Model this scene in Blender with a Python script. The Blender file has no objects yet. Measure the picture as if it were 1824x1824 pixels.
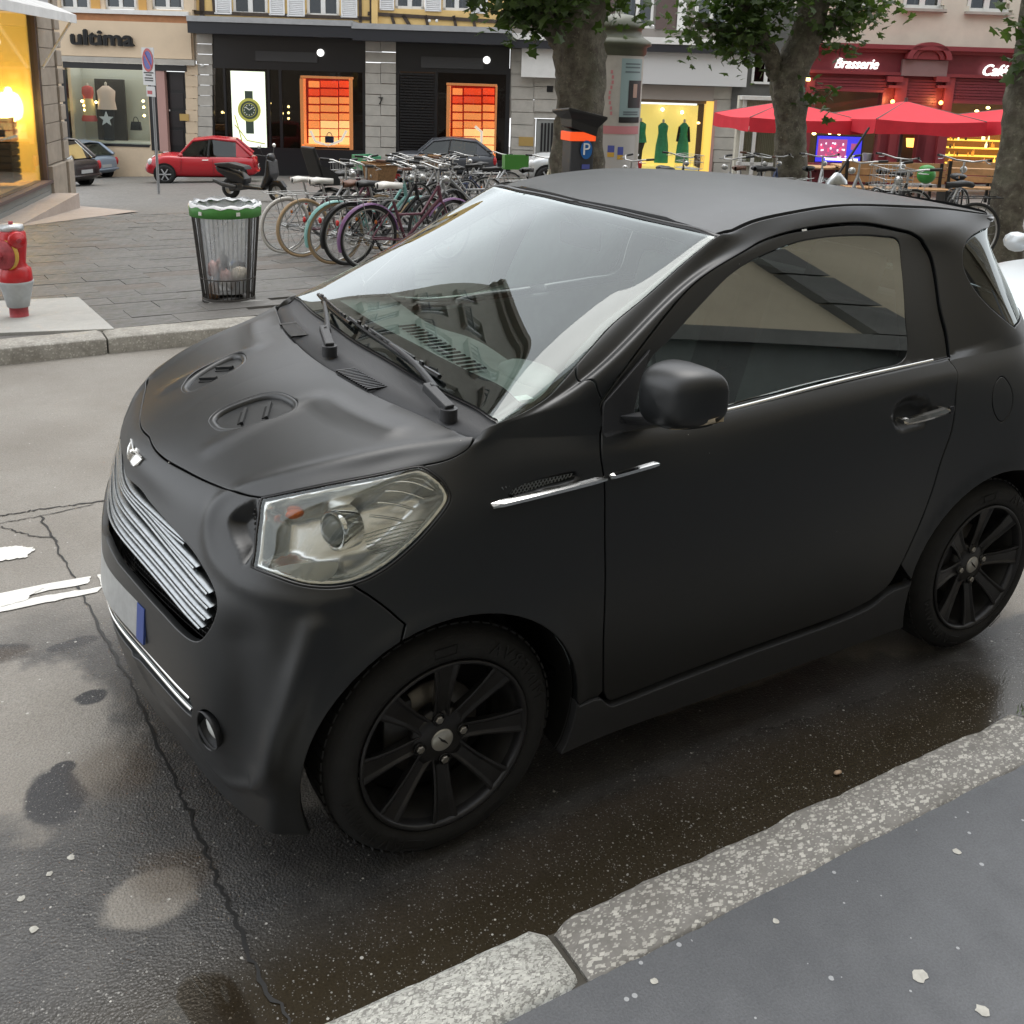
import bpy, bmesh, math, random
import numpy as np
from mathutils import Matrix, Vector
from mathutils.geometry import delaunay_2d_cdt

random.seed(7)
rng = np.random.default_rng(11)
SC = bpy.context.scene
COL = SC.collection

# ------------------------------------------------------------------ camera
CAM_POS = np.array([0.9626, 2.6704, 1.8724])
CAM_R = np.array([[-0.864069, 0.502433, 0.030743], [-0.103248, -0.236675, 0.966087], [-0.492671, -0.831592, -0.256379]])      # right, up, forward in world axes
CAM_F, CAM_CX, CAM_CY = 1806.5, 912.0, 608.0             # focal length and principal point, in pixels of the 1824 px photograph
cd = bpy.data.cameras.new("camera")
cam = bpy.data.objects.new("camera", cd)
COL.objects.link(cam)
M = Matrix.Identity(4)
for i in range(3):
    M[i][0], M[i][1], M[i][2], M[i][3] = CAM_R[0][i], CAM_R[1][i], -CAM_R[2][i], CAM_POS[i]
cam.matrix_world = M
cd.sensor_width = 36.0
cd.lens = 36.0 * CAM_F / 1824.0
cd.shift_y = (CAM_CY - 912.0) / 1824.0
cd.clip_start, cd.clip_end = 0.05, 500.0
SC.camera = cam

# ------------------------------------------------------------------ sky, sun, exposure
SUN_EL, SUN_AZ = math.radians(72), math.radians(200)
world = bpy.data.worlds.new("World")
SC.world = world
world.use_nodes = True
nt = world.node_tree
nt.nodes.clear()
sky = nt.nodes.new("ShaderNodeTexSky")
sky.sky_type = "NISHITA"
sky.sun_disc = False
sky.sun_elevation, sky.sun_rotation = SUN_EL, SUN_AZ
sky.air_density, sky.dust_density, sky.ozone_density = 1.0, 3.0, 1.0
hs = nt.nodes.new("ShaderNodeHueSaturation")
hs.inputs["Saturation"].default_value = 0.22           # an overcast sky keeps little of the blue
bg = nt.nodes.new("ShaderNodeBackground")
bg.inputs["Strength"].default_value = 0.15
wo = nt.nodes.new("ShaderNodeOutputWorld")
nt.links.new(sky.outputs[0], hs.inputs["Color"])
# a closed layer of pale cloud, slightly uneven, veils the clear sky
tcw = nt.nodes.new("ShaderNodeTexCoord")
cn = nt.nodes.new("ShaderNodeTexNoise"); cn.inputs["Scale"].default_value = 2.2; cn.inputs["Detail"].default_value = 5.0
nt.links.new(tcw.outputs["Generated"], cn.inputs["Vector"])
cr_ = nt.nodes.new("ShaderNodeMapRange"); cr_.inputs["From Min"].default_value = 0.3; cr_.inputs["From Max"].default_value = 0.7
cr_.inputs["To Min"].default_value = 5.6; cr_.inputs["To Max"].default_value = 7.6
nt.links.new(cn.outputs["Fac"], cr_.inputs["Value"])
ct = nt.nodes.new("ShaderNodeMix"); ct.data_type = "RGBA"; ct.blend_type = "MULTIPLY"; ct.inputs[0].default_value = 1.0
ct.inputs[6].default_value = (0.97, 1.0, 1.03, 1.0); nt.links.new(cr_.outputs[0], ct.inputs[7])
cm = nt.nodes.new("ShaderNodeMix"); cm.data_type = "RGBA"; cm.inputs[0].default_value = 0.7
nt.links.new(hs.outputs[0], cm.inputs[6]); nt.links.new(ct.outputs[2], cm.inputs[7])
nt.links.new(cm.outputs[2], bg.inputs["Color"])
nt.links.new(bg.outputs[0], wo.inputs["Surface"])
sd = bpy.data.lights.new("sun", "SUN")
sd.energy, sd.angle, sd.color = 0.6, math.radians(40), (1.0, 0.96, 0.9)
sun = bpy.data.objects.new("sun", sd)
COL.objects.link(sun)
_d = Vector((math.sin(SUN_AZ) * math.cos(SUN_EL), math.cos(SUN_AZ) * math.cos(SUN_EL), math.sin(SUN_EL)))
sun.rotation_euler = _d.to_track_quat("Z", "Y").to_euler()
SC.view_settings.view_transform = "Standard"
SC.view_settings.look = "None"
SC.view_settings.exposure = 1.15
SC.view_settings.gamma = 1.0
SC.view_settings.use_curve_mapping = False

# ------------------------------------------------------------------ places: measured points of the street to world positions
FH = np.array([CAM_R[2][0], CAM_R[2][1], 0.0]); FH /= np.linalg.norm(FH)      # level direction across the street
RH = np.array([FH[1], -FH[0], 0.0])                                           # level direction along the shop fronts
def ray(px, py):
    return CAM_R[2] + (px - CAM_CX) / CAM_F * CAM_R[0] - (py - CAM_CY) / CAM_F * CAM_R[1]
def at(px, py, depth):
    """the point that the photograph shows at px, py when it stands depth metres across the street"""
    r = ray(px, py)
    return CAM_POS + r * (depth / float(r @ FH))
def on_z(px, py, z):
    r = ray(px, py)
    return CAM_POS + r * ((z - CAM_POS[2]) / r[2])
FAR_Y, SLOPE = -4.80, 0.072
def ground_z(x, y):
    """height of the square: level road, then falling gently away beyond the far kerb"""
    return -0.05 - SLOPE * max(0.0, FAR_Y - 0.2 - y)
def on_ground(px, py, up=0.0):
    r = ray(px, py); lo, hi = 1.0, 90.0
    f = lambda t: (CAM_POS + r * t)[2] - ground_z(*(CAM_POS + r * t)[:2]) - up
    for _ in range(60):
        m = (lo + hi) / 2
        if f(m) > 0: lo = m
        else: hi = m
    return CAM_POS + r * lo
def depth_of(P): return float((np.asarray(P) - CAM_POS) @ FH)
def side_of(P): return float((np.asarray(P) - CAM_POS) @ RH)
def street(l, d, z):
    """l metres along the fronts, d metres across the street, height z"""
    q = CAM_POS + RH * l + FH * d
    return np.array([q[0], q[1], z])

# ------------------------------------------------------------------ objects
def link(name, me, mat=None, parent=None):
    o = bpy.data.objects.new(name, me)
    COL.objects.link(o)
    if mat is not None and me is not None and len(me.materials) == 0: me.materials.append(mat)
    if parent is not None: o.parent = parent
    return o
def tag(o, label=None, cat=None, group=None, kind=None):
    if label: o["label"] = label
    if cat: o["category"] = cat
    if group: o["group"] = group
    if kind: o["kind"] = kind
    return o
def thing(name, label, cat, loc=(0, 0, 0), rz=0.0, group=None):
    o = bpy.data.objects.new(name, None)
    COL.objects.link(o)
    o.location = Vector([float(c) for c in loc]); o.rotation_euler = (0, 0, rz)
    o.empty_display_size = 0.2
    return tag(o, label, cat, group)
def copy_tree(o, parent=None):
    c = o.copy(); COL.objects.link(c)
    if parent is not None: c.parent = parent
    for ch in list(o.children): copy_tree(ch, c)
    return c

class MB:
    """collects solids and links them as one mesh"""
    def __init__(s): s.v, s.f, s.sm = [], [], []
    def add(s, verts, faces, smooth=False):
        b = len(s.v)
        s.v += [tuple(float(c) for c in q) for q in verts]
        s.f += [tuple(b + i for i in fc) for fc in faces]
        s.sm += [smooth] * len(faces)
        return s
    def box(s, c, d, rz=0.0, R=None):
        c = np.asarray(c, float); h = np.asarray(d, float) / 2
        P = np.array([(x, y, z) for x in (-1, 1) for y in (-1, 1) for z in (-1, 1)], float) * h
        if R is None:
            R = np.array([[math.cos(rz), -math.sin(rz), 0], [math.sin(rz), math.cos(rz), 0], [0, 0, 1]])
        return s.add(P @ np.asarray(R).T + c, [(0, 1, 3, 2), (4, 6, 7, 5), (0, 4, 5, 1), (2, 3, 7, 6), (0, 2, 6, 4), (1, 5, 7, 3)])
    def hexa(s, P):
        """8 corners: bottom 4 in order, top 4 in order"""
        return s.add(P, [(3, 2, 1, 0), (4, 5, 6, 7), (0, 1, 5, 4), (1, 2, 6, 5), (2, 3, 7, 6), (3, 0, 4, 7)])
    def tube(s, pts, r, n=8, closed=False, caps=True):
        pts = [np.asarray(q, float) for q in pts]; k = len(pts)
        rr = r if hasattr(r, "__len__") else [r] * k
        rings = []; up = None
        for i in range(k):
            a = pts[(i - 1) % k] if (closed or i > 0) else pts[i]
            b = pts[(i + 1) % k] if (closed or i < k - 1) else pts[i]
            t = b - a; t = t / (np.linalg.norm(t) + 1e-12)
            if up is None:
                up = np.array([0, 0, 1.0]) if abs(t[2]) < .9 else np.array([1.0, 0, 0])
            x = np.cross(up, t); x /= np.linalg.norm(x) + 1e-12
            y = np.cross(t, x); up = y
            rings.append([pts[i] + rr[i] * (math.cos(2 * math.pi * j / n) * x + math.sin(2 * math.pi * j / n) * y) for j in range(n)])
        V = [q for g in rings for q in g]; Fc = []
        for i in range(k if closed else k - 1):
            a, b = i * n, ((i + 1) % k) * n
            Fc += [(a + j, a + (j + 1) % n, b + (j + 1) % n, b + j) for j in range(n)]
        s.add(V, Fc, True)
        if caps and not closed:
            s.add(rings[0][::-1], [tuple(range(n))]); s.add(rings[-1], [tuple(range(n))])
        return s
    def lathe(s, prof, n=32, c=(0, 0, 0), axis="z", smooth=True, closed=False, R=None):
        """prof: (radius, height) pairs"""
        c = np.asarray(c, float); V = []
        for r, h in prof:
            for j in range(n):
                a = 2 * math.pi * j / n; q = (r * math.cos(a), r * math.sin(a), h)
                if axis == "y": q = (q[0], q[2], -q[1])
                elif axis == "x": q = (q[2], q[0], q[1])
                V.append(q)
        V = np.array(V)
        if R is not None: V = V @ np.asarray(R).T
        Fc = []; m = len(prof)
        for i in range(m if closed else m - 1):
            a, b = i * n, ((i + 1) % m) * n
            Fc += [(a + j, a + (j + 1) % n, b + (j + 1) % n, b + j) for j in range(n)]
        return s.add(V + c, Fc, smooth)
    def prism(s, poly, z0, z1, T=None):
        """poly of (x, y) extruded z0..z1, placed by the 4x4 T"""
        n = len(poly)
        P = np.array([(x, y, z0) for x, y in poly] + [(x, y, z1) for x, y in poly], float)
        if T is not None:
            T = np.asarray(T, float); P = P @ T[:3, :3].T + T[:3, 3]
        return s.add(P, [tuple(range(n))[::-1], tuple(range(n, 2 * n))] + [(i, (i + 1) % n, n + (i + 1) % n, n + i) for i in range(n)])
    def ball(s, c, r, n=12, m=8, sq=(1, 1, 1)):
        V = [(0, 0, 1)]; Fc = []
        for i in range(1, m):
            a = math.pi * i / m
            V += [(math.sin(a) * math.cos(2 * math.pi * j / n), math.sin(a) * math.sin(2 * math.pi * j / n), math.cos(a)) for j in range(n)]
        V.append((0, 0, -1)); e = len(V) - 1
        Fc += [(0, 1 + j, 1 + (j + 1) % n) for j in range(n)]
        for i in range(m - 2):
            a = 1 + i * n; b = a + n
            Fc += [(a + j, b + j, b + (j + 1) % n, a + (j + 1) % n) for j in range(n)]
        a = 1 + (m - 2) * n
        Fc += [(e, a + (j + 1) % n, a + j) for j in range(n)]
        return s.add(np.array(V) * r * np.asarray(sq) + np.asarray(c, float), Fc, True)
    def mesh(s, name):
        me = bpy.data.meshes.new(name)
        me.from_pydata(s.v, [], s.f)
        me.polygons.foreach_set("use_smooth", s.sm)
        me.update()
        return me
    def build(s, name, mat, parent=None, fix=True, bevel=0.0):
        me = s.mesh(name)
        if fix or bevel:
            bm = bmesh.new(); bm.from_mesh(me)
            bmesh.ops.recalc_face_normals(bm, faces=bm.faces)
            if bevel: bmesh.ops.bevel(bm, geom=[e for e in bm.edges], offset=bevel, segments=2, profile=.6, affect="EDGES")
            bm.to_mesh(me); bm.free()
        return link(name, me, mat, parent)

_font_cache = {}
def text_geo(txt, size, depth=0.0, shear=0.0, spacing=1.0):
    """outline lettering as verts and faces, centred on its width, baseline at 0, lying in the xy plane"""
    key = (txt, size, depth, shear, spacing)
    if key in _font_cache: return _font_cache[key]
    cu = bpy.data.curves.new("lettering", "FONT")
    cu.body, cu.size, cu.extrude, cu.shear, cu.space_character, cu.resolution_u = txt, size, depth, shear, spacing, 3
    cu.align_x = "CENTER"
    o = bpy.data.objects.new("lettering", cu); COL.objects.link(o)
    dg = bpy.context.evaluated_depsgraph_get(); dg.update()
    me = bpy.data.meshes.new_from_object(o.evaluated_get(dg))
    V = np.array([v.co[:] for v in me.vertices]) if len(me.vertices) else np.zeros((0, 3)); Fc = [tuple(q.vertices) for q in me.polygons]
    bpy.data.objects.remove(o); bpy.data.curves.remove(cu); bpy.data.meshes.remove(me)
    _font_cache[key] = (V, Fc)
    return V, Fc

# ------------------------------------------------------------------ materials
def new_mat(name):
    m = bpy.data.materials.new(name); m.use_nodes = True
    nt = m.node_tree; b = nt.nodes["Principled BSDF"]
    return m, nt, b
def node(nt, t, **kw):
    n = nt.nodes.new(t)
    for k, v in kw.items():
        if k in n.inputs: n.inputs[k].default_value = v
        else: setattr(n, k, v)
    return n
def C4(c): return (c[0], c[1], c[2], 1.0)
def simple(name, col, rough=0.5, metal=0.0, var=0.0, scale=20.0, bump=0.0, bscale=60.0, spec=0.5, rvar=0.0):
    m, nt, b = new_mat(name)
    b.inputs["Base Color"].default_value = C4(col)
    b.inputs["Roughness"].default_value = rough
    b.inputs["Metallic"].default_value = metal
    b.inputs["Specular IOR Level"].default_value = spec
    if var or bump or rvar:
        tc = node(nt, "ShaderNodeTexCoord")
        if var:
            n = node(nt, "ShaderNodeTexNoise", Scale=scale, Detail=5.0, Roughness=0.6)
            nt.links.new(tc.outputs["Object"], n.inputs["Vector"])
            mr = node(nt, "ShaderNodeMapRange"); mr.inputs["From Min"].default_value = 0.3; mr.inputs["From Max"].default_value = 0.7
            mr.inputs["To Min"].default_value = 1 - var; mr.inputs["To Max"].default_value = 1 + var
            nt.links.new(n.outputs["Fac"], mr.inputs["Value"])
            mx = node(nt, "ShaderNodeMix", data_type="RGBA", blend_type="MULTIPLY")
            mx.inputs[0].default_value = 1.0; mx.inputs[6].default_value = C4(col)
            nt.links.new(mr.outputs[0], mx.inputs[7]); nt.links.new(mx.outputs[2], b.inputs["Base Color"])
        if rvar:
            n = node(nt, "ShaderNodeTexNoise", Scale=scale * .7, Detail=4.0)
            nt.links.new(tc.outputs["Object"], n.inputs["Vector"])
            mr = node(nt, "ShaderNodeMapRange"); mr.inputs["To Min"].default_value = max(0, rough - rvar); mr.inputs["To Max"].default_value = rough + rvar
            nt.links.new(n.outputs["Fac"], mr.inputs["Value"]); nt.links.new(mr.outputs[0], b.inputs["Roughness"])
        if bump:
            n = node(nt, "ShaderNodeTexNoise", Scale=bscale, Detail=4.0)
            nt.links.new(tc.outputs["Object"], n.inputs["Vector"])
            bp = node(nt, "ShaderNodeBump", Strength=bump, Distance=0.01)
            nt.links.new(n.outputs["Fac"], bp.inputs["Height"]); nt.links.new(bp.outputs[0], b.inputs["Normal"])
    return m
def emitter(name, col, strength, rough=0.5):
    m, nt, b = new_mat(name)
    b.inputs["Base Color"].default_value = C4([c * .8 for c in col])
    b.inputs["Emission Color"].default_value = C4(col)
    b.inputs["Emission Strength"].default_value = strength
    b.inputs["Roughness"].default_value = rough
    return m
def glass(name, tint, refl=1.0, rough=0.0, ior=1.5, dirt=0.0):
    """a pane: clear tinted straight-through view plus the mirror image that its Fresnel term gives"""
    m, nt, b = new_mat(name); nt.nodes.remove(b)
    out = nt.nodes["Material Output"]
    tr = node(nt, "ShaderNodeBsdfTransparent"); tr.inputs[0].default_value = C4(tint)
    gl = node(nt, "ShaderNodeBsdfGlossy"); gl.inputs["Roughness"].default_value = rough
    gl.inputs["Color"].default_value = (.95, 1, 1, 1)
    fr = node(nt, "ShaderNodeFresnel", IOR=ior)
    mu = node(nt, "ShaderNodeMath", operation="MULTIPLY"); mu.inputs[1].default_value = refl; mu.use_clamp = True
    mx = node(nt, "ShaderNodeMixShader")
    nt.links.new(fr.outputs[0], mu.inputs[0]); nt.links.new(mu.outputs[0], mx.inputs[0])
    nt.links.new(tr.outputs[0], mx.inputs[1]); nt.links.new(gl.outputs[0], mx.inputs[2])
    nt.links.new(mx.outputs[0], out.inputs["Surface"])
    return m
# ------------------------------------------------------------------ the black car: its skin as 17 ribs of 14 points, splined both ways
NC = []
NC.append([(0.569,0,0.19),(0.602,0,0.3),(0.627,0,0.45),(0.625,0,0.6),(0.605,0,0.71),(0.552,0,0.82),(0.494,0,0.905),(0.27,0,1.012),(0.032,0,1.068),(-0.06,0,1.1),(-0.3,0,1.235),(-0.56,0,1.37),(-0.79,0,1.474),(-0.84,0,1.487)])
NC.append([(0.547,0.2,0.19),(0.5784,0.2,0.3),(0.603,0.2,0.45),(0.601,0.2,0.6),(0.581,0.2,0.71),(0.5294,0.2,0.817),(0.476,0.2,0.9),(0.27,0.2,1.002),(0.022,0.2,1.067),(-0.07,0.2,1.098),(-0.31,0.19,1.233),(-0.57,0.18,1.368),(-0.8,0.17,1.473),(-0.85,0.17,1.486)])
NC.append([(0.514,0.4,0.19),(0.5428,0.4,0.3),(0.565,0.4,0.45),(0.561,0.4,0.6),(0.538,0.4,0.71),(0.487,0.4,0.826),(0.424,0.4,0.91),(0.25,0.41,0.992),(-0.003,0.4,1.063),(-0.08,0.4,1.092),(-0.33,0.37,1.228),(-0.59,0.345,1.362),(-0.81,0.33,1.469),(-0.86,0.33,1.482)])
NC.append([(.475,.57,.18),(.498,.58,.30),(0.515,0.59,0.45),(0.503,0.595,0.603),(0.467,0.602,0.728),(0.405,0.598,0.838),(0.352,0.573,0.926),(0.183,0.58,1),(-0.045,0.6,1.058),(-.10,.56,1.088),(-.35,.52,1.222),(-.61,.485,1.355),(-.83,.46,1.465),(-.875,.455,1.478)])
NC.append([(.425,.715,.18),(.43,.735,.30),(0.432,0.745,0.45),(0.402,0.748,0.6),(0.357,0.737,0.727),(0.295,0.712,0.846),(0.197,0.674,0.949),(0.083,0.66,1.007),(-0.072,0.682,1.056),(-.115,.665,1.085),(-.365,.62,1.215),(-.63,.575,1.35),(-.845,.55,1.462),(-.885,.55,1.475)])
NC.append([(.33,.765,.17),(.335,.79,.30),(.33,.80,.45),(0.275,0.808,0.6),(0.212,0.787,0.733),(0.142,0.766,0.865),(0.053,0.726,0.975),(-0.014,0.726,1.017),(-0.1,0.742,1.053),(-.13,.735,1.082),(-.375,.705,1.182),(-.645,.645,1.338),(-.865,.62,1.459),(-.89,.61,1.464)])
NC.append([(.0,.825,.17),(0,.835,.30),(0,.84,.45),(0,.84,.62),(-.02,.82,.76),(-0.04,0.8,0.87),(-0.07,0.777,0.953),(-0.1,0.764,1.003),(-.16,.752,1.05),(-.22,.748,1.09),(-.45,.72,1.185),(-.72,.665,1.345),(-.93,.628,1.444),(-.98,.60,1.482)])
NC.append([(-.36,.79,.17),(-.36,.805,.30),(-.36,.82,.45),(-.36,.83,.62),(-.36,.828,.76),(-.36,.82,.87),(-.36,.808,.94),(-.36,.795,.99),(-.38,.775,1.03),(-.42,.766,1.10),(-.57,.735,1.235),(-.79,.68,1.37),(-1.02,.637,1.445),(-1.06,.592,1.500)])
def side_rib(x,bz,top): 
    return [(x,.78,.17),(x,.80,.30),(x,.812,.45),(x,.822,.62),(x,.826,.76),(x,.822,.87),(x,.806,bz-.075),(x,.787,bz-.03),(x,.767,bz-.005)]+top
NC.append(side_rib(-.7,1.02,[(-.7,.760,1.022),(-.86,.715,1.19),(-1.0,.665,1.36),(-1.16,.627,1.462),(-1.2,.586,1.514)]))
NC.append(side_rib(-1.1,1.038,[(-1.1,.757,1.041),(-1.18,.715,1.20),(-1.24,.665,1.365),(-1.31,.62,1.473),(-1.34,.58,1.523)]))
NC.append(side_rib(-1.45,1.053,[(-1.45,.752,1.056),(-1.47,.71,1.21),(-1.48,.66,1.36),(-1.49,.618,1.468),(-1.5,.575,1.521)]))
NC.append(side_rib(-1.72,1.062,[(-1.755,.748,1.065),(-1.765,.70,1.20),(-1.74,.645,1.36),(-1.66,.625,1.435),(-1.71,.568,1.508)]))
NC.append([(-2.0,.80,.17),(-2.0,.83,.30),(-2.0,.84,.45),(-2.0,.84,.62),(-2.0,.835,.76),(-2.0,.825,.88),(-2.0,.807,.96),(-2.0,.787,1.02),(-2.0,.765,1.06),(-2.0,.755,1.09),(-1.97,.71,1.22),(-1.91,.65,1.36),(-1.87,.615,1.44),(-1.92,.553,1.490)])
NC.append([(-2.2,.77,.17),(-2.2,.81,.30),(-2.2,.825,.45),(-2.2,.825,.62),(-2.2,.815,.76),(-2.2,.795,.88),(-2.2,.77,.97),(-2.19,.745,1.03),(-2.18,.73,1.065),(-2.17,.72,1.095),(-2.12,.67,1.23),(-2.06,.62,1.37),(-2.10,.57,1.432),(-2.14,.55,1.462)])
NC.append([(-2.37,.64,.20),(-2.39,.67,.30),(-2.40,.68,.45),(-2.40,.67,.62),(-2.39,.655,.76),(-2.37,.64,.88),(-2.35,.62,.97),(-2.335,.605,1.04),(-2.33,.595,1.07),(-2.32,.585,1.10),(-2.25,.55,1.24),(-2.16,.51,1.38),(-2.19,.49,1.437),(-2.22,.46,1.458)])
NC.append([(-2.44,.35,.2),(-2.455,.35,.3),(-2.46,.35,.45),(-2.46,.35,.62),(-2.45,.35,.76),(-2.43,.35,.88),(-2.41,.35,.97),(-2.40,.34,1.04),(-2.39,.34,1.07),(-2.385,.34,1.10),(-2.30,.32,1.24),(-2.21,.30,1.38),(-2.235,.29,1.442),(-2.255,.28,1.462)])
NC.append([(x-.012,0,z) for (x,y,z) in NC[-1]])
NET=np.array(NC)   # 17 x 14 x 3
def natw(n):
    """matrix giving second derivs of natural cubic spline on 0..n-1"""
    A=np.zeros((n,n));B=np.zeros((n,n));A[0,0]=A[-1,-1]=1
    for i in range(1,n-1):
        A[i,i-1:i+2]=[1/6,2/3,1/6];B[i,i-1:i+2]=[1,-2,1]
    return np.linalg.solve(A,B)
_M = {}
def W(t,n,sym=False):
    """weights (len(t), n); sym: mirror the data about 0 (even)"""
    t=np.asarray(t,float)
    if n not in _M:_M[n]=natw(n)
    i=np.clip(np.floor(t).astype(int),0,n-2);b=t-i;a=1-b
    w=np.zeros((len(t),n));k=np.arange(len(t))
    w[k,i]+=a;w[k,i+1]+=b
    M=_M[n]
    w+=((a**3-a)/6)[:,None]*M[i]+((b**3-b)/6)[:,None]*M[i+1]
    return w
# mirror extension for symmetry at u=0 and u=16: 3 extra columns each side
def ext(P):
    m=np.array([1,-1,1])
    return np.concatenate([P[3:0:-1]*m,P,P[-2:-5:-1]*m],0)
def prep(P):
    Pl=P[:,:9].copy();Pu=P[:,9:].copy()
    return ext(Pl),ext(Pu)
EL, EU = prep(NET)
def ev(u,v):
    u=np.atleast_1d(np.asarray(u,float));v=np.atleast_1d(np.asarray(v,float))
    wu=W(u+3,EL.shape[0])
    lo=np.einsum('ki,ijc,kj->kc',wu,EL,W(np.clip(v,0,8),9))
    hi=np.einsum('ki,ijc,kj->kc',wu,EU,W(np.clip(v-9,0,4),5))
    f=np.clip(v-8,0,1)[:,None]
    return lo*(1-f)+hi*f

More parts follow.
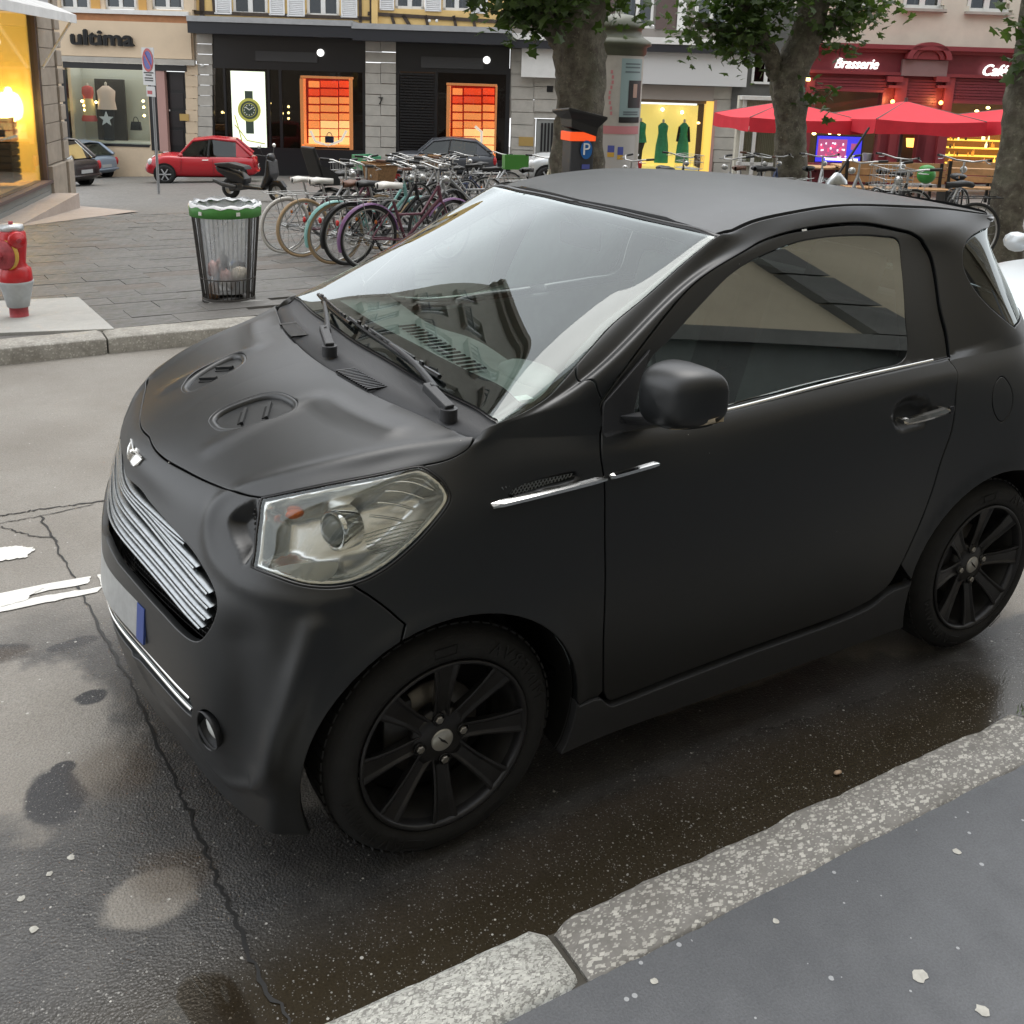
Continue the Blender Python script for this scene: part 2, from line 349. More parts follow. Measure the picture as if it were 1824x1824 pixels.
# panel edges on that skin, in rib and row numbers
OUT={
'shut':[(0.000,6.000),(0.377,5.962),(0.735,5.963),(1.270,5.993),(1.861,5.982),(2.459,5.993),(2.926,6.017)],
'hltop':[(2.926,6.017),(3.346,6.234),(3.805,6.365),(4.341,6.397),(4.828,6.457)],
'hltop2':[(4.828,6.457),(5.113,6.692),(5.287,7.148),(5.270,7.560),(4.806,7.990)],
'hlout':[(4.828,6.457),(5.202,6.249),(5.521,6.059),(5.711,5.793),(5.747,5.563),(5.659,5.235),(5.483,4.861),(5.243,4.554),(5.006,4.402),(4.789,4.355)],
'hlbot':[(4.789,4.355),(4.497,4.370),(4.079,4.440),(3.618,4.547),(3.212,4.613)],
'hlin':[(3.212,4.613),(3.101,5.129),(3.049,5.601),(2.926,6.017)],
'hoodrear':[(4.806,7.990),(4.151,8.039),(2.865,8.114),(2.060,8.053),(0.768,7.998),(0.000,8.000)],
'bumpseam':[(4.789,4.355),(5.098,4.084),(5.346,3.792),(5.564,3.452)],
'doorfront':[(6.988,9.073),(7.128,8.260),(7.153,5.808),(7.156,4.215),(7.204,2.581),(7.265,1.518),(7.292,1.103)],
'doorbot':[(7.292,1.103),(7.346,0.857),(7.451,0.793),(8.086,0.903),(8.674,0.965),(9.577,1.024),(10.044,1.149)],
'doorrear':[(10.044,1.149),(10.328,1.395),(10.461,1.746),(10.572,2.154),(10.703,2.738),(10.787,3.309),(10.851,3.991),(10.978,4.938),(11.013,5.785),(11.067,6.827),(11.016,8.172)],
'silltop':[(7.042,1.029),(7.242,1.016),(7.352,0.769),(7.457,0.704),(8.094,0.797),(8.683,0.857),(9.590,0.911),(10.063,1.020),(10.325,1.227),(10.683,1.269)],
'frametop':[(11.016,8.172),(10.992,9.444),(10.934,10.156),(11.035,11.295),(11.106,11.725),(10.920,12.057),(9.991,12.010),(8.527,12.056),(6.984,12.013),(6.946,11.125),(7.004,10.343),(6.988,9.073)],
'glass':[(7.304,9.607),(7.379,10.014),(7.517,10.580),(7.705,11.223),(8.266,11.556),(8.937,11.616),(9.591,11.616),(10.198,11.613),(10.501,11.560),(10.402,10.919),(10.349,9.998),(10.335,9.191),(9.896,9.076),(9.097,9.038),(8.350,9.090),(7.874,8.637),(7.637,8.236)],
'pillarseam':[(6.988,9.073),(6.496,9.537),(5.032,10.035)],
'aglass':[(5.134,9.018),(5.482,9.231),(5.452,9.511),(5.203,9.799),(5.032,10.035),(4.914,10.316),(4.868,10.577),(5.083,11.041),(5.055,11.540),(5.012,12.004)],
'cowlside':[(4.806,7.990),(4.871,8.622),(5.134,9.018)],
'rearglass':[(12.835,11.708),(12.439,11.531),(12.132,11.316),(11.821,10.964),(11.663,10.653),(11.701,10.291),(11.934,9.829),(12.288,9.393),(12.495,9.209)],
'mirrorbase':[(7.027,9.040),(7.157,9.871),(7.649,8.229),(7.191,7.682)],
'grille':[(0.000,4.820),(0.583,4.905),(0.955,4.834),(1.635,4.728),(2.172,4.554),(2.561,4.300),(2.872,3.999),(2.993,3.723),(2.982,3.389),(2.868,3.083),(2.697,2.974),(2.385,2.980),(2.023,3.041)],
'nostril':[(2.909,5.961),(2.753,5.879),(2.646,5.630),(2.606,5.335),(2.705,5.035),(2.877,4.818),(3.141,4.610)],
'fog':[(2.804,1.627),(2.920,1.874),(3.058,1.957),(3.202,1.875),(3.225,1.639),(3.116,1.353),(2.935,1.161),(2.780,1.246)],
'vent':[(6.374,5.577),(6.415,5.929),(6.605,6.160),(6.900,6.319),(6.944,6.109),(6.920,5.870),(6.719,5.760)],
'fuel':[(11.831,6.353),(11.963,5.958),(12.014,5.395),(11.956,4.898),(11.813,4.692),(11.681,4.968),(11.627,5.451),(11.689,6.002)],
'hoodvent':[(0.770,6.627),(0.596,6.664),(0.522,6.788),(0.563,6.986),(0.656,7.208),(0.833,7.347),(1.123,7.406),(1.306,7.392),(1.423,7.293),(1.379,7.067),(1.246,6.805),(1.040,6.654)],
'handlecup':[(9.963,5.502),(10.005,5.843),(10.206,6.080),(10.451,5.880),(10.596,5.583),(10.509,5.166),(10.275,5.030),(10.050,5.152)],
'crest':[(2.469,6.123),(2.835,6.581),(3.348,7.037),(3.982,7.409),(4.879,7.954)],
'crest2':[(1.292,6.495),(1.305,7.211),(1.340,7.561),(1.994,7.656),(2.819,7.687)],
'crease':[(4.454,3.727),(4.476,3.019),(4.501,2.236),(4.267,1.527),(3.943,1.151)],
'belt':[(10.543,9.068),(9.102,9.007),(8.362,9.054),(7.955,8.511)],
'slats':[(1.690,4.629),(1.977,4.600)],
'ring':[(2.701,6.229),(2.400,5.981),(2.312,5.507),(2.363,4.990),(2.605,4.590),(2.978,4.367),(3.381,4.252),(4.165,4.146),(4.797,4.145)],
'chin':[(0.932,1.546),(1.453,1.081),(2.431,1.043),(3.150,0.644),(3.836,1.005)],
'valley':[(3.447,3.252),(3.636,2.584),(3.634,1.951),(3.490,1.378)],
'plate':[(1.347,2.868),(1.723,2.263)],
'hlribs':[(4.636,5.138),(5.502,5.248),(4.782,4.922),(5.380,4.978),(4.876,4.777),(5.284,4.787)],
'hlstrip':[(3.390,4.625),(3.782,4.812),(4.428,4.785),(4.501,4.585),(4.354,4.450),(3.882,4.535),(3.518,4.576)],
'hlproj':[(4.084,5.403),(3.393,5.810),(3.487,6.234),(4.749,6.101)],
'pins':[(0.142,5.676),(0.000,5.672),(0.646,5.692),(0.523,5.467),(0.049,5.183)],
'wsbase':[(4.977,8.962),(2.359,9.055),(0.981,9.092),(0.000,9.195)],
'archf':[(4.997,0.025),(4.935,0.349),(4.896,0.678),(4.886,0.996),(4.905,1.296),(4.942,1.580),(4.985,1.850),(5.029,2.108),(5.075,2.350),(5.134,2.574),(5.210,2.775),(5.306,2.948),(5.420,3.090),(5.548,3.197),(5.683,3.269),(5.821,3.308),(5.957,3.317),(6.088,3.296),(6.214,3.247),(6.332,3.170),(6.443,3.066),(6.546,2.938),(6.640,2.789),(6.725,2.620),(6.801,2.432),(6.868,2.225),(6.923,1.997),(6.966,1.745),(6.995,1.469),(7.008,1.171),(7.006,0.857),(6.988,0.532),(6.956,0.205),(6.909,0.000)],
'archr':[(10.794,0.020),(10.740,0.361),(10.706,0.706),(10.694,1.043),(10.705,1.364),(10.736,1.664),(10.789,1.938),(10.861,2.186),(10.951,2.410),(11.055,2.613),(11.170,2.796),(11.297,2.958),(11.433,3.097),(11.579,3.208),(11.736,3.286),(11.908,3.327),(12.098,3.328),(12.313,3.288),(12.542,3.210),(12.769,3.098),(12.974,2.958),(13.148,2.794),(13.298,2.610),(13.429,2.406),(13.543,2.183),(13.639,1.939),(13.718,1.672),(13.776,1.379),(13.813,1.047),(13.830,0.657),(13.826,0.211),(13.786,0.000)]}
SKIN_OFF = 0.0
def skin_frame(u, v, disp=None):
    """points, unit outward normals, du and dv tangents of the (left half) skin"""
    e = 2e-3
    def S(uu, vv):
        X = ev(uu, vv)
        return X
    X = S(u, v)
    U1, U0 = S(u + e, v), S(u - e, v)
    va, vb = np.clip(v + e, 0, 13), np.clip(v - e, 0, 13)
    # stay on one side of the crease rows
    for c in (8.0, 9.0):
        va = np.where((v <= c) & (va > c) & (v > c - 2 * e) & (vb < c), c, va)
    V1, V0 = S(u, va), S(u, vb)
    Tu, Tv = (U1 - U0) / (2 * e), (V1 - V0) / np.maximum(va - vb, 1e-9)[:, None]
    N = np.cross(Tu, Tv); N /= np.linalg.norm(N, axis=1)[:, None] + 1e-12
    N = -N if NSIGN < 0 else N
    if disp is None: return X, N, Tu, Tv
    d = disp(X)
    Xd = X + N * d[:, None]
    # normals of the displaced skin, by small steps along it
    h = 0.003
    tu = Tu / (np.linalg.norm(Tu, axis=1)[:, None] + 1e-12)
    tv = np.cross(N, tu)
    da = (disp(X + tu * h) - disp(X - tu * h)) / (2 * h)
    db = (disp(X + tv * h) - disp(X - tv * h)) / (2 * h)
    Nd = N - tu * da[:, None] - tv * db[:, None]
    Nd /= np.linalg.norm(Nd, axis=1)[:, None]
    return Xd, Nd, Tu, Tv
NSIGN = 1
_X, _N, _, _ = skin_frame(np.array([8.0]), np.array([3.0]))
if _N[0][1] < 0: NSIGN = -1

SU, SV = 0.28, 0.11
def in_poly(P, poly):
    x, y = P[:, 0], P[:, 1]; n = len(poly); c = np.zeros(len(P), bool); j = n - 1
    for i in range(n):
        xi, yi = poly[i]; xj, yj = poly[j]
        if yi != yj:
            t = ((yi > y) != (yj > y)) & (x < (xj - xi) * (y - yi) / (yj - yi) + xi)
            c ^= t
        j = i
    return c
def seg_dist(P, A, B):
    """distance from points P to the polyline pieces A-B, any dimension"""
    best = np.full(len(P), 1e9)
    for a, b in zip(A, B):
        ab = b - a; L = float(ab @ ab) + 1e-12
        t = np.clip(((P - a) @ ab) / L, 0, 1)
        best = np.minimum(best, np.linalg.norm(P - a - t[:, None] * ab, axis=1))
    return best
def curve(pts, closed=False, n=6):
    """Catmull-Rom through uv points"""
    p = np.asarray(pts, float); k = len(p); o = []
    if k < 3 and not closed: return [tuple(p[0] + (p[1] - p[0]) * t) for t in np.linspace(0, 1, n + 1)] if k == 2 else [tuple(q) for q in p]
    m = k if closed else k - 1
    for i in range(m):
        a, b, c, d = (p[(i - 1) % k] if closed or i > 0 else 2 * p[0] - p[1]), p[i], p[(i + 1) % k], (p[(i + 2) % k] if closed or i < k - 2 else 2 * p[-1] - p[-2])
        la, lb, lc = [max(np.linalg.norm((q - r) * [SU, SV]), 1e-4) ** .5 for q, r in ((b, a), (c, b), (d, c))]
        t1 = (c - a) / (la + lb) * lb; t2 = (d - b) / (lb + lc) * lb
        for t in np.linspace(0, 1, n, endpoint=False):
            h = t * t * (3 - 2 * t)
            o.append(tuple((2 * t**3 - 3 * t**2 + 1) * b + (t**3 - 2 * t**2 + t) * t1 + h * c + (t**3 - t**2) * t2))
    if not closed: o.append(tuple(p[-1]))
    return o
def rev(l): return list(l)[::-1]
def join(*chains):
    o = []
    for c in chains:
        for q in c:
            if not o or abs(q[0] - o[-1][0]) + abs(q[1] - o[-1][1]) > 1e-4: o.append(tuple(q))
    if abs(o[0][0] - o[-1][0]) + abs(o[0][1] - o[-1][1]) < 1e-4: o.pop()
    return o
def dens(poly, step):
    """closed polygon with points no further apart than step metres"""
    o = []; n = len(poly); X = ev([q[0] for q in poly], [q[1] for q in poly])
    for i in range(n):
        a, b = np.array(poly[i]), np.array(poly[(i + 1) % n])
        k = max(1, int(np.ceil(np.linalg.norm(X[(i + 1) % n] - X[i]) / step)))
        o += [tuple(a + (b - a) * t / k) for t in range(k)]
    return o
def shrink(poly, d):
    """move a closed uv polygon inwards by d metres along the skin; edges on the symmetry plane and the sill edge stay"""
    p = np.array(poly); n = len(p)
    area = 0.5 * np.sum(p[:, 0] * np.roll(p[:, 1], -1) - np.roll(p[:, 0], -1) * p[:, 1])
    X, N, Tu, Tv = skin_frame(p[:, 0], p[:, 1])
    T = np.roll(X, -1, 0) - np.roll(X, 1, 0)
    E1 = X - np.roll(X, 1, 0); E2 = np.roll(X, -1, 0) - X
    def nrm(q): return q / (np.linalg.norm(q, axis=1)[:, None] + 1e-9)
    B1, B2 = nrm(np.cross(N, E1)), nrm(np.cross(N, E2))
    B = nrm(B1 + B2); c = np.clip((B * B1).sum(1), .45, 1)
    # which way is in
    orient = np.sign((np.cross(Tu, Tv) * N).sum(1)) * np.sign(area)
    B = B * orient[:, None] * (d / c)[:, None]
    o = p.copy()
    for i in range(n):
        J = np.stack([Tu[i], Tv[i]], 1)
        q, *_ = np.linalg.lstsq(J, B[i], rcond=None)
        m = np.linalg.norm(q * [SU, SV]); 
        if m > 3 * abs(d): q *= 3 * abs(d) / m
        o[i] += q
    on0 = p[:, 0] < 1e-6; on16 = p[:, 0] > 16 - 1e-6
    o[on0, 0] = 0.0; o[on16, 0] = 16.0
    o[:, 0] = np.clip(o[:, 0], 0, 16); o[:, 1] = np.clip(o[:, 1], 0, 13)
    vb = p[:, 1] < 1e-6; o[vb, 1] = 0
    return [tuple(q) for q in o]
class PaneFit:
    """a smooth quadratic pane fitted to part of the skin, so that it mirrors cleanly"""
    def __init__(s, uv, axis):
        s.k = axis; s.o = [i for i in range(3) if i != axis]
        X = ev(uv[:, 0], uv[:, 1])
        if axis == 0: X = np.concatenate([X, X * [1, -1, 1]])
        A = s.basis(X); s.c = np.linalg.lstsq(A, X[:, axis], rcond=None)[0]
    def basis(s, X):
        a, b = X[:, s.o[0]], X[:, s.o[1]]
        if s.k == 0: return np.stack([1 + 0 * a, b, b * b, a * a, a * a * b, a * a * b * b], 1)
        return np.stack([1 + 0 * a, a, b, a * a, a * b, b * b], 1)
    def __call__(s, X):
        Y = X.copy(); Y[:, s.k] = s.basis(X) @ s.c
        a, b = X[:, s.o[0]], X[:, s.o[1]]; h = 1e-4; N = np.zeros_like(X); N[:, s.k] = 1
        for q in s.o:
            P = X.copy(); P[:, q] += h; N[:, q] = -(s.basis(P) @ s.c - Y[:, s.k]) / h
        return Y, N / np.linalg.norm(N, axis=1)[:, None]
def skin_mesh(name, poly, holes=(), disp=None, gap=.0026, roll=.0025, depth=.018, step=.02, mirror=None, lift=0.0, flange=True, fit=None):
    """a body panel: the part of the skin inside poly, with rounded edges turned in along its outline.
    mirror: None left side, 'right' the right-hand twin, 'both' one panel across the centre line"""
    loops = []
    for k, pl in enumerate([poly] + list(holes)):
        pl = dens(pl, .009)
        s = 1 if k == 0 else -1
        loops.append((pl, shrink(pl, s * gap), shrink(pl, s * (gap + roll))))
    V2 = []; E2 = []; ring_idx = []
    for _, _, r in loops:
        b = len(V2); V2 += r; n = len(r)
        ring_idx.append(list(range(b, b + n)))
        E2 += [(b + i, b + (i + 1) % n) for i in range(n)]
    sc = np.array([SU, SV])
    outer = np.array(loops[0][2]) * sc; inner = [np.array(l[2]) * sc for l in loops[1:]]
    lo, hi = outer.min(0), outer.max(0)
    gu = np.arange(lo[0], hi[0] + step, step); gv = np.arange(lo[1], hi[1] + step, step * .8)
    Gp = np.array([(x + (step / 2 if j % 2 else 0), y) for j, y in enumerate(gv) for x in gu])
    keep = in_poly(Gp, outer)
    for h in inner: keep &= ~in_poly(Gp, h)
    Gp = Gp[keep]
    for r in [outer] + inner:
        if len(Gp): Gp = Gp[seg_dist(Gp, r, np.roll(r, -1, 0)) > step * .5]
    allp = np.concatenate([np.array(V2) * sc, Gp]) if len(Gp) else np.array(V2) * sc
    vo, eo, fo, ov, oe, of = delaunay_2d_cdt([Vector(q) for q in allp.tolist()], E2, [], 0, 1e-7)
    vo = np.array([q[:] for q in vo]); fo = [tuple(q) for q in fo]
    cen = np.array([vo[list(q)].mean(0) for q in fo])
    ok = in_poly(cen, outer)
    for h in inner: ok &= ~in_poly(cen, h)
    fo = [q for q, k in zip(fo, ok) if k]
    uv = vo / sc
    X, N, Tu, Tv = skin_frame(np.clip(uv[:, 0], 0, 16), np.clip(uv[:, 1], 0, 13), disp)
    if fit is not None: X, N = fit(X)
    X = X + N * lift
    Vv = X.tolist(); Nn = N.tolist()
    # face orientation
    F3 = []
    for q in fo:
        a, b, c = (np.array(Vv[i]) for i in q)
        if np.dot(np.cross(b - a, c - a), N[q[0]]) < 0: q = q[::-1]
        F3.append(q)
    if flange:
        for (pl, r1, r2) in loops:
            r1a, r2a = np.array(r1), np.array(r2); n = len(r1)
            X2, N2, _, _ = skin_frame(r2a[:, 0], r2a[:, 1], disp); X1, N1, _, _ = skin_frame(r1a[:, 0], r1a[:, 1], disp)
            X2 = X2 + N2 * lift; X1 = X1 + N1 * lift
            out = X1 - X2; out -= N1 * (out * N1).sum(1)[:, None]; out /= np.linalg.norm(out, axis=1)[:, None] + 1e-9
            mid = N1 * .7 + out * .7
            rings = [(X2, N2), (X1 - N1 * roll * .45, mid), (X1 + out * .0004 - N1 * roll * 1.3, out), (X1 - N1 * depth, out)]
            base = len(Vv)
            for Xr, Nr in rings: Vv += Xr.tolist(); Nn += Nr.tolist()
            skip = [(abs(r2a[i, 0]) < 1e-6 and abs(r2a[(i + 1) % n, 0]) < 1e-6) or (r2a[i, 0] > 16 - 1e-6 and r2a[(i + 1) % n, 0] > 16 - 1e-6) for i in range(n)]
            area = np.sum(r2a[:, 0] * np.roll(r2a[:, 1], -1) - np.roll(r2a[:, 0], -1) * r2a[:, 1])
            for k in range(3):
                for i in range(n):
                    if skip[i]: continue
                    j = (i + 1) % n
                    q = (base + k * n + i, base + k * n + j, base + (k + 1) * n + j, base + (k + 1) * n + i)
                    a, b, c = (np.array(Vv[t]) for t in q[:3])
                    if np.dot(np.cross(b - a, c - a), np.array(Nn[q[2]]) + np.array(Nn[q[0]])) < 0: q = q[::-1]
                    F3.append(q)
    Vv = np.array(Vv); Nn = np.array(Nn)
    mir = np.array([1, -1, 1])
    if mirror == "right": Vv, Nn, F3 = Vv * mir, Nn * mir, [q[::-1] for q in F3]
    elif mirror == "both":
        b = len(Vv)
        F3 = F3 + [tuple(b + i for i in q[::-1]) for q in F3]
        Vv, Nn = np.concatenate([Vv, Vv * mir]), np.concatenate([Nn, Nn * mir])
    me = bpy.data.meshes.new(name)
    me.from_pydata(Vv.tolist(), [], F3)
    me.polygons.foreach_set("use_smooth", [True] * len(me.polygons))
    me.update()
    Nn = Nn / (np.linalg.norm(Nn, axis=1)[:, None] + 1e-9)
    me.normals_split_custom_set_from_vertices(Nn.tolist())
    return me
def skin_at(chain, off=0.0, right=False):
    a = np.array(chain); X, N, _, _ = skin_frame(a[:, 0], a[:, 1])
    X = X + N * off
    return X * [1, -1, 1] if right else X

# ---- relief on the panels
def smooth01(t): t = np.clip(t, 0, 1); return t * t * (3 - 2 * t)
class Relief:
    def __init__(s): s.items = []
    def ridge(s, chain, width, height):
        P = skin_at(curve(chain)); s.items.append(("r", P, width, height)); return s
    def pocket(s, poly, depth, fall):
        P = skin_at(dens(curve(poly, True), .02)); s.items.append(("p", P, depth, fall)); return s
    def __call__(s, X):
        d = np.zeros(len(X))
        for it in s.items:
            P = it[1]
            near = np.linalg.norm(X - P.mean(0), axis=1) < np.linalg.norm(P - P.mean(0), axis=1).max() + .12
            if not near.any(): continue
            Q = X[near]
            if it[0] == "r":
                r = seg_dist(Q, P[:-1], P[1:]); d[near] += it[3] * np.exp(-(r / it[2]) ** 2)
            else:
                # measure inside-ness in the plane of the outline
                c = P.mean(0); u_, s_, vt = np.linalg.svd(P - c); ax = vt[:2]
                P2, Q2 = (P - c) @ ax.T, (Q - c) @ ax.T
                r = seg_dist(Q2, P2, np.roll(P2, -1, 0)); ins = in_poly(Q2, P2)
                flat = np.abs((Q - c) @ vt[2]) < .12
                d[near] -= np.where(ins & flat, it[2] * smooth01(r / it[3]), 0)
        return d

# ------------------------------------------------------------------ car materials
def matte_paint():
    m, nt, b = new_mat("matte_black_wrap")
    b.inputs["Roughness"].default_value = .38
    b.inputs["Specular IOR Level"].default_value = .72
    tc = node(nt, "ShaderNodeTexCoord")
    n = node(nt, "ShaderNodeTexNoise", Scale=3.0, Detail=6.0, Roughness=.65)
    nt.links.new(tc.outputs["Object"], n.inputs["Vector"])
    mr = node(nt, "ShaderNodeMapRange"); mr.inputs["To Min"].default_value = .34; mr.inputs["To Max"].default_value = .46
    nt.links.new(n.outputs["Fac"], mr.inputs["Value"]); nt.links.new(mr.outputs[0], b.inputs["Roughness"])
    # dust specks and tiny chips
    vo = node(nt, "ShaderNodeTexVoronoi", Scale=26.0); nt.links.new(tc.outputs["Object"], vo.inputs["Vector"])
    lt = node(nt, "ShaderNodeMath", operation="LESS_THAN"); lt.inputs[1].default_value = .035
    nt.links.new(vo.outputs["Distance"], lt.inputs[0])
    wn = node(nt, "ShaderNodeTexWhiteNoise"); nt.links.new(vo.outputs["Color"], wn.inputs["Vector"])
    gt = node(nt, "ShaderNodeMath", operation="GREATER_THAN"); gt.inputs[1].default_value = .93
    nt.links.new(wn.outputs["Value"], gt.inputs[0])
    mu = node(nt, "ShaderNodeMath", operation="MULTIPLY"); nt.links.new(lt.outputs[0], mu.inputs[0]); nt.links.new(gt.outputs[0], mu.inputs[1])
    n2 = node(nt, "ShaderNodeTexNoise", Scale=380.0, Detail=2.0); nt.links.new(tc.outputs["Object"], n2.inputs["Vector"])
    bp = node(nt, "ShaderNodeBump", Strength=.06, Distance=.002); nt.links.new(n2.outputs["Fac"], bp.inputs["Height"]); nt.links.new(bp.outputs[0], b.inputs["Normal"])
    mx = node(nt, "ShaderNodeMix", data_type="RGBA"); mx.inputs[6].default_value = (.0085, .0098, .0108, 1); mx.inputs[7].default_value = (.30, .30, .29, 1)
    nt.links.new(mu.outputs[0], mx.inputs[0]); nt.links.new(mx.outputs[2], b.inputs["Base Color"])
    return m
PAINT = matte_paint()
RUBBER = simple("black_rubber", (.012, .012, .012), .55, var=.25, scale=30)
SEAL = simple("gloss_black_trim", (.008, .008, .009), .25)
TRIM = simple("dark_grey_plastic", (.03, .031, .034), .5, bump=.12, bscale=300)
DARK = simple("dark_inner_metal", (.006, .006, .006), .9)
CHROME = simple("chrome", (.82, .82, .80), .09, 1.0)
SATIN = simple("brushed_aluminium", (.40, .42, .43), .36, 1.0, var=.18, scale=90)
WSGLASS = glass("windscreen_glass", (.82, .92, .88), 1.45, ior=1.52)
DOORGLASS = glass("tinted_door_glass", (.30, .34, .31), 5.5, ior=1.52)
REARGLASS = glass("dark_rear_glass", (.12, .13, .13), 1.3, ior=1.5)
LENS = glass("clear_lamp_lens", (.95, .97, .97), 2.0, ior=1.45)
MIRROR = simple("lamp_reflector", (.86, .86, .84), .24, .85, bump=.06, bscale=10)
MILKY = simple("frosted_lamp_glass", (.72, .74, .72), .2, 0.0)
AMBER = simple("amber_bulb", (.75, .16, .03), .3)
CABIN = simple("grey_cabin_plastic", (.24, .26, .25), .6, var=.15, scale=8)
CABIN_L = simple("pale_cabin_cloth", (.36, .36, .33), .8, var=.1, scale=12)

car = thing("parked_car", "small matte black hatchback parked at the near kerb", "car", (0, 0, 0))
O = OUT
def part(name, poly, mat, parent=None, both=False, sides=True, **kw):
    """panel on the left and its twin on the right, or one panel across the centre"""
    parent = parent or car
    if both: return link(name, skin_mesh(name, poly, mirror="both", **kw), mat, parent)
    o = link(name, skin_mesh(name, poly, **kw), mat, parent)
    if sides:
        r = link(name, skin_mesh(name, poly, mirror="right", **kw), mat, parent)
        return o, r
    return o

# ---- outlines
shut, hltop, hltop2 = curve(O["shut"]), curve(O["hltop"]), curve(O["hltop2"])
hlout, hlbot, hlin = curve(O["hlout"]), curve(O["hlbot"]), curve(O["hlin"])
hoodrear, bumpseam = curve(O["hoodrear"]), curve(O["bumpseam"])
doorfront, doorbot, doorrear = curve(O["doorfront"]), curve(O["doorbot"]), curve(O["doorrear"])
silltop, frametop, glassl = curve(O["silltop"]), curve(O["frametop"]), curve(O["glass"], True)
pillarseam, aglass, cowlside = curve(O["pillarseam"]), curve(O["aglass"]), curve(O["cowlside"])
rearglass, grille_o, archf, archr = curve(O["rearglass"]), curve(O["grille"]), O["archf"], O["archr"]
def near_i(ch, q): a = np.array(ch); return int(np.argmin(np.hypot((a[:, 0] - q[0]) * SU, (a[:, 1] - q[1]) * SV)))
kf = near_i(archf, bumpseam[-1])           # where the bumper seam meets the front arch
kr = near_i(archr, silltop[-1])
krs = near_i(archf, silltop[0])
grille_half = join(grille_o, [(0.6, 3.2), (0.0, 3.38)])
low_half = join([(0.0, 1.98)], [(u_, 1.98) for u_ in np.linspace(0, 2.55, 12)], [(2.68, 1.95), (2.70, 1.80), (2.64, 1.62)], [(u_, 1.60) for u_ in np.linspace(2.5, 0, 12)])
fog_o = curve(O["fog"], True)

# ---- bumper, hood, fenders, doors
rb = Relief()
rb.pocket(join(O["nostril"], [(a + .25, b) for a, b in rev(O["hlin"])]), .034, .034)
rb.ridge(O["ring"], .022, .006)
rb.ridge(O["crease"], .032, .016).ridge(O["valley"], .06, -.012)
rb.ridge(archf[:kf + 1], .030, .007)
rb.ridge(O["chin"], .014, .006)
bump_poly = join(shut, hlin[::-1], rev(hlbot), bumpseam, rev(archf[:kf + 1]), [(u_, 0.0) for u_ in np.linspace(archf[0][0], 0, 14)],
                 low_half[::-1], grille_half[::-1])
bumper = part("front_bumper", bump_poly, PAINT, both=True, holes=[fog_o], disp=rb, step=.010)
rh = Relief().ridge(O["crest"], .022, .006).ridge(O["crest2"], .030, .007)
rh.ridge([(0.75, 6.3), (.72, 7.0), (.8, 7.9)], .16, .004)
hoodvent = curve(O["hoodvent"], True)
hood = part("bonnet", join(shut, hltop, hltop2, hoodrear), PAINT, both=True, holes=[hoodvent], disp=rh, step=.016)
rf = Relief().ridge(archf[kf:], .030, .007).pocket(O["vent"], .022, .012)
fender_poly = join(bumpseam[::-1], hlout[::-1], hltop2, cowlside, aglass[:near_i(aglass, pillarseam[-1]) + 1], rev(pillarseam), doorfront, [silltop[near_i(silltop, (7.25, 1.1))]], rev(silltop[:near_i(silltop, (7.25, 1.1)) + 1]), archf[krs:kf - 1:-1])
part("front_fender", fender_poly, PAINT, disp=rf, step=.016)
rd = Relief().pocket(O["handlecup"], .026, .03)
rd.ridge([(7.3, 7.3), (8.5, 7.2), (9.8, 7.1), (11.0, 7.0)], .05, .004)
belt_line = [(u_, 8.55) for u_ in np.linspace(doorrear[-1][0], doorfront[0][0], 24)]
kd = near_i(doorrear, (11.08, 8.1)); kfr = near_i(doorfront, (7.02, 8.5))
door_poly = join(doorfront[kfr:], doorbot, doorrear[:kd + 1], [(u_, 8.35) for u_ in np.linspace(11.0, 7.05, 30)])
doors = part("door", door_poly, PAINT, disp=rd, step=.018)
# window surround carried by the door
frame_poly = join(frametop[::-1], [(u_, 8.42) for u_ in np.linspace(11.02, 7.06, 30)])
_g = np.array([q for q in glassl]); door_fit = PaneFit(np.concatenate([_g, _g * .7 + _g.mean(0) * .3, _g * .4 + _g.mean(0) * .6]), 1)
for d_, side in zip(doors, (None, "right")):
    link("window_frame", skin_mesh("window_frame", frame_poly, holes=[glassl], mirror=side, gap=.006, step=.03, lift=-.006, depth=.03), PAINT, d_)
    link("door_glass", skin_mesh("door_glass", glassl, mirror=side, gap=-.006, step=.03, lift=-.014, flange=False, fit=door_fit), DOORGLASS, d_)
# side skirt
rs = Relief()
sill_poly = join(silltop, [archr[kr]], archr[:kr + 1][::-1], [(u_, 0.0) for u_ in np.linspace(archr[0][0], archf[-1][0], 16)], archf[krs:][::-1])
part("side_skirt", sill_poly, TRIM, disp=lambda X: np.full(len(X), .010), step=.025, gap=.001, depth=.03)
# body side: windscreen pillar, roof rail, rear quarter
rq = Relief().ridge(archr[kr:], .030, .007)
fuel_o = curve(O["fuel"], True)
rg = join(rearglass, [(12.6, 9.25), (13.4, 9.35), (14.2, 9.5), (15, 9.55), (16, 9.55)])
rg_poly = join(rg, [(16, 11.7), (15, 11.7), (14.2, 11.65)], [rearglass[0]])
quarter_poly = join(aglass[near_i(aglass, pillarseam[-1]):], [(u_, 12.96) for u_ in np.linspace(5.2, 16, 50)], [(16, 11.7), (15, 11.7), (14.2, 11.65)], rg,
                    [(16, 9), (16, 7), (16, 4), (16, 2), (16, 0)], [(u_, 0.0) for u_ in np.linspace(15.6, archr[-1][0], 8)], archr[::-1][:len(archr) - kr], rev(doorrear[:0]),
                    doorrear[near_i(doorrear, archr[kr]):], frametop, pillarseam)
quarters = part("body_side", quarter_poly, PAINT, disp=rq, step=.022, holes=[fuel_o])
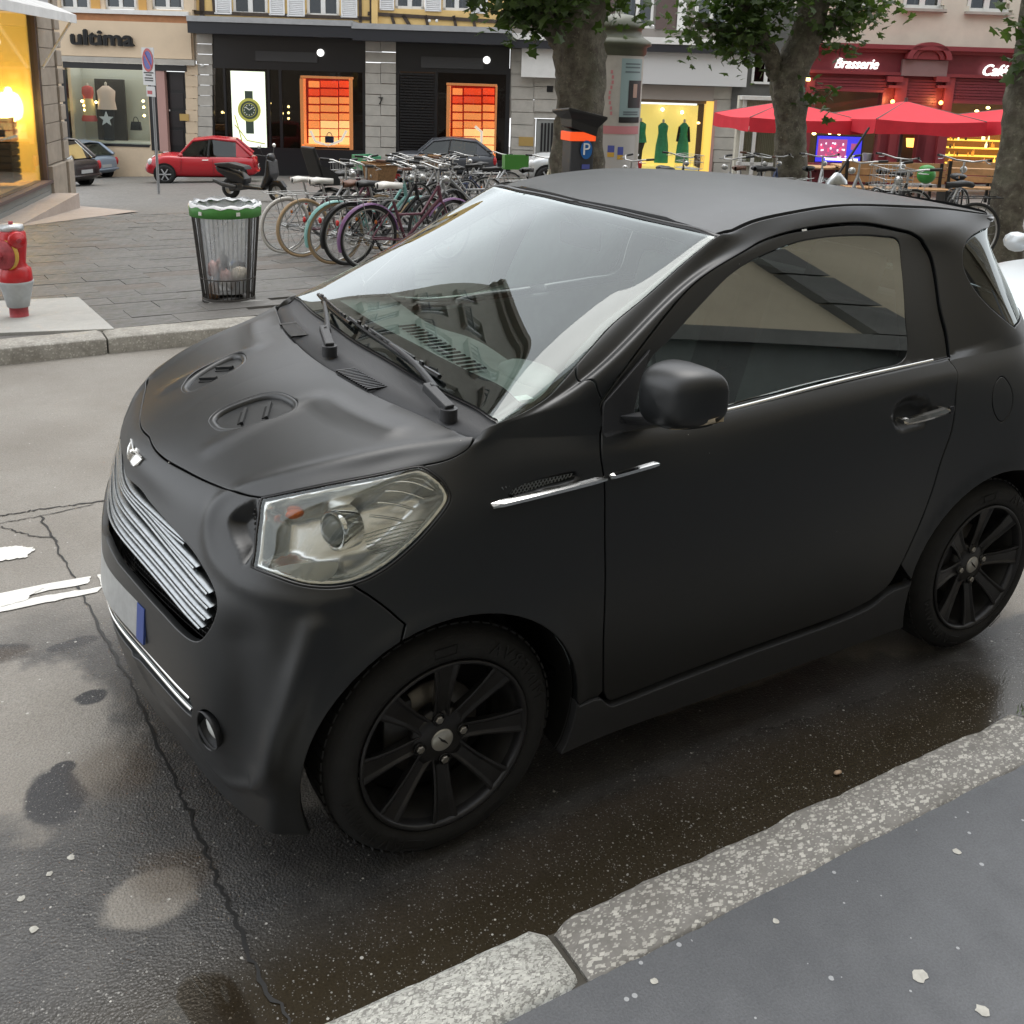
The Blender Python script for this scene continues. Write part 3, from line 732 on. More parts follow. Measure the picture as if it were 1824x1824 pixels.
for q_, side in zip(quarters, (None, "right")):
    link("fuel_flap", skin_mesh("fuel_flap", fuel_o, mirror=side, gap=.0012, roll=.0015, depth=.01, step=.02), PAINT, q_)
link("rear_window", skin_mesh("rear_window", rg_poly, mirror="both", gap=.002, step=.04, lift=-.004), REARGLASS, car)

# ---- roof panel
def roof_mesh():
    us = np.linspace(4.0, 15.4, 140); E = ev(us, us * 0 + 13.0)
    hx = ev(np.linspace(0, 4.9, 30), np.full(30, 12.75))
    side_x, side_y, side_z = E[:, 0][::-1], E[:, 1][::-1], E[:, 2][::-1]
    zc = lambda x: np.interp(x, [-2.22, -2.1, -1.9, -1.6, -1.4, -1.2, -1.0, -.9, -.8], [1.466, 1.488, 1.516, 1.541, 1.546, 1.538, 1.516, 1.500, 1.480])
    V = []; nx, ny = 70, 33
    for i in range(nx):
        s = i / (nx - 1)
        for j in range(ny):
            t = -1 + 2 * j / (ny - 1)
            yl = .66 * abs(t)
            xf = np.interp(abs(t) * .6, hx[:, 1], hx[:, 0]) - .012
            x = xf + (-2.17 - xf) * s + .03 * abs(t) ** 3 * s
            ye = np.interp(x, side_x, side_y) if x < -.95 else .598
            ze = np.interp(x, side_x, side_z)
            ye = ye - .012
            V.append((x, ye * t, zc(x) + (ze + .001 - zc(x)) * abs(t) ** 2.2))
    V = np.array(V).reshape(nx, ny, 3)
    for _ in range(4):
        V[1:-1, :, 2] = (V[:-2, :, 2] + 2 * V[1:-1, :, 2] + V[2:, :, 2]) / 4
    Fc = [(i * ny + j, i * ny + j + 1, (i + 1) * ny + j + 1, (i + 1) * ny + j) for i in range(nx - 1) for j in range(ny - 1)]
    V = V.reshape(-1, 3).tolist()
    loop = [j for j in range(ny)] + [i * ny + ny - 1 for i in range(1, nx)] + [(nx - 1) * ny + j for j in range(ny - 2, -1, -1)] + [i * ny for i in range(nx - 2, 0, -1)]
    b = len(V); V += [(V[i][0], V[i][1], V[i][2] - .012) for i in loop]; n = len(loop)
    Fc += [(loop[k], b + k, b + (k + 1) % n, loop[(k + 1) % n]) for k in range(n)]
    m = MB(); m.add(V, Fc, True)
    return m
rp = roof_mesh().build("roof", PAINT, car)
e_ = rp.modifiers.new("edges", "EDGE_SPLIT"); e_.split_angle = math.radians(40)
# dark drip channel under the roof edges and the header gap
m = MB()
for s_ in (1, -1):
    E = ev(np.linspace(5.0, 15.9, 80), np.full(80, 13.0)) * [1, s_, 1]
    m.tube([q - [0, s_ * .004, .016] for q in E], .010, 6)
m.tube([q - np.array([0.004, 0, .014]) for q in np.concatenate([ev(np.linspace(5, 0, 40), np.full(40, 12.72)), ev(np.linspace(0, 5, 40), np.full(40, 12.72)) * [1, -1, 1]])], .012, 6)
m.build("roof_channel", SEAL, car)

# ---- windscreen
ws_base = [(u_, 9.10) for u_ in np.linspace(0, 4.86, 20)]
ws_top = [(u_, 12.25) for u_ in np.linspace(4.95, 0, 20)]
ws_poly = join(ws_base, aglass[1:], ws_top)
_u, _v = np.meshgrid(np.linspace(0, 4.85, 20), np.linspace(9.1, 12.2, 20)); ws_fit = PaneFit(np.stack([_u.ravel(), _v.ravel()], 1), 0)
link("windscreen", skin_mesh("windscreen", ws_poly, mirror="both", gap=.003, step=.03, lift=-.006, flange=False), WSGLASS, car)
# black ceramic band inside the edge of the windscreen
inner_ws = shrink(dens(ws_poly, .03), .045)
inner_ws = [(u_, max(v_, 9.95) if u_ < 4.3 else v_) for u_, v_ in inner_ws]
band = join(ws_base, aglass[1:], ws_top, inner_ws[::-1]) if False else None
def band_mesh():
    a = dens(ws_poly, .03); d_ = shrink(a, .034); V = []; Fc = []
    a2, b2 = np.array(a), np.array(d_)
    b2[(a2[:, 1] < 9.5) & (a2[:, 0] < 4.9), 1] = 9.42
    for s_ in (1, -1):
        Xa, Na, _, _ = skin_frame(a2[:, 0], a2[:, 1]); Xb, Nb, _, _ = skin_frame(b2[:, 0], b2[:, 1])
        Xa, Xb = (Xa - Na * .010) * [1, s_, 1], (Xb - Nb * .010) * [1, s_, 1]
        base = len(V); n = len(a); V += Xa.tolist() + Xb.tolist()
        for i in range(n):
            j = (i + 1) % n
            if a2[i, 0] < 1e-6 and a2[j, 0] < 1e-6: continue
            Fc.append((base + i, base + j, base + n + j, base + n + i))
    m = MB(); m.add(V, Fc); return m
band_mesh().build("windscreen_border", SEAL, car, fix=False)
# ------------------------------------------------------------------ the black car: lamps, grille, wheels, glass-house, trim
def skin_v(u, z):
    """row number at which rib position u reaches height z (lower skin)"""
    vv = np.linspace(0, 8, 801); Z = ev(np.full(801, u), vv)[:, 2]
    return float(vv[np.abs(Z - z).argmin()])
def skin_yz(y, z):
    """front skin point with the given |y| and height"""
    if not hasattr(skin_yz, "G"):
        U_, V_ = np.meshgrid(np.linspace(0, 4.6, 231), np.linspace(0, 6, 241), indexing="ij"); skin_yz.uv = np.stack([U_.ravel(), V_.ravel()], 1); skin_yz.G = ev(U_.ravel(), V_.ravel())
    G = skin_yz.G; k = np.argmin(np.abs(G[:, 1] - abs(y)) + np.abs(G[:, 2] - z)); w = skin_yz.uv[k].copy()
    for _ in range(3):
        e = 1e-3; q = ev([w[0], w[0] + e, w[0]], [w[1], w[1], w[1] + e]); r = np.array([abs(y), z]) - q[0][1:]
        J = np.stack([(q[1] - q[0])[1:] / e, (q[2] - q[0])[1:] / e], 1)
        if abs(np.linalg.det(J)) < 1e-6: break
        w = w + np.clip(np.linalg.solve(J, r), -.1, .1)
    q = ev(max(w[0], 0), w[1])[0]; q[1], q[2] = y, z
    return q
# ---- grille
gr = link("grille", None, None, car)
def front_bar(m, ys, zf, back, rise, r, inset=.014):
    F_ = [skin_yz(y, zf(y)) + np.array([-inset, 0, 0]) for y in ys]
    m.tube(F_, r, 6)
    return F_
for k, (ze, ye) in enumerate([(.770, .40), (.738, .47), (.706, .545), (.678, .56), (.651, .56), (.624, .545)]):
    rise_ = .004 if k == 0 else (.03 if k == 1 else .055)
    ys = np.linspace(-ye, ye, 41); zf = lambda y: ze + rise_ * (1 - (y / ye) ** 2)
    m = MB(); F_ = front_bar(m, ys, zf, .03, .02, .0042)
    V = []; Fc = []
    for i, q in enumerate(F_):
        V += [q + [-.001, 0, .001], q + [-.030, 0, .010], q + [-.031, 0, .006], q + [-.001, 0, -.003]]
        if i:
            b = 4 * i
            Fc += [(b - 4 + j, b - 4 + (j + 1) % 4, b + (j + 1) % 4, b + j) for j in range(4)]
    m.add(V, Fc, True)
    m.build("grille_vane", SATIN, gr)
m = MB()
for y in np.linspace(-.5, .5, 9):
    for dz in (0,):
        a, b = skin_yz(y, .62), skin_yz(y, .76 if abs(y) < .42 else .70)
        m.tube([a + [-.045, 0, 0], b + [-.045, 0, 0]], .006, 6)
m.build("grille_strut", DARK, gr)
m = MB(); V = []; Fc = []
for i, y in enumerate(np.linspace(-.6, .6, 41)):
    for z in (.55, .70, .84):
        V.append(skin_yz(y, min(z, .86 - .25 * y * y)) + [-.075, 0, 0])
    if i: b = 3 * i; Fc += [(b - 3, b, b + 1, b - 2), (b - 2, b + 1, b + 2, b - 1)]
m.add(V, Fc, True)
m.build("grille_backing", DARK, gr)
# fine mesh low in the grille mouth
m = MB()
for y in np.linspace(-.54, .54, 73):
    a = skin_yz(y, .60); m.tube([a + [-.05, 0, -.03], a + [-.05, 0, .05]], .0015, 4, caps=False)
for z in (.575, .59, .605, .62): m.tube([skin_yz(y, z) + [-.05, 0, 0] for y in np.linspace(-.54, .54, 30)], .0015, 4, caps=False)
m.build("grille_mesh", RUBBER, gr)
# ---- lower intake with two bright strips and the number plate
lg = link("lower_intake", None, None, car)
for ze in (.440, .408):
    m = MB(); ys = np.linspace(-.525, .525, 45)
    F_ = front_bar(m, ys, lambda y: ze + .012 * (1 - (y / .525) ** 2), .02, .01, .0052, inset=.004)
    m.build("chrome_strip", CHROME, lg)
m = MB(); V = []; Fc = []
for i, y in enumerate(np.linspace(-.55, .55, 41)):
    for z, dx in ((.36, -.02), (.40, -.026), (.45, -.026), (.48, -.02)): V.append(skin_yz(y, z) + [dx, 0, 0])
    if i: b = 4 * i; Fc += [(b - 4 + j, b + j, b + j + 1, b - 3 + j) for j in range(3)]
m.add(V, Fc, True); m.build("intake_backing", SATIN, lg)
PLATE = simple("white_plate", (.40, .41, .41), .35, var=.12, scale=40)
BLUE = simple("blue_band", (.03, .07, .30), .35)
pl = None
m = MB(); V = []; Fc = []
def plate_strip(y0, y1, n, off):
    V, Fc = [], []
    for i, y in enumerate(np.linspace(y0, y1, n)):
        x = skin_yz(y, .525)[0] + .007 + off
        V += [(x, y, .476), (x - .008, y, .572), (x - .014, y, .572), (x - .006, y, .476)]
        if i: b = 4 * i; Fc += [(b - 4 + j, b - 4 + (j + 1) % 4, b + (j + 1) % 4, b + j) for j in range(4)]
    n4 = len(V) - 4
    Fc += [(3, 2, 1, 0), (n4, n4 + 1, n4 + 2, n4 + 3)]
    return V, Fc
plate = MB().add(*plate_strip(-.305, .305, 25, 0)).build("number_plate", PLATE, car)
MB().add(*plate_strip(.262, .3055, 5, .0015)).build("plate_band", BLUE, plate)
MB().add(*plate_strip(-.3055, -.262, 5, .0015)).build("plate_band", BLUE, plate)

# ---- wing badge on the nose
u_b, v_b = 0.0, skin_v(0, .862)
q0 = ev(0.0, v_b)[0]; _, Nb, _, Tvb = skin_frame(np.array([0.02]), np.array([v_b]))
Nb = Nb[0]; up_b = Tvb[0] / np.linalg.norm(Tvb[0]); side_b = np.array([0, 1.0, 0]); q0[1] = 0
def badge_pt(a, b, h):
    y = a; return skin_yz(y, q0[2] + b * up_b[2]) * [1, 1, 1] + Nb * h
outl = [(-.078, .016), (-.03, .012), (-.008, .012), (0, .018), (.008, .012), (.03, .012), (.078, .016), (.070, -.006), (.045, -.020), (.022, -.024), (.008, -.019), (0, -.022), (-.008, -.019), (-.022, -.024), (-.045, -.020), (-.070, -.006)]
m = MB(); n = len(outl)
V = [badge_pt(a, b, .0045) for a, b in outl] + [badge_pt(a, b, -.002) for a, b in outl]
m.add(V, [tuple(range(n))[::-1]] + [(i, (i + 1) % n, n + (i + 1) % n, n + i) for i in range(n)])
badge = m.build("wing_badge", CHROME, car)
m = MB(); m.ball(badge_pt(0, .006, .007), .010, 12, 8, (.7, 1, .8))
m.tube([badge_pt(-.076, .015, .006), badge_pt(-.012, .011, .006)], .0022, 6); m.tube([badge_pt(.012, .011, .006), badge_pt(.076, .015, .006)], .0030, 6)
m.build("badge_boss", CHROME, badge)

# ---- headlamps
hl_poly = join(hltop, hlout, hlbot, hlin)
def hl_pt(q, off, right):
    return skin_at([q], off, right)[0]
for right in (False, True):
    mir = "right" if right else None
    s_ = -1 if right else 1
    lens = link("headlight", skin_mesh("headlight", hl_poly, mirror=mir, gap=.003, step=.02, lift=-.001, flange=True, depth=.012), LENS, car)
    rp_ = Relief().pocket(shrink(dens(hl_poly, .02), .012), .062, .055)
    link("lamp_housing", skin_mesh("lamp_housing", hl_poly, mirror=mir, gap=.004, step=.012, lift=-.010, flange=False, disp=rp_), MIRROR, lens)
    m = MB(); C_ = skin_at(dens(hl_poly, .012), -.004, right); m.tube(C_, .0045, 6, closed=True); m.build("lamp_seal", SEAL, lens)
    # projector: a chrome barrel with a clear ball, looking forward
    a = hl_pt(O["hlproj"][0], -.050, right); fwd = np.array([.93, .28 * s_, .05]); fwd /= np.linalg.norm(fwd)
    x_ = np.cross([0, 0, 1.0], fwd); x_ /= np.linalg.norm(x_); R_ = np.stack([x_, np.cross(fwd, x_), fwd], 1)
    m = MB(); m.lathe([(.050, -.045), (.050, -.004), (.046, .006), (.040, .008), (.038, .002), (.036, -.01)], 28, a, R=R_); m.build("projector_barrel", CHROME, lens)
    m = MB(); m.lathe([(.036, -.012), (.034, .006), (.027, .018), (.016, .026), (.0, .030)], 24, a, R=R_); m.build("projector_ball", simple("projector_glass", (.30, .33, .33), .03, spec=.9), lens)
    a = hl_pt(O["hlproj"][1], -.040, right)
    m = MB(); m.ball(a, .014, 10, 6, (1.6, 1, .8)); m.build("indicator_bulb", AMBER, lens)
    # bright steps in the outer corner and a dark divider across the bowl
    for k in range(4):
        m = MB(); m.tube([hl_pt((4.55 + .30 * w, 6.12 - .22 * k - .10 * w), -.022, right) for w in np.linspace(0, 3.0 - .3 * k, 8)], .0035, 5); m.build("reflector_step", CHROME, lens)
    m = MB()
    for k in range(7):
        t = k / 6
        q = [np.array(O["hlribs"][0]) * (1 - t) + np.array(O["hlribs"][4]) * t, np.array(O["hlribs"][1]) * (1 - t) + np.array(O["hlribs"][5]) * t]
        m.tube([hl_pt(q[0] + (q[1] - q[0]) * w, -.016, right) for w in np.linspace(0, 1, 8)], .0013, 5)
    m.build("lens_rib", MILKY, lens)
    st = curve(O["hlstrip"], True)
    link("frosted_strip", skin_mesh("frosted_strip", st, mirror=mir, gap=.0, step=.02, lift=-.012, flange=False), MILKY, lens)
    # fog lamp
    fc_ = np.array(O["fog"]).mean(0); a = hl_pt(fc_, 0, right); _, nf, _, _ = skin_frame(fc_[:1], fc_[1:])
    nf = nf[0] * [1, s_, 1]; nf = nf * .4 + np.array([.75, .12 * s_, -.1]); nf /= np.linalg.norm(nf)
    x_ = np.cross([0, 0, 1.0], nf); x_ /= np.linalg.norm(x_); R_ = np.stack([x_, np.cross(nf, x_), nf], 1)
    a = a - nf * .014
    m = MB(); m.lathe([(.044, .014), (.050, .018), (.046, .008), (.040, -.03), (.0, -.035)], 24, a, R=R_); fg = m.build("fog_light", TRIM, car)
    m = MB(); m.lathe([(.031, -.022), (.031, -.004), (.026, .004), (.014, .008), (0, .009)], 24, a, R=R_); m.build("fog_lens", MILKY, fg)

# ---- nostril mesh beside each headlamp
for right in (False, True):
    m = MB(); s_ = -1 if right else 1
    a, b = np.array(O["hlin"][0]), np.array(O["hlin"][-1])
    for t in np.linspace(.35, .97, 9):
        q = a + (b - a) * t
        m.tube([hl_pt(q + np.array([-.02, 0]), -.004, right), hl_pt(q + np.array([-.16 * min(1, 1.3 * t), .02]), -.026, right)], .003, 5)
    m.build("nostril_louvre", RUBBER, car)

# ---- bonnet vents
for right in (False, True):
    hv = dens(hoodvent, .01); m = MB()
    C0, C1, C2, C3 = skin_at(shrink(hv, -.004), .0, right), skin_at(hv, .0035, right), skin_at(shrink(hv, .011), .0005, right), skin_at(shrink(hv, .014), -.009, right)
    n = len(hv); V = np.concatenate([C0, C1, C2, C3]); Fc = [(k * n + i, k * n + (i + 1) % n, (k + 1) * n + (i + 1) % n, (k + 1) * n + i) for k in range(3) for i in range(n)]
    m.add(V, Fc, True); ve = m.build("bonnet_vent", PAINT, hood)
    m = MB(); m.add(C3, [tuple(range(n))]); m.build("vent_floor", PAINT, ve)
    c = C2.mean(0); ax = C2[np.argmax(C2[:, 0])] - C2[np.argmin(C2[:, 0])]; ax /= np.linalg.norm(ax)
    nb = np.linalg.svd(C2 - c)[2][2]; nb = nb if nb[2] > 0 else -nb; sd_ = np.cross(nb, ax); sd_ /= np.linalg.norm(sd_); ax = np.cross(sd_, nb)
    for k in (-.033, .033):
        m = MB()
        m.box(c + ax * k - nb * .004, (.008, .074, .009), R=np.stack([ax, sd_, nb], 1)); m.build("vent_bar", PAINT, ve)
        m = MB(); m.box(c + ax * (k + .010) - nb * .0085, (.010, .058, .003), R=np.stack([ax, sd_, nb], 1)); m.build("vent_slot", DARK, ve)

# ---- side vent, chrome side strake
for right in (False, True):
    v0 = curve(O["vent"], True); s_ = -1 if right else 1
    m = MB(); P_ = skin_at(v0, -.012, right); lo_, hi_ = P_.min(0), P_.max(0)
    for t in np.linspace(0, 1, 20):
        x = lo_[0] + (hi_[0] - lo_[0]) * t
        for dx in (-.018, .018):
            m.tube([(x, P_[:, 1].mean() * 1.0, .921), (x + dx, P_[:, 1].mean(), .946)], .0016, 4, caps=False)
    m.build("side_vent_mesh", SATIN, car)
    def strake(x0, x1, z0, z1, name):
        m = MB(); V = []; Fc = []; n = 12
        for i, t in enumerate(np.linspace(0, 1, n)):
            x, z = x0 + (x1 - x0) * t, z0 + (z1 - z0) * t
            u_ = float(np.interp(-x, [-.0, .36, .7], [6, 7, 8])); w_ = skin_v(u_, z); y = skin_at([(u_, w_)])[0][1]
            h = .0085 * (1 if 0 < i < n - 1 else .6) * (1 if name != "s" else 1)
            V += [(x, s_ * (y - .004), z + h), (x, s_ * (y + .009), z + h * .4), (x, s_ * (y + .010), z - h * .5), (x, s_ * (y - .004), z - h)]
            if i: b = 4 * i; Fc += [(b - 4 + j, b - 4 + (j + 1) % 4, b + (j + 1) % 4, b + j) for j in range(4)]
        Fc += [(3, 2, 1, 0), (4 * n - 4, 4 * n - 3, 4 * n - 2, 4 * n - 1)]
        m.add(V, Fc); return m.build("chrome_strake", CHROME, car)
    strake(-.105, -.415, .908, .926, "a"); strake(-.424, -.575, .927, .936, "b")

# ---- wheels
TYRE = simple("tyre_rubber", (.014, .014, .014), .75, var=.25, scale=25, bump=.15, bscale=200)
TYRE_T = simple("tyre_lettering", (.010, .010, .010), .6)
RIM = simple("satin_black_alloy", (.030, .030, .032), .30, .35, var=.3, scale=14)
BARREL = simple("grey_rim_barrel", (.085, .085, .086), .45, .5, var=.3, scale=12)
DISC = simple("worn_brake_disc", (.20, .19, .175), .4, .7, var=.4, scale=9)
CAPM = simple("silver_centre_cap", (.55, .54, .50), .3, .6)
BOLT = simple("steel_wheel_bolt", (.36, .35, .33), .33, .8)
def circle_text(m, txt, r, size, a0, y, h=.0012):
    V, Fc = text_geo(txt, size, h, 0, 1.0)
    P = []
    for x, yy, z in V:
        a = a0 - x / r; rr = r + yy
        P.append((-rr * math.cos(a), y + z, rr * math.sin(a)))
    m.add(P, Fc)
def wheel_mesh(x, s_):
    """hub at x; outer face at y = .80 s_"""
    w = thing("wheel", None, None); 
    for k in list(w.keys()): del w[k]
    w.parent = car; w.location = (x, 0.80 * s_, .308)
    y = lambda q: q * s_
    m = MB()
    prof = [(.222, -.012), (.226, -.002), (.240, .004), (.262, .0045), (.283, -.006), (.297, -.024), (.304, -.042), (.308, -.075), (.308, -.115), (.304, -.145), (.290, -.168), (.255, -.178), (.222, -.170)]
    m.lathe([(r, h * s_) for r, h in prof], 72, (0, 0, 0), "y")
    t = m.build("tyre", TYRE, w)
    m = MB()
    for k in range(64):
        a = 2 * math.pi * k / 64
        for h0, h1, o in ((-.030, -.070, 0), (-.120, -.155, .04)):
            c = np.array([.3068 * math.cos(a + o), y((h0 + h1) / 2), .3068 * math.sin(a + o)])
            R_ = np.array([[math.cos(a + o), 0, -math.sin(a + o)], [0, 1, 0], [math.sin(a + o), 0, math.cos(a + o)]])
            m.box(c - np.array([math.cos(a + o), 0, math.sin(a + o)]) * .0018, (.005, abs(h1 - h0), .021), R=R_)
    tag(m.build("tyre_tread", TYRE, t), kind="stuff")
    m = MB()
    for a0, tx in ((math.radians(38), "MINERVA"), (math.radians(218), "MINERVA")):
        V, Fc = text_geo(tx, .046, .0008, 0, 1.25); P = []
        for xx, yy, zz in V:
            r = .246 + yy; a = a0 + (xx / .25)
            P.append((-r * math.cos(a) * s_ * (1 if s_ > 0 else 1), y(.0055 + zz), r * math.sin(a)))
        if s_ < 0: P = [(-p_[0] * -1, p_[1], p_[2]) for p_ in P]
        m.add(P, Fc)
    for a in (math.radians(92), math.radians(-60), math.radians(250)):
        V = []
        for aa, r in ((-.11, .248), (.11, .248), (.11, .272), (-.11, .272)):
            V.append((-r * math.cos(a + aa), y(.0055), r * math.sin(a + aa)))
        m.tube(V, .0011, 4, closed=True)
    tag(m.build("tyre_lettering", TYRE_T, t), kind="stuff")
    m = MB(); m.lathe([(.2225, y(-.004)), (.224, y(.003)), (.218, y(.006)), (.212, y(-.002)), (.208, y(-.02)), (.200, y(-.12)), (.205, y(-.165))], 64, (0, 0, 0), "y")
    m.build("rim", RIM, w)
    m = MB(); m.lathe([(.2065, y(-.022)), (.198, y(-.12))], 64, (0, 0, 0), "y"); m.build("rim_barrel", BARREL, w)
    # eight spokes, each a channel between two raised edges
    for k in range(8):
        a = math.radians(90 + 45 * k); m = MB()
        R_ = np.array([[math.cos(a), 0, -math.sin(a)], [0, 1, 0], [math.sin(a), 0, math.cos(a)]])
        secs = []
        for r, hw, hy, th in ((.040, .025, -.034, .03), (.075, .0215, -.030, .026), (.12, .0225, -.020, .022), (.17, .028, -.009, .018), (.214, .036, -.001, .018)):
            secs.append([(r, hy, -hw), (r, hy + .0015, -hw * .78), (r, hy - .0045, -hw * .5), (r, hy - .0045, hw * .5), (r, hy + .0015, hw * .78), (r, hy, hw), (r, hy - th, hw * .8), (r, hy - th, -hw * .8)])
        V = np.array([q for s2 in secs for q in s2]) * [1, s_, 1]; V = V @ R_.T; Fc = []
        for i in range(len(secs) - 1): Fc += [(i * 8 + j, i * 8 + (j + 1) % 8, i * 8 + 8 + (j + 1) % 8, i * 8 + 8 + j) for j in range(8)]
        m.add(V, Fc); m.build("spoke", RIM, w, bevel=.0015)
    m = MB(); m.lathe([(.0, y(-.026)), (.034, y(-.026)), (.052, y(-.030)), (.078, y(-.036)), (.080, y(-.07))], 40, (0, 0, 0), "y"); hb = m.build("hub", RIM, w)
    m = MB(); m.lathe([(0, y(-.021)), (.026, y(-.0215)), (.029, y(-.024)), (.029, y(-.03))], 32, (0, 0, 0), "y"); cp = m.build("centre_cap", CAPM, w)
    m = MB()
    pts = [(-.013, -.012), (-.004, -.002), (.003, .003), (.012, .014)]
    m.tube([(px_, y(-.0205), pz_) for px_, pz_ in pts], [.001, .003, .003, .001], 6); m.build("cap_mark", SEAL, cp)
    for k in range(4):
        a = math.radians(82 + 90 * k); c = (.058 * math.cos(a), 0, .058 * math.sin(a))
        m = MB(); m.lathe([(.0165, y(-.045)), (.0165, y(-.026)), (.0145, y(-.0245)), (.013, y(-.03))], 18, c, "y"); m.build("bolt_well", SEAL, w)
        m = MB(); m.lathe([(.0, y(-.020)), (.0085, y(-.0205)), (.0105, y(-.023)), (.0105, y(-.04))], 6, c, "y", smooth=False); m.build("wheel_bolt", BOLT, w)
    m = MB(); m.lathe([(.03, y(-.085)), (.125, y(-.085)), (.125, y(-.10)), (.03, y(-.10))], 48, (0, 0, 0), "y"); m.build("brake_disc", DISC, w)
    m = MB(); m.box((.10, y(-.09), .05), (.075, .06, .12)); m.build("brake_caliper", BARREL, w, bevel=.01)
    m = MB(); m.lathe([(.21, y(-.14)), (.0, y(-.14))], 40, (0, 0, 0), "y"); m.build("wheel_back", DARK, w)
    return w
for x in (0.0, -2.0):
    for s_ in (1, -1): wheel_mesh(x, s_)
# wheel-arch liners and the floor
for xc, ch in ((-.003, archf), (-2.0, archr)):
    for s_ in (1, -1):
        A_ = skin_at(ch, -.012); m = MB(); V = []; Fc = []
        for i, q in enumerate(A_):
            r = np.array([q[0] - xc, q[2] - .308]); k_ = 1.03
            V += [(q[0], s_ * q[1], q[2]), (xc + r[0] * k_, s_ * (q[1] - .06), .308 + r[1] * k_), (xc + r[0] * k_, s_ * .46, .308 + r[1] * k_)]
            if i: b = 3 * i; Fc += [(b - 3, b, b + 1, b - 2), (b - 2, b + 1, b + 2, b - 1)]
        m.add(V, Fc, True); n = len(A_)
        m.add([(xc, s_ * .46, .308)] + [V[3 * i + 2] for i in range(n)], [(0, i + 1, i) for i in range(1, n)])
        m.build("arch_liner", DARK, car)
m = MB()
m.box((-1.0, 0, .20), (1.20, 1.50, .04)); m.box((-1.0, 0, .19), (2.9, .86, .05)); m.box((.40, 0, .21), (.14, 1.2, .03)); m.box((-2.38, 0, .24), (.1, 1.1, .05))
m.build("underbody", DARK, car)
m = MB(); m.box((.37, .62, .16), (.012, .12, .07)); m.box((.37, -.62, .16), (.012, .12, .07)); m.build("air_deflector", RUBBER, car)
# firewall: unseen dark boards added to keep daylight out of the nose
m = MB(); m.box((-.20, 0, .62), (.03, 1.38, .80)); m.box((.05, 0, .85), (.5, .95, .02)); m.box((.22, 0, .52), (.02, 1.0, .6)); m.build("nose_baffle", DARK, car)

# ---- cabin
cab = link("cabin", None, None, car)
m = MB()
V = []; Fc = []; ys = np.linspace(-.70, .70, 29)
for i, y in enumerate(ys):
    k_ = 1 - (y / .75) ** 2
    V += [(-.16 + .06 * k_, y, 1.055), (-.36 + .02 * k_, y, 1.065), (-.50, y, 1.05 + .012 * math.cos(9 * y)), (-.57, y, .98), (-.56, y, .70)]
    if i: b = 5 * i; Fc += [(b - 5 + j, b + j, b + j + 1, b - 4 + j) for j in range(4)]
m.add(V, Fc, True); m.build("dashboard", CABIN, cab)
m = MB()
for k in range(16): m.box((-.33 - .002 * k, .30 - .035 * k, 1.074), (.06, .010, .004))
m.build("demister_slot", SEAL, cab)
m = MB(); m.ball((-.47, .37, 1.045), .16, 16, 8, (.45, 1, .28)); m.build("instrument_hood", CABIN, cab)
tl = math.radians(62); c = np.array([-.72, .37, .99]); ex, ey = np.array([0, 1.0, 0]), np.array([-math.sin(math.radians(28)), 0, math.cos(math.radians(28))])
m = MB(); m.tube([c + .18 * (math.cos(a) * ex + math.sin(a) * ey) for a in np.linspace(0, 2 * math.pi, 36, endpoint=False)], .016, 8, closed=True)
m.ball(c + [.03, 0, 0], .07, 12, 8, (.5, 1, 1)); m.tube([c + .17 * ex, c - .17 * ex], .014); m.tube([c + [.03, 0, 0], c + [.2, 0, -.06]], .03); m.build("steering_wheel", SEAL, cab)
for y in (.37, -.37):
    m = MB(); m.box((-1.25, y, .50), (.50, .50, .2)); 
    R_ = np.array([[math.cos(.3), 0, math.sin(.3)], [0, 1, 0], [-math.sin(.3), 0, math.cos(.3)]])
    m.box((-1.56, y, .87), (.15, .48, .64), R=R_.T); m.box((-1.67, y, 1.27), (.10, .26, .17), R=R_.T)
    m.build("front_seat", CABIN, cab, bevel=.035)
m = MB(); m.box((-2.05, 0, .85), (.12, 1.1, .6)); m.build("rear_bench", CABIN, cab, bevel=.03)
m = MB(); m.box((-1.2, 0, .34), (1.9, 1.4, .02)); m.build("carpet", SEAL, cab)
m = MB(); V = []; Fc = []
for i, x in enumerate(np.linspace(-.95, -2.1, 14)):
    for y in np.linspace(-.54, .54, 9): V.append((x, y, 1.495 - .05 * abs(y) ** 2 - .02 * abs(i - 5) / 5))
    if i: b = 9 * i; Fc += [(b - 9 + j, b + j, b + j + 1, b - 8 + j) for j in range(8)]
m.add(V, Fc, True); m.build("headliner", CABIN_L, cab)
for s_ in (1, -1):
    m = MB(); m.hexa([(-.50, s_ * .70, .45), (-1.68, s_ * .70, .45), (-1.68, s_ * .74, .45), (-.50, s_ * .74, .45), (-.50, s_ * .69, .985), (-1.68, s_ * .69, 1.035), (-1.68, s_ * .735, 1.035), (-.50, s_ * .735, .985)]); m.build("door_lining", CABIN, cab)
    m = MB(); m.hexa([(-1.72, s_ * .60, .5), (-2.2, s_ * .55, .5), (-2.2, s_ * .60, .5), (-1.72, s_ * .66, .5), (-1.78, s_ * .55, 1.42), (-2.0, s_ * .5, 1.40), (-2.0, s_ * .53, 1.40), (-1.78, s_ * .585, 1.42)]); m.build("pillar_lining", CABIN_L, cab)
m = MB(); m.box((-.86, 0, 1.372), (.02, .22, .07)); m.tube([(-.86, 0, 1.40), (-.80, 0, 1.455)], .012); m.build("rear_view_mirror", SEAL, cab, bevel=.012)
for y in (.33, -.33):
    m = MB(); m.box((-.93, y, 1.452), (.16, .36, .012), R=np.array([[.97, 0, .22], [0, 1, 0], [-.22, 0, .97]])); m.build("sun_visor", CABIN_L, cab, bevel=.004)
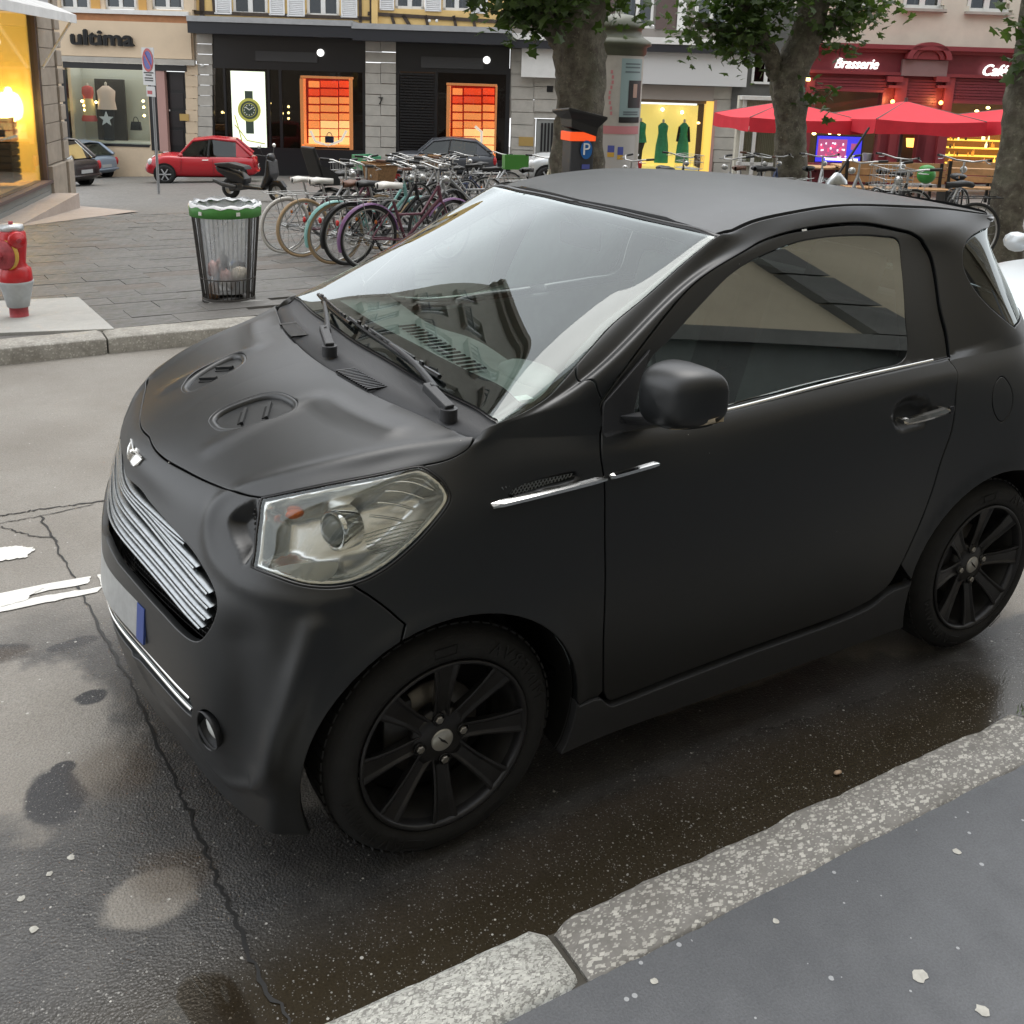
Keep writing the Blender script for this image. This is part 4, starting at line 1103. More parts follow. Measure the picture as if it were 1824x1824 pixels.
# stickers and papers at the glass
def on_glass(u_, v_, off=-.012): return skin_at([(u_, v_)], off)[0]
PAPER = simple("pale_paper", (.62, .70, .66), .6, var=.1, scale=60)
TEAL = simple("green_parking_sticker", (.16, .60, .50), .5, var=.2, scale=50)
VIOLET = simple("violet_badge", (.30, .22, .62), .5)
def quad_on_glass(name, u0, u1, v0, v1, mat, s_=-1):
    uu = np.linspace(u0, u1, 4); V = np.concatenate([skin_at([(a, v0) for a in uu], -.011), skin_at([(a, v1) for a in uu], -.011)]) * [1, s_, 1]
    m = MB(); m.add(V, [(i, i + 1, 5 + i, 4 + i) for i in range(3)]); return m.build(name, mat, car, fix=False)
quad_on_glass("tax_sticker", 4.35, 4.62, 9.75, 10.02, TEAL); quad_on_glass("tax_sticker", 4.38, 4.62, 10.06, 10.20, TEAL)
a = skin_at([(4.35, 10.5)], -.011)[0] * [1, -1, 1]; _, n_, _, _ = skin_frame(np.array([4.35]), np.array([10.5])); n_ = n_[0] * [1, -1, 1]
x_ = np.cross([0, 1.0, 0], n_); x_ /= np.linalg.norm(x_); R_ = np.stack([x_, np.cross(n_, x_), n_], 1)
m = MB(); m.lathe([(.036, 0), (0, .0005)], 24, a, R=R_); m.build("round_sticker", VIOLET, car)
m = MB(); m.box((-.30, .60, 1.078), (.045, .035, .012)); m.build("paper_slip", PAPER, cab)

# ---- cowl, wipers
V = []; Fc = []; m = MB(); us = np.linspace(-5.0, 5.0, 81)
for i, u_ in enumerate(us):
    s_ = -1 if u_ < 0 else 1; a = abs(u_)
    A_ = skin_at([(a, 8.0)], -.004)[0] * [1, s_, 1]; B_ = skin_at([(a, 9.12)], -.016)[0] * [1, s_, 1]
    A_ = A_ + [-.006, 0, 0]
    V += [A_ + [0, 0, -.03], A_, A_ * .45 + B_ * .55 + [0, 0, -.006], B_]
    if i: b = 4 * i; Fc += [(b - 4 + j, b + j, b + j + 1, b - 3 + j) for j in range(3)]
m.add(V, Fc, True); cw = m.build("cowl", TRIM, car)
for y0 in (.16, -.42):
    m = MB()
    for k in range(15):
        y = y0 + .0125 * k; A_ = skin_yz_cowl = None
        u_ = abs(y) / .185 if abs(y) < .4 else 2 + (abs(y) - .4) / .16
        A_ = skin_at([(u_, 8.0)], 0)[0]; B_ = skin_at([(u_, 9.1)], -.012)[0]
        A_[1] = B_[1] = y
        m.box(A_ * .80 + B_ * .20 + [0, 0, -.001], (.055, .005, .006))
    m.build("cowl_grating", SEAL, cw)
def wiper(pivot, tip, elbow, b0, b1, park):
    w = link("wiper", None, None, car)
    m = MB(); P0, P1 = np.array(pivot), np.array(elbow)
    m.tube([P0, P0 + [0, 0, .03]], .022, 14); d = (P1 - P0) / np.linalg.norm(P1 - P0)
    q = np.cross([0, 0, 1.0], d); q /= np.linalg.norm(q); R_ = np.stack([d, q, np.cross(d, q)], 1)
    m.box(P0 + [0, 0, .03] + d * .05, (.11, .026, .022), R=R_)
    m.build("wiper_pivot", TRIM, w, bevel=.004)
    m = MB(); Q = [P0 + np.array([0, 0, .034]) + d * .09]
    for t in np.linspace(.2, 1, 8): Q.append((P0 + [0, 0, .034]) * (1 - t) + np.array(tip) * t + np.array([0, 0, .018 * math.sin(math.pi * t)]))
    m.tube(Q, [.011] + [.010 - .005 * t for t in np.linspace(0, 1, 8)], 6); m.build("wiper_arm", TRIM, w)
    m = MB(); a, b = np.array(b0), np.array(b1); n_ = 24
    L = [a * (1 - t) + b * t + np.array([0, 0, -.006 * (1 - (2 * t - 1) ** 2)]) for t in np.linspace(0, 1, n_)]
    m.tube(L, .007, 6); m.tube([q + [0, 0, .012] for q in L[6:18]], .004, 6)
    for i in range(4, 21, 2): m.box(L[i] + [0, 0, .008], (.006, .018, .014))
    m.build("wiper_blade", SEAL, w)
gp = lambda y, v_, off: (lambda q: np.array([q[0], y, q[2]]))(skin_at([((abs(y) / .185 if abs(y) < .37 else 2 + (abs(y) - .37) / .15), v_)], off)[0])
wiper(gp(.62, 8.35, -.004), gp(.20, 9.22, .020), gp(.45, 8.8, .03), gp(.47, 9.18, .012), gp(-.12, 9.26, .012), 0)
wiper(gp(.02, 8.40, -.004), gp(-.36, 9.24, .020), gp(-.15, 8.8, .03), gp(-.08, 9.22, .012), gp(-.50, 9.28, .012), 0)

# ---- door mirrors
MLENS = simple("mirror_indicator_lens", (.50, .42, .30), .15, var=.3, scale=30)
for right in (False, True):
    s_ = -1 if right else 1
    mb = curve(O["mirrorbase"], False)
    link("mirror_base", skin_mesh("mirror_base", O["mirrorbase"], mirror=("right" if right else None), gap=.001, step=.03, lift=.004, depth=.02), TRIM, car)
    dm = link("door_mirror", None, None, car)
    c = np.array([-.555, .915, 1.148]) if not right else np.array([-.64, .835, 1.10])
    spw = lambda q, e: math.copysign(abs(q) ** e, q)
    m = MB(); V = []; Fc = []; nu, nv = 40, 20
    for i in range(nv + 1):
        ph = math.pi * i / nv
        for j in range(nu):
            th = 2 * math.pi * j / nu; r = math.sin(ph) ** .55
            yy, zz_ = spw(math.cos(th), .56) * r * .107, spw(math.sin(th), .60) * r * .083
            xx = spw(math.cos(ph), .9) * (.088 if math.cos(ph) > 0 else .030)
            zz_ *= 1.0 - .22 * max(0, yy / .108) * (1 if zz_ < 0 else .55); zz_ += .012 * yy / .108
            xx -= .035 * max(0, yy / .108) ** 2
            if right: yy, xx = yy * .45, xx * .6
            V.append((c[0] + xx, s_ * (c[1] + yy), c[2] + zz_))
        if i: b = nu * i; Fc += [(b - nu + j, b - nu + (j + 1) % nu, b + (j + 1) % nu, b + j) for j in range(nu)]
    m.add(V, Fc, True); m.build("mirror_shell", PAINT, dm)
    if right: continue
    m = MB(); m.hexa([(-.50, s_ * .765, 1.035), (-.58, s_ * .765, 1.035), (-.57, s_ * .85, 1.055), (-.52, s_ * .85, 1.055), (-.47, s_ * .765, 1.062), (-.60, s_ * .765, 1.066), (-.58, s_ * .86, 1.085), (-.51, s_ * .86, 1.085)]); m.build("mirror_arm", TRIM, dm, bevel=.008)
    m = MB(); V = []; Fc = []
    for i, t in enumerate(np.linspace(0, 1, 9)):
        y = .915 + .012 + .090 * t; z = 1.080 + .036 * t ** 1.5; x = -.508 - .062 * t ** 2
        V += [(x + .004, s_ * y, z - .004), (x + .010, s_ * (y + .003), z + .010 * (1 - .3 * t)), (x - .02, s_ * y, z + .012), (x - .02, s_ * y, z - .006)]
        if i: b = 4 * i; Fc += [(b - 4 + j, b - 4 + (j + 1) % 4, b + (j + 1) % 4, b + j) for j in range(4)]
    m.add(V, Fc, True); m.build("mirror_indicator", MLENS, dm)
    m = MB(); m.box((c[0] - .031, s_ * c[1], c[2]), (.004, .15, .11)); m.build("mirror_glass", CHROME, dm, bevel=.0015)

# ---- door handle, belt strip, aerial
for right, d_ in ((False, doors[0]), (True, doors[1])):
    s_ = -1 if right else 1
    y0 = .842
    m = MB(); V = []; Fc = []; n = 12
    for i, t in enumerate(np.linspace(0, 1, n)):
        x = -1.455 - .205 * t; z = .921 + .008 * t; b_ = y0 + .006 * math.sin(math.pi * t); h = .0105 if 0 < i < n - 1 else .006
        V += [(x, s_ * (b_ - .012), z + h), (x, s_ * b_, z + h * .8), (x, s_ * (b_ + .004), z - h * .3), (x, s_ * b_, z - h), (x, s_ * (b_ - .012), z - h)]
        if i: b = 5 * i; Fc += [(b - 5 + j, b - 5 + (j + 1) % 5, b + (j + 1) % 5, b + j) for j in range(5)]
    Fc += [(4, 3, 2, 1, 0), tuple(5 * n - 5 + j for j in range(5))]
    m.add(V, Fc); m.box((-1.47, s_ * .826, .920), (.02, .03, .014)); m.box((-1.645, s_ * .826, .928), (.02, .03, .014)); m.build("door_handle", CHROME, d_)
    m = MB(); m.box((-1.672, s_ * .838, .929), (.018, .010, .022)); m.build("lock_cover", SEAL, d_, bevel=.002)
    m = MB(); B_ = skin_at([(u_, 8.62) for u_ in np.linspace(7.6, 10.72, 40)], .004, right); m.tube(B_, .0062, 8); m.build("belt_strip", CHROME, d_)
    m = MB(); B_ = skin_at([(u_, 8.44) for u_ in np.linspace(7.3, 11.0, 40)], -.004, right); m.tube(B_, .009, 6); m.build("belt_seal", SEAL, d_)
m = MB(); ab = np.array([-2.0, .0, 1.508])
m.lathe([(.030, 0), (.028, .012), (.018, .026), (.009, .040), (0, .043)], 16, ab, R=np.diag([1.7, .9, 1.0])); ant = m.build("aerial_base", SATIN, car)
m = MB(); m.tube([ab + [0, 0, .03], ab + [-.14, 0, .205]], [.005, .004], 8); m.build("aerial", RUBBER, ant)
# ------------------------------------------------------------------ ground materials
def blob_mask(nt, vec, blobs, warp=.35, wscale=5.0, soft=.12):
    """soft-edged irregular patches: blobs are (x, y, rx, ry) in metres"""
    n = node(nt, "ShaderNodeTexNoise", Scale=wscale, Detail=5.0, Roughness=.6); nt.links.new(vec, n.inputs["Vector"])
    off = node(nt, "ShaderNodeMath", operation="MULTIPLY_ADD"); nt.links.new(n.outputs["Fac"], off.inputs[0]); off.inputs[1].default_value = warp * 2; off.inputs[2].default_value = -warp
    prev = None
    for x, y, rx, ry in blobs:
        a = node(nt, "ShaderNodeVectorMath", operation="SUBTRACT"); nt.links.new(vec, a.inputs[0]); a.inputs[1].default_value = (x, y, 0)
        s = node(nt, "ShaderNodeVectorMath", operation="MULTIPLY"); nt.links.new(a.outputs[0], s.inputs[0]); s.inputs[1].default_value = (1 / rx, 1 / ry, 0)
        l = node(nt, "ShaderNodeVectorMath", operation="LENGTH"); nt.links.new(s.outputs[0], l.inputs[0])
        ad = node(nt, "ShaderNodeMath", operation="ADD"); nt.links.new(l.outputs["Value"], ad.inputs[0]); nt.links.new(off.outputs[0], ad.inputs[1])
        mr = node(nt, "ShaderNodeMapRange", interpolation_type="SMOOTHSTEP"); mr.inputs["From Min"].default_value = 1 - soft; mr.inputs["From Max"].default_value = 1 + soft
        mr.inputs["To Min"].default_value = 1; mr.inputs["To Max"].default_value = 0; nt.links.new(ad.outputs[0], mr.inputs["Value"])
        if prev is None: prev = mr.outputs[0]
        else:
            mx = node(nt, "ShaderNodeMath", operation="MAXIMUM"); nt.links.new(prev, mx.inputs[0]); nt.links.new(mr.outputs[0], mx.inputs[1]); prev = mx.outputs[0]
    return prev
def mixc(nt, fac, a, b, mode="MIX"):
    mx = node(nt, "ShaderNodeMix", data_type="RGBA", blend_type=mode)
    for k, q in ((0, fac), (6, a), (7, b)):
        if isinstance(q, (tuple, list)): mx.inputs[k].default_value = C4(q)
        elif isinstance(q, (int, float)): mx.inputs[k].default_value = q
        else: nt.links.new(q, mx.inputs[k])
    return mx.outputs[2]
def ramp(nt, val, a, b, lo=0.0, hi=1.0):
    mr = node(nt, "ShaderNodeMapRange"); nt.links.new(val, mr.inputs["Value"])
    for k, q in (("From Min", a), ("From Max", b), ("To Min", lo), ("To Max", hi)): mr.inputs[k].default_value = q
    return mr.outputs[0]
def noise(nt, vec, scale, detail=5.0, rough=.6):
    n = node(nt, "ShaderNodeTexNoise", Scale=scale, Detail=detail, Roughness=rough); nt.links.new(vec, n.inputs["Vector"]); return n.outputs["Fac"]
def flecks(nt, vec, scale, size, share):
    """scattered pale chips: a few voronoi cells, shrunk"""
    v = node(nt, "ShaderNodeTexVoronoi", Scale=scale); nt.links.new(vec, v.inputs["Vector"])
    w = node(nt, "ShaderNodeTexWhiteNoise"); nt.links.new(v.outputs["Color"], w.inputs["Vector"])
    sz = node(nt, "ShaderNodeMath", operation="MULTIPLY"); nt.links.new(w.outputs["Value"], sz.inputs[0]); sz.inputs[1].default_value = size
    lt = node(nt, "ShaderNodeMath", operation="LESS_THAN"); nt.links.new(v.outputs["Distance"], lt.inputs[0]); nt.links.new(sz.outputs[0], lt.inputs[1])
    gt = node(nt, "ShaderNodeMath", operation="LESS_THAN"); nt.links.new(w.outputs["Value"], gt.inputs[0]); gt.inputs[1].default_value = 1.0
    w2 = node(nt, "ShaderNodeTexWhiteNoise", noise_dimensions="4D"); nt.links.new(v.outputs["Color"], w2.inputs["Vector"]); w2.inputs["W"].default_value = 3.3
    g2 = node(nt, "ShaderNodeMath", operation="LESS_THAN"); nt.links.new(w2.outputs["Value"], g2.inputs[0]); g2.inputs[1].default_value = share
    m = node(nt, "ShaderNodeMath", operation="MULTIPLY"); nt.links.new(lt.outputs[0], m.inputs[0]); nt.links.new(g2.outputs[0], m.inputs[1])
    return m.outputs[0]
def road_mat():
    m, nt, b = new_mat("wet_and_dry_asphalt")
    tc = node(nt, "ShaderNodeTexCoord"); vec = tc.outputs["Object"]
    dry = blob_mask(nt, vec, [(.83, -.16, .25, .40), (.67, .60, .10, .085), (1.2, -.25, .3, .5), (-2.3, .60, .75, .16), (-1.2, .55, .5, .07), (.22, .30, .16, .22), (-4, .2, 1.2, .9)], .7, 4.5, .16)
    sx = node(nt, "ShaderNodeSeparateXYZ"); nt.links.new(vec, sx.inputs[0])
    wob = noise(nt, vec, 3.0)
    yy = node(nt, "ShaderNodeMath", operation="MULTIPLY_ADD"); nt.links.new(wob, yy.inputs[0]); yy.inputs[1].default_value = .5; nt.links.new(sx.outputs["Y"], yy.inputs[2])
    far = ramp(nt, yy.outputs[0], -.30, -.75)  # far road: drier, with the grazing sky gloss painted in as a paler tone
    mxn = node(nt, "ShaderNodeMath", operation="MAXIMUM"); nt.links.new(dry, mxn.inputs[0]); nt.links.new(far, mxn.inputs[1]); dry_and_gloss = mxn.outputs[0]
    tone = noise(nt, vec, 1.1, 6); grain = noise(nt, vec, 160, 3, .7); mid = noise(nt, vec, 9, 6, .7)
    cd_ = mixc(nt, ramp(nt, tone, .3, .7), (.19, .172, .148), (.28, .262, .235))  # dry tone, lifted to carry the sky gloss of the far road
    cw_ = mixc(nt, ramp(nt, mid, .35, .65), (.044, .044, .045), (.078, .076, .074))
    col = mixc(nt, dry_and_gloss, cw_, cd_)
    stain = blob_mask(nt, vec, [(.81, .14, .075, .125), (.78, .03, .035, .03), (.90, -.68, .10, .045), (.64, -.63, .06, .03), (.70, -.62, .05, .03), (.66, -.28, .05, .04)], .35, 14, .15)
    col = mixc(nt, stain, col, (.035, .035, .038))
    rust = blob_mask(nt, vec, [(.93, -.66, .12, .05), (.66, .10, .10, .12), (.60, .55, .09, .08), (-.6, .95, .9, .12)], .5, 8, .4)
    rf_ = node(nt, "ShaderNodeMath", operation="MULTIPLY"); nt.links.new(rust, rf_.inputs[0]); rf_.inputs[1].default_value = .45
    col = mixc(nt, rf_.outputs[0], col, (.085, .060, .038))
    gt_ = noise(nt, vec, 2.4, 6)
    yg = node(nt, "ShaderNodeMath", operation="MULTIPLY_ADD"); nt.links.new(gt_, yg.inputs[0]); yg.inputs[1].default_value = .25; nt.links.new(sx.outputs["Y"], yg.inputs[2])
    silt = ramp(nt, yg.outputs[0], .86, 1.12)
    col = mixc(nt, silt, col, (.034, .027, .017))
    col = mixc(nt, .6, col, mixc(nt, ramp(nt, grain, .3, .75), (.5, .5, .5), (1.45, 1.45, 1.45)), "MULTIPLY")
    f1 = flecks(nt, vec, 120, .36, .16); f2 = flecks(nt, vec, 260, .5, .25); f3 = flecks(nt, vec, 50, .22, .04)
    col = mixc(nt, f2, col, (.16, .155, .145)); col = mixc(nt, f1, col, (.24, .235, .22)); col = mixc(nt, f3, col, (.44, .43, .40))
    nt.links.new(col, b.inputs["Base Color"])
    rr = node(nt, "ShaderNodeMix", data_type="FLOAT"); nt.links.new(dry_and_gloss, rr.inputs[0]); rr.inputs[2].default_value = .34; rr.inputs[3].default_value = .62
    r2_ = node(nt, "ShaderNodeMix", data_type="FLOAT"); nt.links.new(silt, r2_.inputs[0]); nt.links.new(rr.outputs[0], r2_.inputs[2]); r2_.inputs[3].default_value = .16
    nt.links.new(r2_.outputs[0], b.inputs["Roughness"])
    v = node(nt, "ShaderNodeTexVoronoi", Scale=150.0); nt.links.new(vec, v.inputs["Vector"])
    ad = node(nt, "ShaderNodeMath", operation="ADD"); nt.links.new(v.outputs["Distance"], ad.inputs[0]); nt.links.new(grain, ad.inputs[1])
    bp = node(nt, "ShaderNodeBump", Strength=.5, Distance=.004); nt.links.new(ramp(nt, silt, 0, 1, .5, .05), bp.inputs["Strength"]); nt.links.new(ad.outputs[0], bp.inputs["Height"]); nt.links.new(bp.outputs[0], b.inputs["Normal"])
    return m
def paving_mat(name, base, dark, flk, rough=.55, fs=70, share=.12, tint=None):
    m, nt, b = new_mat(name); tc = node(nt, "ShaderNodeTexCoord"); vec = tc.outputs["Object"]
    t = noise(nt, vec, 1.3, 6); g = noise(nt, vec, 190, 3, .7); md = noise(nt, vec, 12, 5)
    col = mixc(nt, ramp(nt, t, .3, .7), base, dark)
    if tint: col = mixc(nt, ramp(nt, md, .5, .75, 0, .5), col, tint)
    col = mixc(nt, .6, col, mixc(nt, ramp(nt, g, .3, .75), (.6, .6, .6), (1.35, 1.35, 1.35)), "MULTIPLY")
    col = mixc(nt, flecks(nt, vec, fs, .35, share), col, flk)
    nt.links.new(col, b.inputs["Base Color"]); nt.links.new(ramp(nt, md, .3, .7, rough - .12, rough + .12), b.inputs["Roughness"])
    bp = node(nt, "ShaderNodeBump", Strength=.3, Distance=.003); nt.links.new(g, bp.inputs["Height"]); nt.links.new(bp.outputs[0], b.inputs["Normal"])
    return m
def granite_mat(name, matrix, chips, scale=38, share=.42, chip=.62, moss=.2):
    m, nt, b = new_mat(name); tc = node(nt, "ShaderNodeTexCoord"); vec = tc.outputs["Object"]
    wn = node(nt, "ShaderNodeTexNoise", Scale=14.0, Detail=3.0); nt.links.new(vec, wn.inputs["Vector"])
    wv = node(nt, "ShaderNodeVectorMath", operation="MULTIPLY_ADD"); nt.links.new(wn.outputs["Color"], wv.inputs[0]); wv.inputs[1].default_value = (.02, .02, .02); nt.links.new(vec, wv.inputs[2])
    mp = node(nt, "ShaderNodeMapping"); mp.inputs["Rotation"].default_value = (0, 0, .5); mp.inputs["Scale"].default_value = (1, 1.7, 1); nt.links.new(wv.outputs[0], mp.inputs["Vector"])
    col = mixc(nt, ramp(nt, noise(nt, vec, 25, 6, .7), .3, .7), matrix, [c * .6 for c in matrix])
    for sc_, sh_, sz_, k_ in ((scale, share, chip, 1.0), (scale * 2.1, share * .9, chip, .8), (scale * .55, share * .22, chip * .7, 1.15)):
        v = node(nt, "ShaderNodeTexVoronoi", Scale=sc_, distance="CHEBYCHEV"); nt.links.new(mp.outputs[0], v.inputs["Vector"])
        w = node(nt, "ShaderNodeTexWhiteNoise"); nt.links.new(v.outputs["Color"], w.inputs["Vector"])
        a = ramp(nt, v.outputs["Distance"], sz_ * .5, sz_ * .62, 1, 0)
        c = node(nt, "ShaderNodeMath", operation="LESS_THAN"); nt.links.new(w.outputs["Value"], c.inputs[0]); c.inputs[1].default_value = sh_
        mu = node(nt, "ShaderNodeMath", operation="MULTIPLY"); nt.links.new(a, mu.inputs[0]); nt.links.new(c.outputs[0], mu.inputs[1])
        col = mixc(nt, mu.outputs[0], col, mixc(nt, w.outputs["Value"], [q * k_ * .75 for q in chips], [min(.8, q * k_ * 1.25) for q in chips]))
    col = mixc(nt, ramp(nt, noise(nt, vec, 5, 6), .5, .72, 0, moss), col, (.07, .06, .045))
    nt.links.new(col, b.inputs["Base Color"]); b.inputs["Roughness"].default_value = .6
    bp = node(nt, "ShaderNodeBump", Strength=.5, Distance=.004); nt.links.new(noise(nt, vec, 70, 5, .7), bp.inputs["Height"]); nt.links.new(bp.outputs[0], b.inputs["Normal"])
    return m
ROAD = road_mat()
WALK = paving_mat("dark_smooth_asphalt", (.062, .066, .074), (.088, .092, .100), (.30, .31, .32), .5, 60, .05)
SLAB = paving_mat("basalt_slab", (.082, .080, .077), (.122, .117, .110), (.24, .23, .21), .5, 40, .05, (.075, .080, .045))
SLAB2 = paving_mat("basalt_slab_pale", (.105, .101, .095), (.140, .133, .123), (.24, .23, .21), .55, 40, .05)
SLAB3 = paving_mat("basalt_slab_brown", (.092, .078, .067), (.120, .103, .088), (.24, .23, .21), .55, 40, .05)
PINK = paving_mat("pinkish_paving", (.33, .275, .235), (.40, .34, .30), (.5, .48, .45), .6, 30, .05)
CONC = paving_mat("pale_concrete", (.33, .325, .305), (.40, .395, .37), (.5, .5, .48), .6, 90, .1)
KERB1 = granite_mat("pale_granite", (.25, .245, .225), (.50, .50, .46), 85, .8, .8, .2)
KERB2 = granite_mat("pebbled_concrete", (.215, .205, .188), (.50, .485, .44), 62, .42, .66, .28)
KERB3 = granite_mat("worn_granite", (.36, .34, .30), (.50, .48, .43), 60, .4, .6, .5)
WHITE_LINE = simple("worn_road_paint", (.70, .69, .65), .6, var=.18, scale=30, bump=.3, bscale=90)
TAR = simple("tar_joint", (.012, .012, .012), .5)
def water_mat(name, tint, rough=.02):
    return glass(name, tint, 1.0, rough, 1.33)

# ------------------------------------------------------------------ road, kerbs, pavements
def sheet(name, fn, xs, ys, mat, kind="structure"):
    V = [(x, y, fn(x, y)) for x in xs for y in ys]; ny = len(ys)
    m = MB(); m.add(V, [(i * ny + j, (i + 1) * ny + j, (i + 1) * ny + j + 1, i * ny + j + 1) for i in range(len(xs) - 1) for j in range(ny - 1)], True)
    return tag(m.build(name, mat, None), kind=kind)
def road_z(x, y):
    z = np.interp(y, [-4.8, -1.2, 0, 1.3], [-.172, -.012, 0, 0])
    return float(z) + .0025 * math.sin(2.3 * x + y) * (1 if abs(y) > 1.3 else 0)
road = sheet("road", road_z, np.concatenate([np.linspace(-70, -8, 12), np.linspace(-7.5, 5, 40), np.linspace(6, 70, 12)]), np.concatenate([np.linspace(-4.85, -1.2, 10), np.linspace(-1, 1.22, 10)]), ROAD)
square = sheet("square", lambda x, y: ground_z(x, y) - .012, np.linspace(-110, 70, 46), np.concatenate([np.linspace(-150, -20, 14), np.linspace(-18, -5.0, 14)]), SLAB2)
walk = sheet("pavement", lambda x, y: .115, np.linspace(-70, 70, 30), np.linspace(1.36, 5.3, 6), WALK)
# near kerb stones, worn at the edges
def kerb_stone(name, x0, x1, y0, y1, ztop, h, mat, parent=None, seed=0, rough=.006, rnd=.018):
    r = np.random.default_rng(seed); n = max(6, int((x1 - x0) / .03)); m = MB(); V = []; Fc = []
    prof = [(y0, ztop - h), (y0, ztop - rnd), (y0 + rnd * .3, ztop - rnd * .3), (y0 + rnd, ztop), ((y0 + y1) / 2, ztop + .002), (y1 - rnd * .6, ztop), (y1, ztop - rnd * .6), (y1, ztop - h)]
    w1, w2 = np.convolve(r.normal(0, 1, n + 8), np.ones(5) / 5, "same"), np.convolve(r.normal(0, 1, n + 8), np.ones(3) / 3, "same")
    for i in range(n):
        t = i / (n - 1); e = min(t, 1 - t) * (x1 - x0); sk = max(0, .02 - e) / .02
        x = x0 + (x1 - x0) * t
        for k, (y, z) in enumerate(prof):
            yy = y + (w1[i] * rough * (1 if y < (y0 + y1) / 2 else .8)) * (1 if k in (0, 1, 2, 5, 6, 7) else .3)
            yy += (.012 * sk ** 2) * (1 if y < (y0 + y1) / 2 else -1)
            V.append((x, yy, z + w2[i] * rough * .35 - .012 * sk ** 2 * (1 if 0 < k < 7 else 0)))
    k = len(prof)
    for i in range(n - 1): Fc += [(i * k + j, i * k + (j + 1), (i + 1) * k + j + 1, (i + 1) * k + j) for j in range(k - 1)]
    Fc += [tuple(range(k))[::-1], tuple((n - 1) * k + j for j in range(k))]
    m.add(V, Fc, True)
    o = m.build(name, mat, parent); e_ = o.modifiers.new("edges", "EDGE_SPLIT"); e_.split_angle = math.radians(55)
    return o
kerb = tag(link("near_kerb", None), kind="structure")
kerb_stone("kerb_stone", -.028, 1.25, 1.192, 1.352, .122, .2, KERB1, kerb, 1, .006, .02)
kerb_stone("kerb_stone", -1.66, -.046, 1.203, 1.366, .120, .2, KERB2, kerb, 2, .008, .016)
kerb_stone("kerb_stone", -3.2, -1.70, 1.198, 1.366, .121, .2, KERB2, kerb, 3, .008, .016)
for k in range(12): kerb_stone("kerb_stone", -3.22 - 1.6 * (k + 1), -3.24 - 1.6 * k, 1.2, 1.366, .12, .2, KERB2, kerb, 10 + k)
for k in range(5): kerb_stone("kerb_stone", 1.27 + 1.5 * k, 1.25 + 1.5 * (k + 1), 1.195, 1.36, .12, .2, KERB1, kerb, 30 + k)
m = MB(); m.box((0, 1.285, .05), (80, .14, .1)); m.build("kerb_bed", simple("joint_mortar", (.06, .055, .045), .9), kerb)
fk = tag(link("far_kerb", None), kind="structure")
xs = [-.11]
while xs[-1] < 9: xs.append(xs[-1] + 1.15)
while xs[0] > -24: xs.insert(0, xs[0] - 1.25)
for i in range(len(xs) - 1): kerb_stone("kerb_stone", xs[i] + .006, xs[i + 1] - .006, -5.08, -4.80, -.048, .22, KERB3, fk, 50 + i, .006, .02)
m = MB(); m.box((-7, -4.96, -.13), (36, .2, .12)); m.build("kerb_bed", simple("joint_mortar_far", (.06, .055, .045), .9), fk)
# basalt slabs of the square, one by one where the photograph still lets them be told apart
slab_meshes = []
for k, mt in enumerate((SLAB, SLAB, SLAB2, SLAB3)):
    m = MB(); m.box((0, 0, 0), (.597, .397, .05)); me = m.mesh("paving_slab"); bm = bmesh.new(); bm.from_mesh(me); bmesh.ops.recalc_face_normals(bm, faces=bm.faces); bm.to_mesh(me); bm.free(); me.materials.append(mt); slab_meshes.append(me)
pad = [on_ground(-40, 540), on_ground(140, 531), on_ground(204, 588), on_ground(-40, 597)]
padp = [(q[0], q[1]) for q in pad]
count = 0
for j in range(40):
    y = -5.29 - .40 * j
    for i in range(26):
        x = 2.0 - .60 * i + (.3 if j % 2 else 0)
        q = np.array([x, y, ground_z(x, y)]); d = q - CAM_POS; zz = d @ CAM_R[2]
        px, py = CAM_CX + CAM_F * (d @ CAM_R[0]) / zz, CAM_CY - CAM_F * (d @ CAM_R[1]) / zz
        if not (-40 < px < 760 and 372 < py < 600): continue
        if count >= 296 or (px > 480 and py > 520): continue
        if in_poly(np.array([[x, y]]), padp)[0] and in_poly(np.array([[x - .25, y]]), padp)[0]: continue
        o = bpy.data.objects.new("paving_slab", slab_meshes[[0, 1, 0, 2, 1, 3, 0, 2][(i * 7 + j * 5 + (i * j) % 3) % 8]]); COL.objects.link(o); o.parent = square
        o.location = (x + random.uniform(-.003, .003), y, ground_z(x, y) - .020 + random.uniform(-.003, .003)); o.rotation_euler = (math.atan(SLOPE) if y < -5 else 0, random.uniform(-.004, .004), random.uniform(-.003, .003)); count += 1
# pale concrete pad under the hydrant
m = MB(); P_ = [(q[0], q[1], ground_z(q[0], q[1]) + .012) for q in pad]; P_[1] = (P_[1][0], P_[1][1], P_[1][2]); m.hexa([(x, y, z - .08) for x, y, z in P_] + P_)
tag(m.build("concrete_pad", CONC, None, bevel=.004), kind="structure")
# pinkish paving along the corner shop
P_ = [on_ground(-60, 470), on_ground(-60, 408), on_ground(137, 366), on_ground(250, 377)]
P_ = [(-2.0 + .2, -21.2), (2.5, -8.2), (1.2, -8.2), (-3.0, -20.3)]
P_ = [(P[0], P[1]) for P in (on_ground(137, 367), on_ground(0, 404), on_ground(-60, 425), on_ground(-60, 445), on_ground(0, 409), on_ground(247, 377))]
m = MB(); n = len(P_); m.add([(x, y, ground_z(x, y) + .010) for x, y in P_], [tuple(range(n))]); tag(m.build("shop_apron", PINK, None), kind="structure")
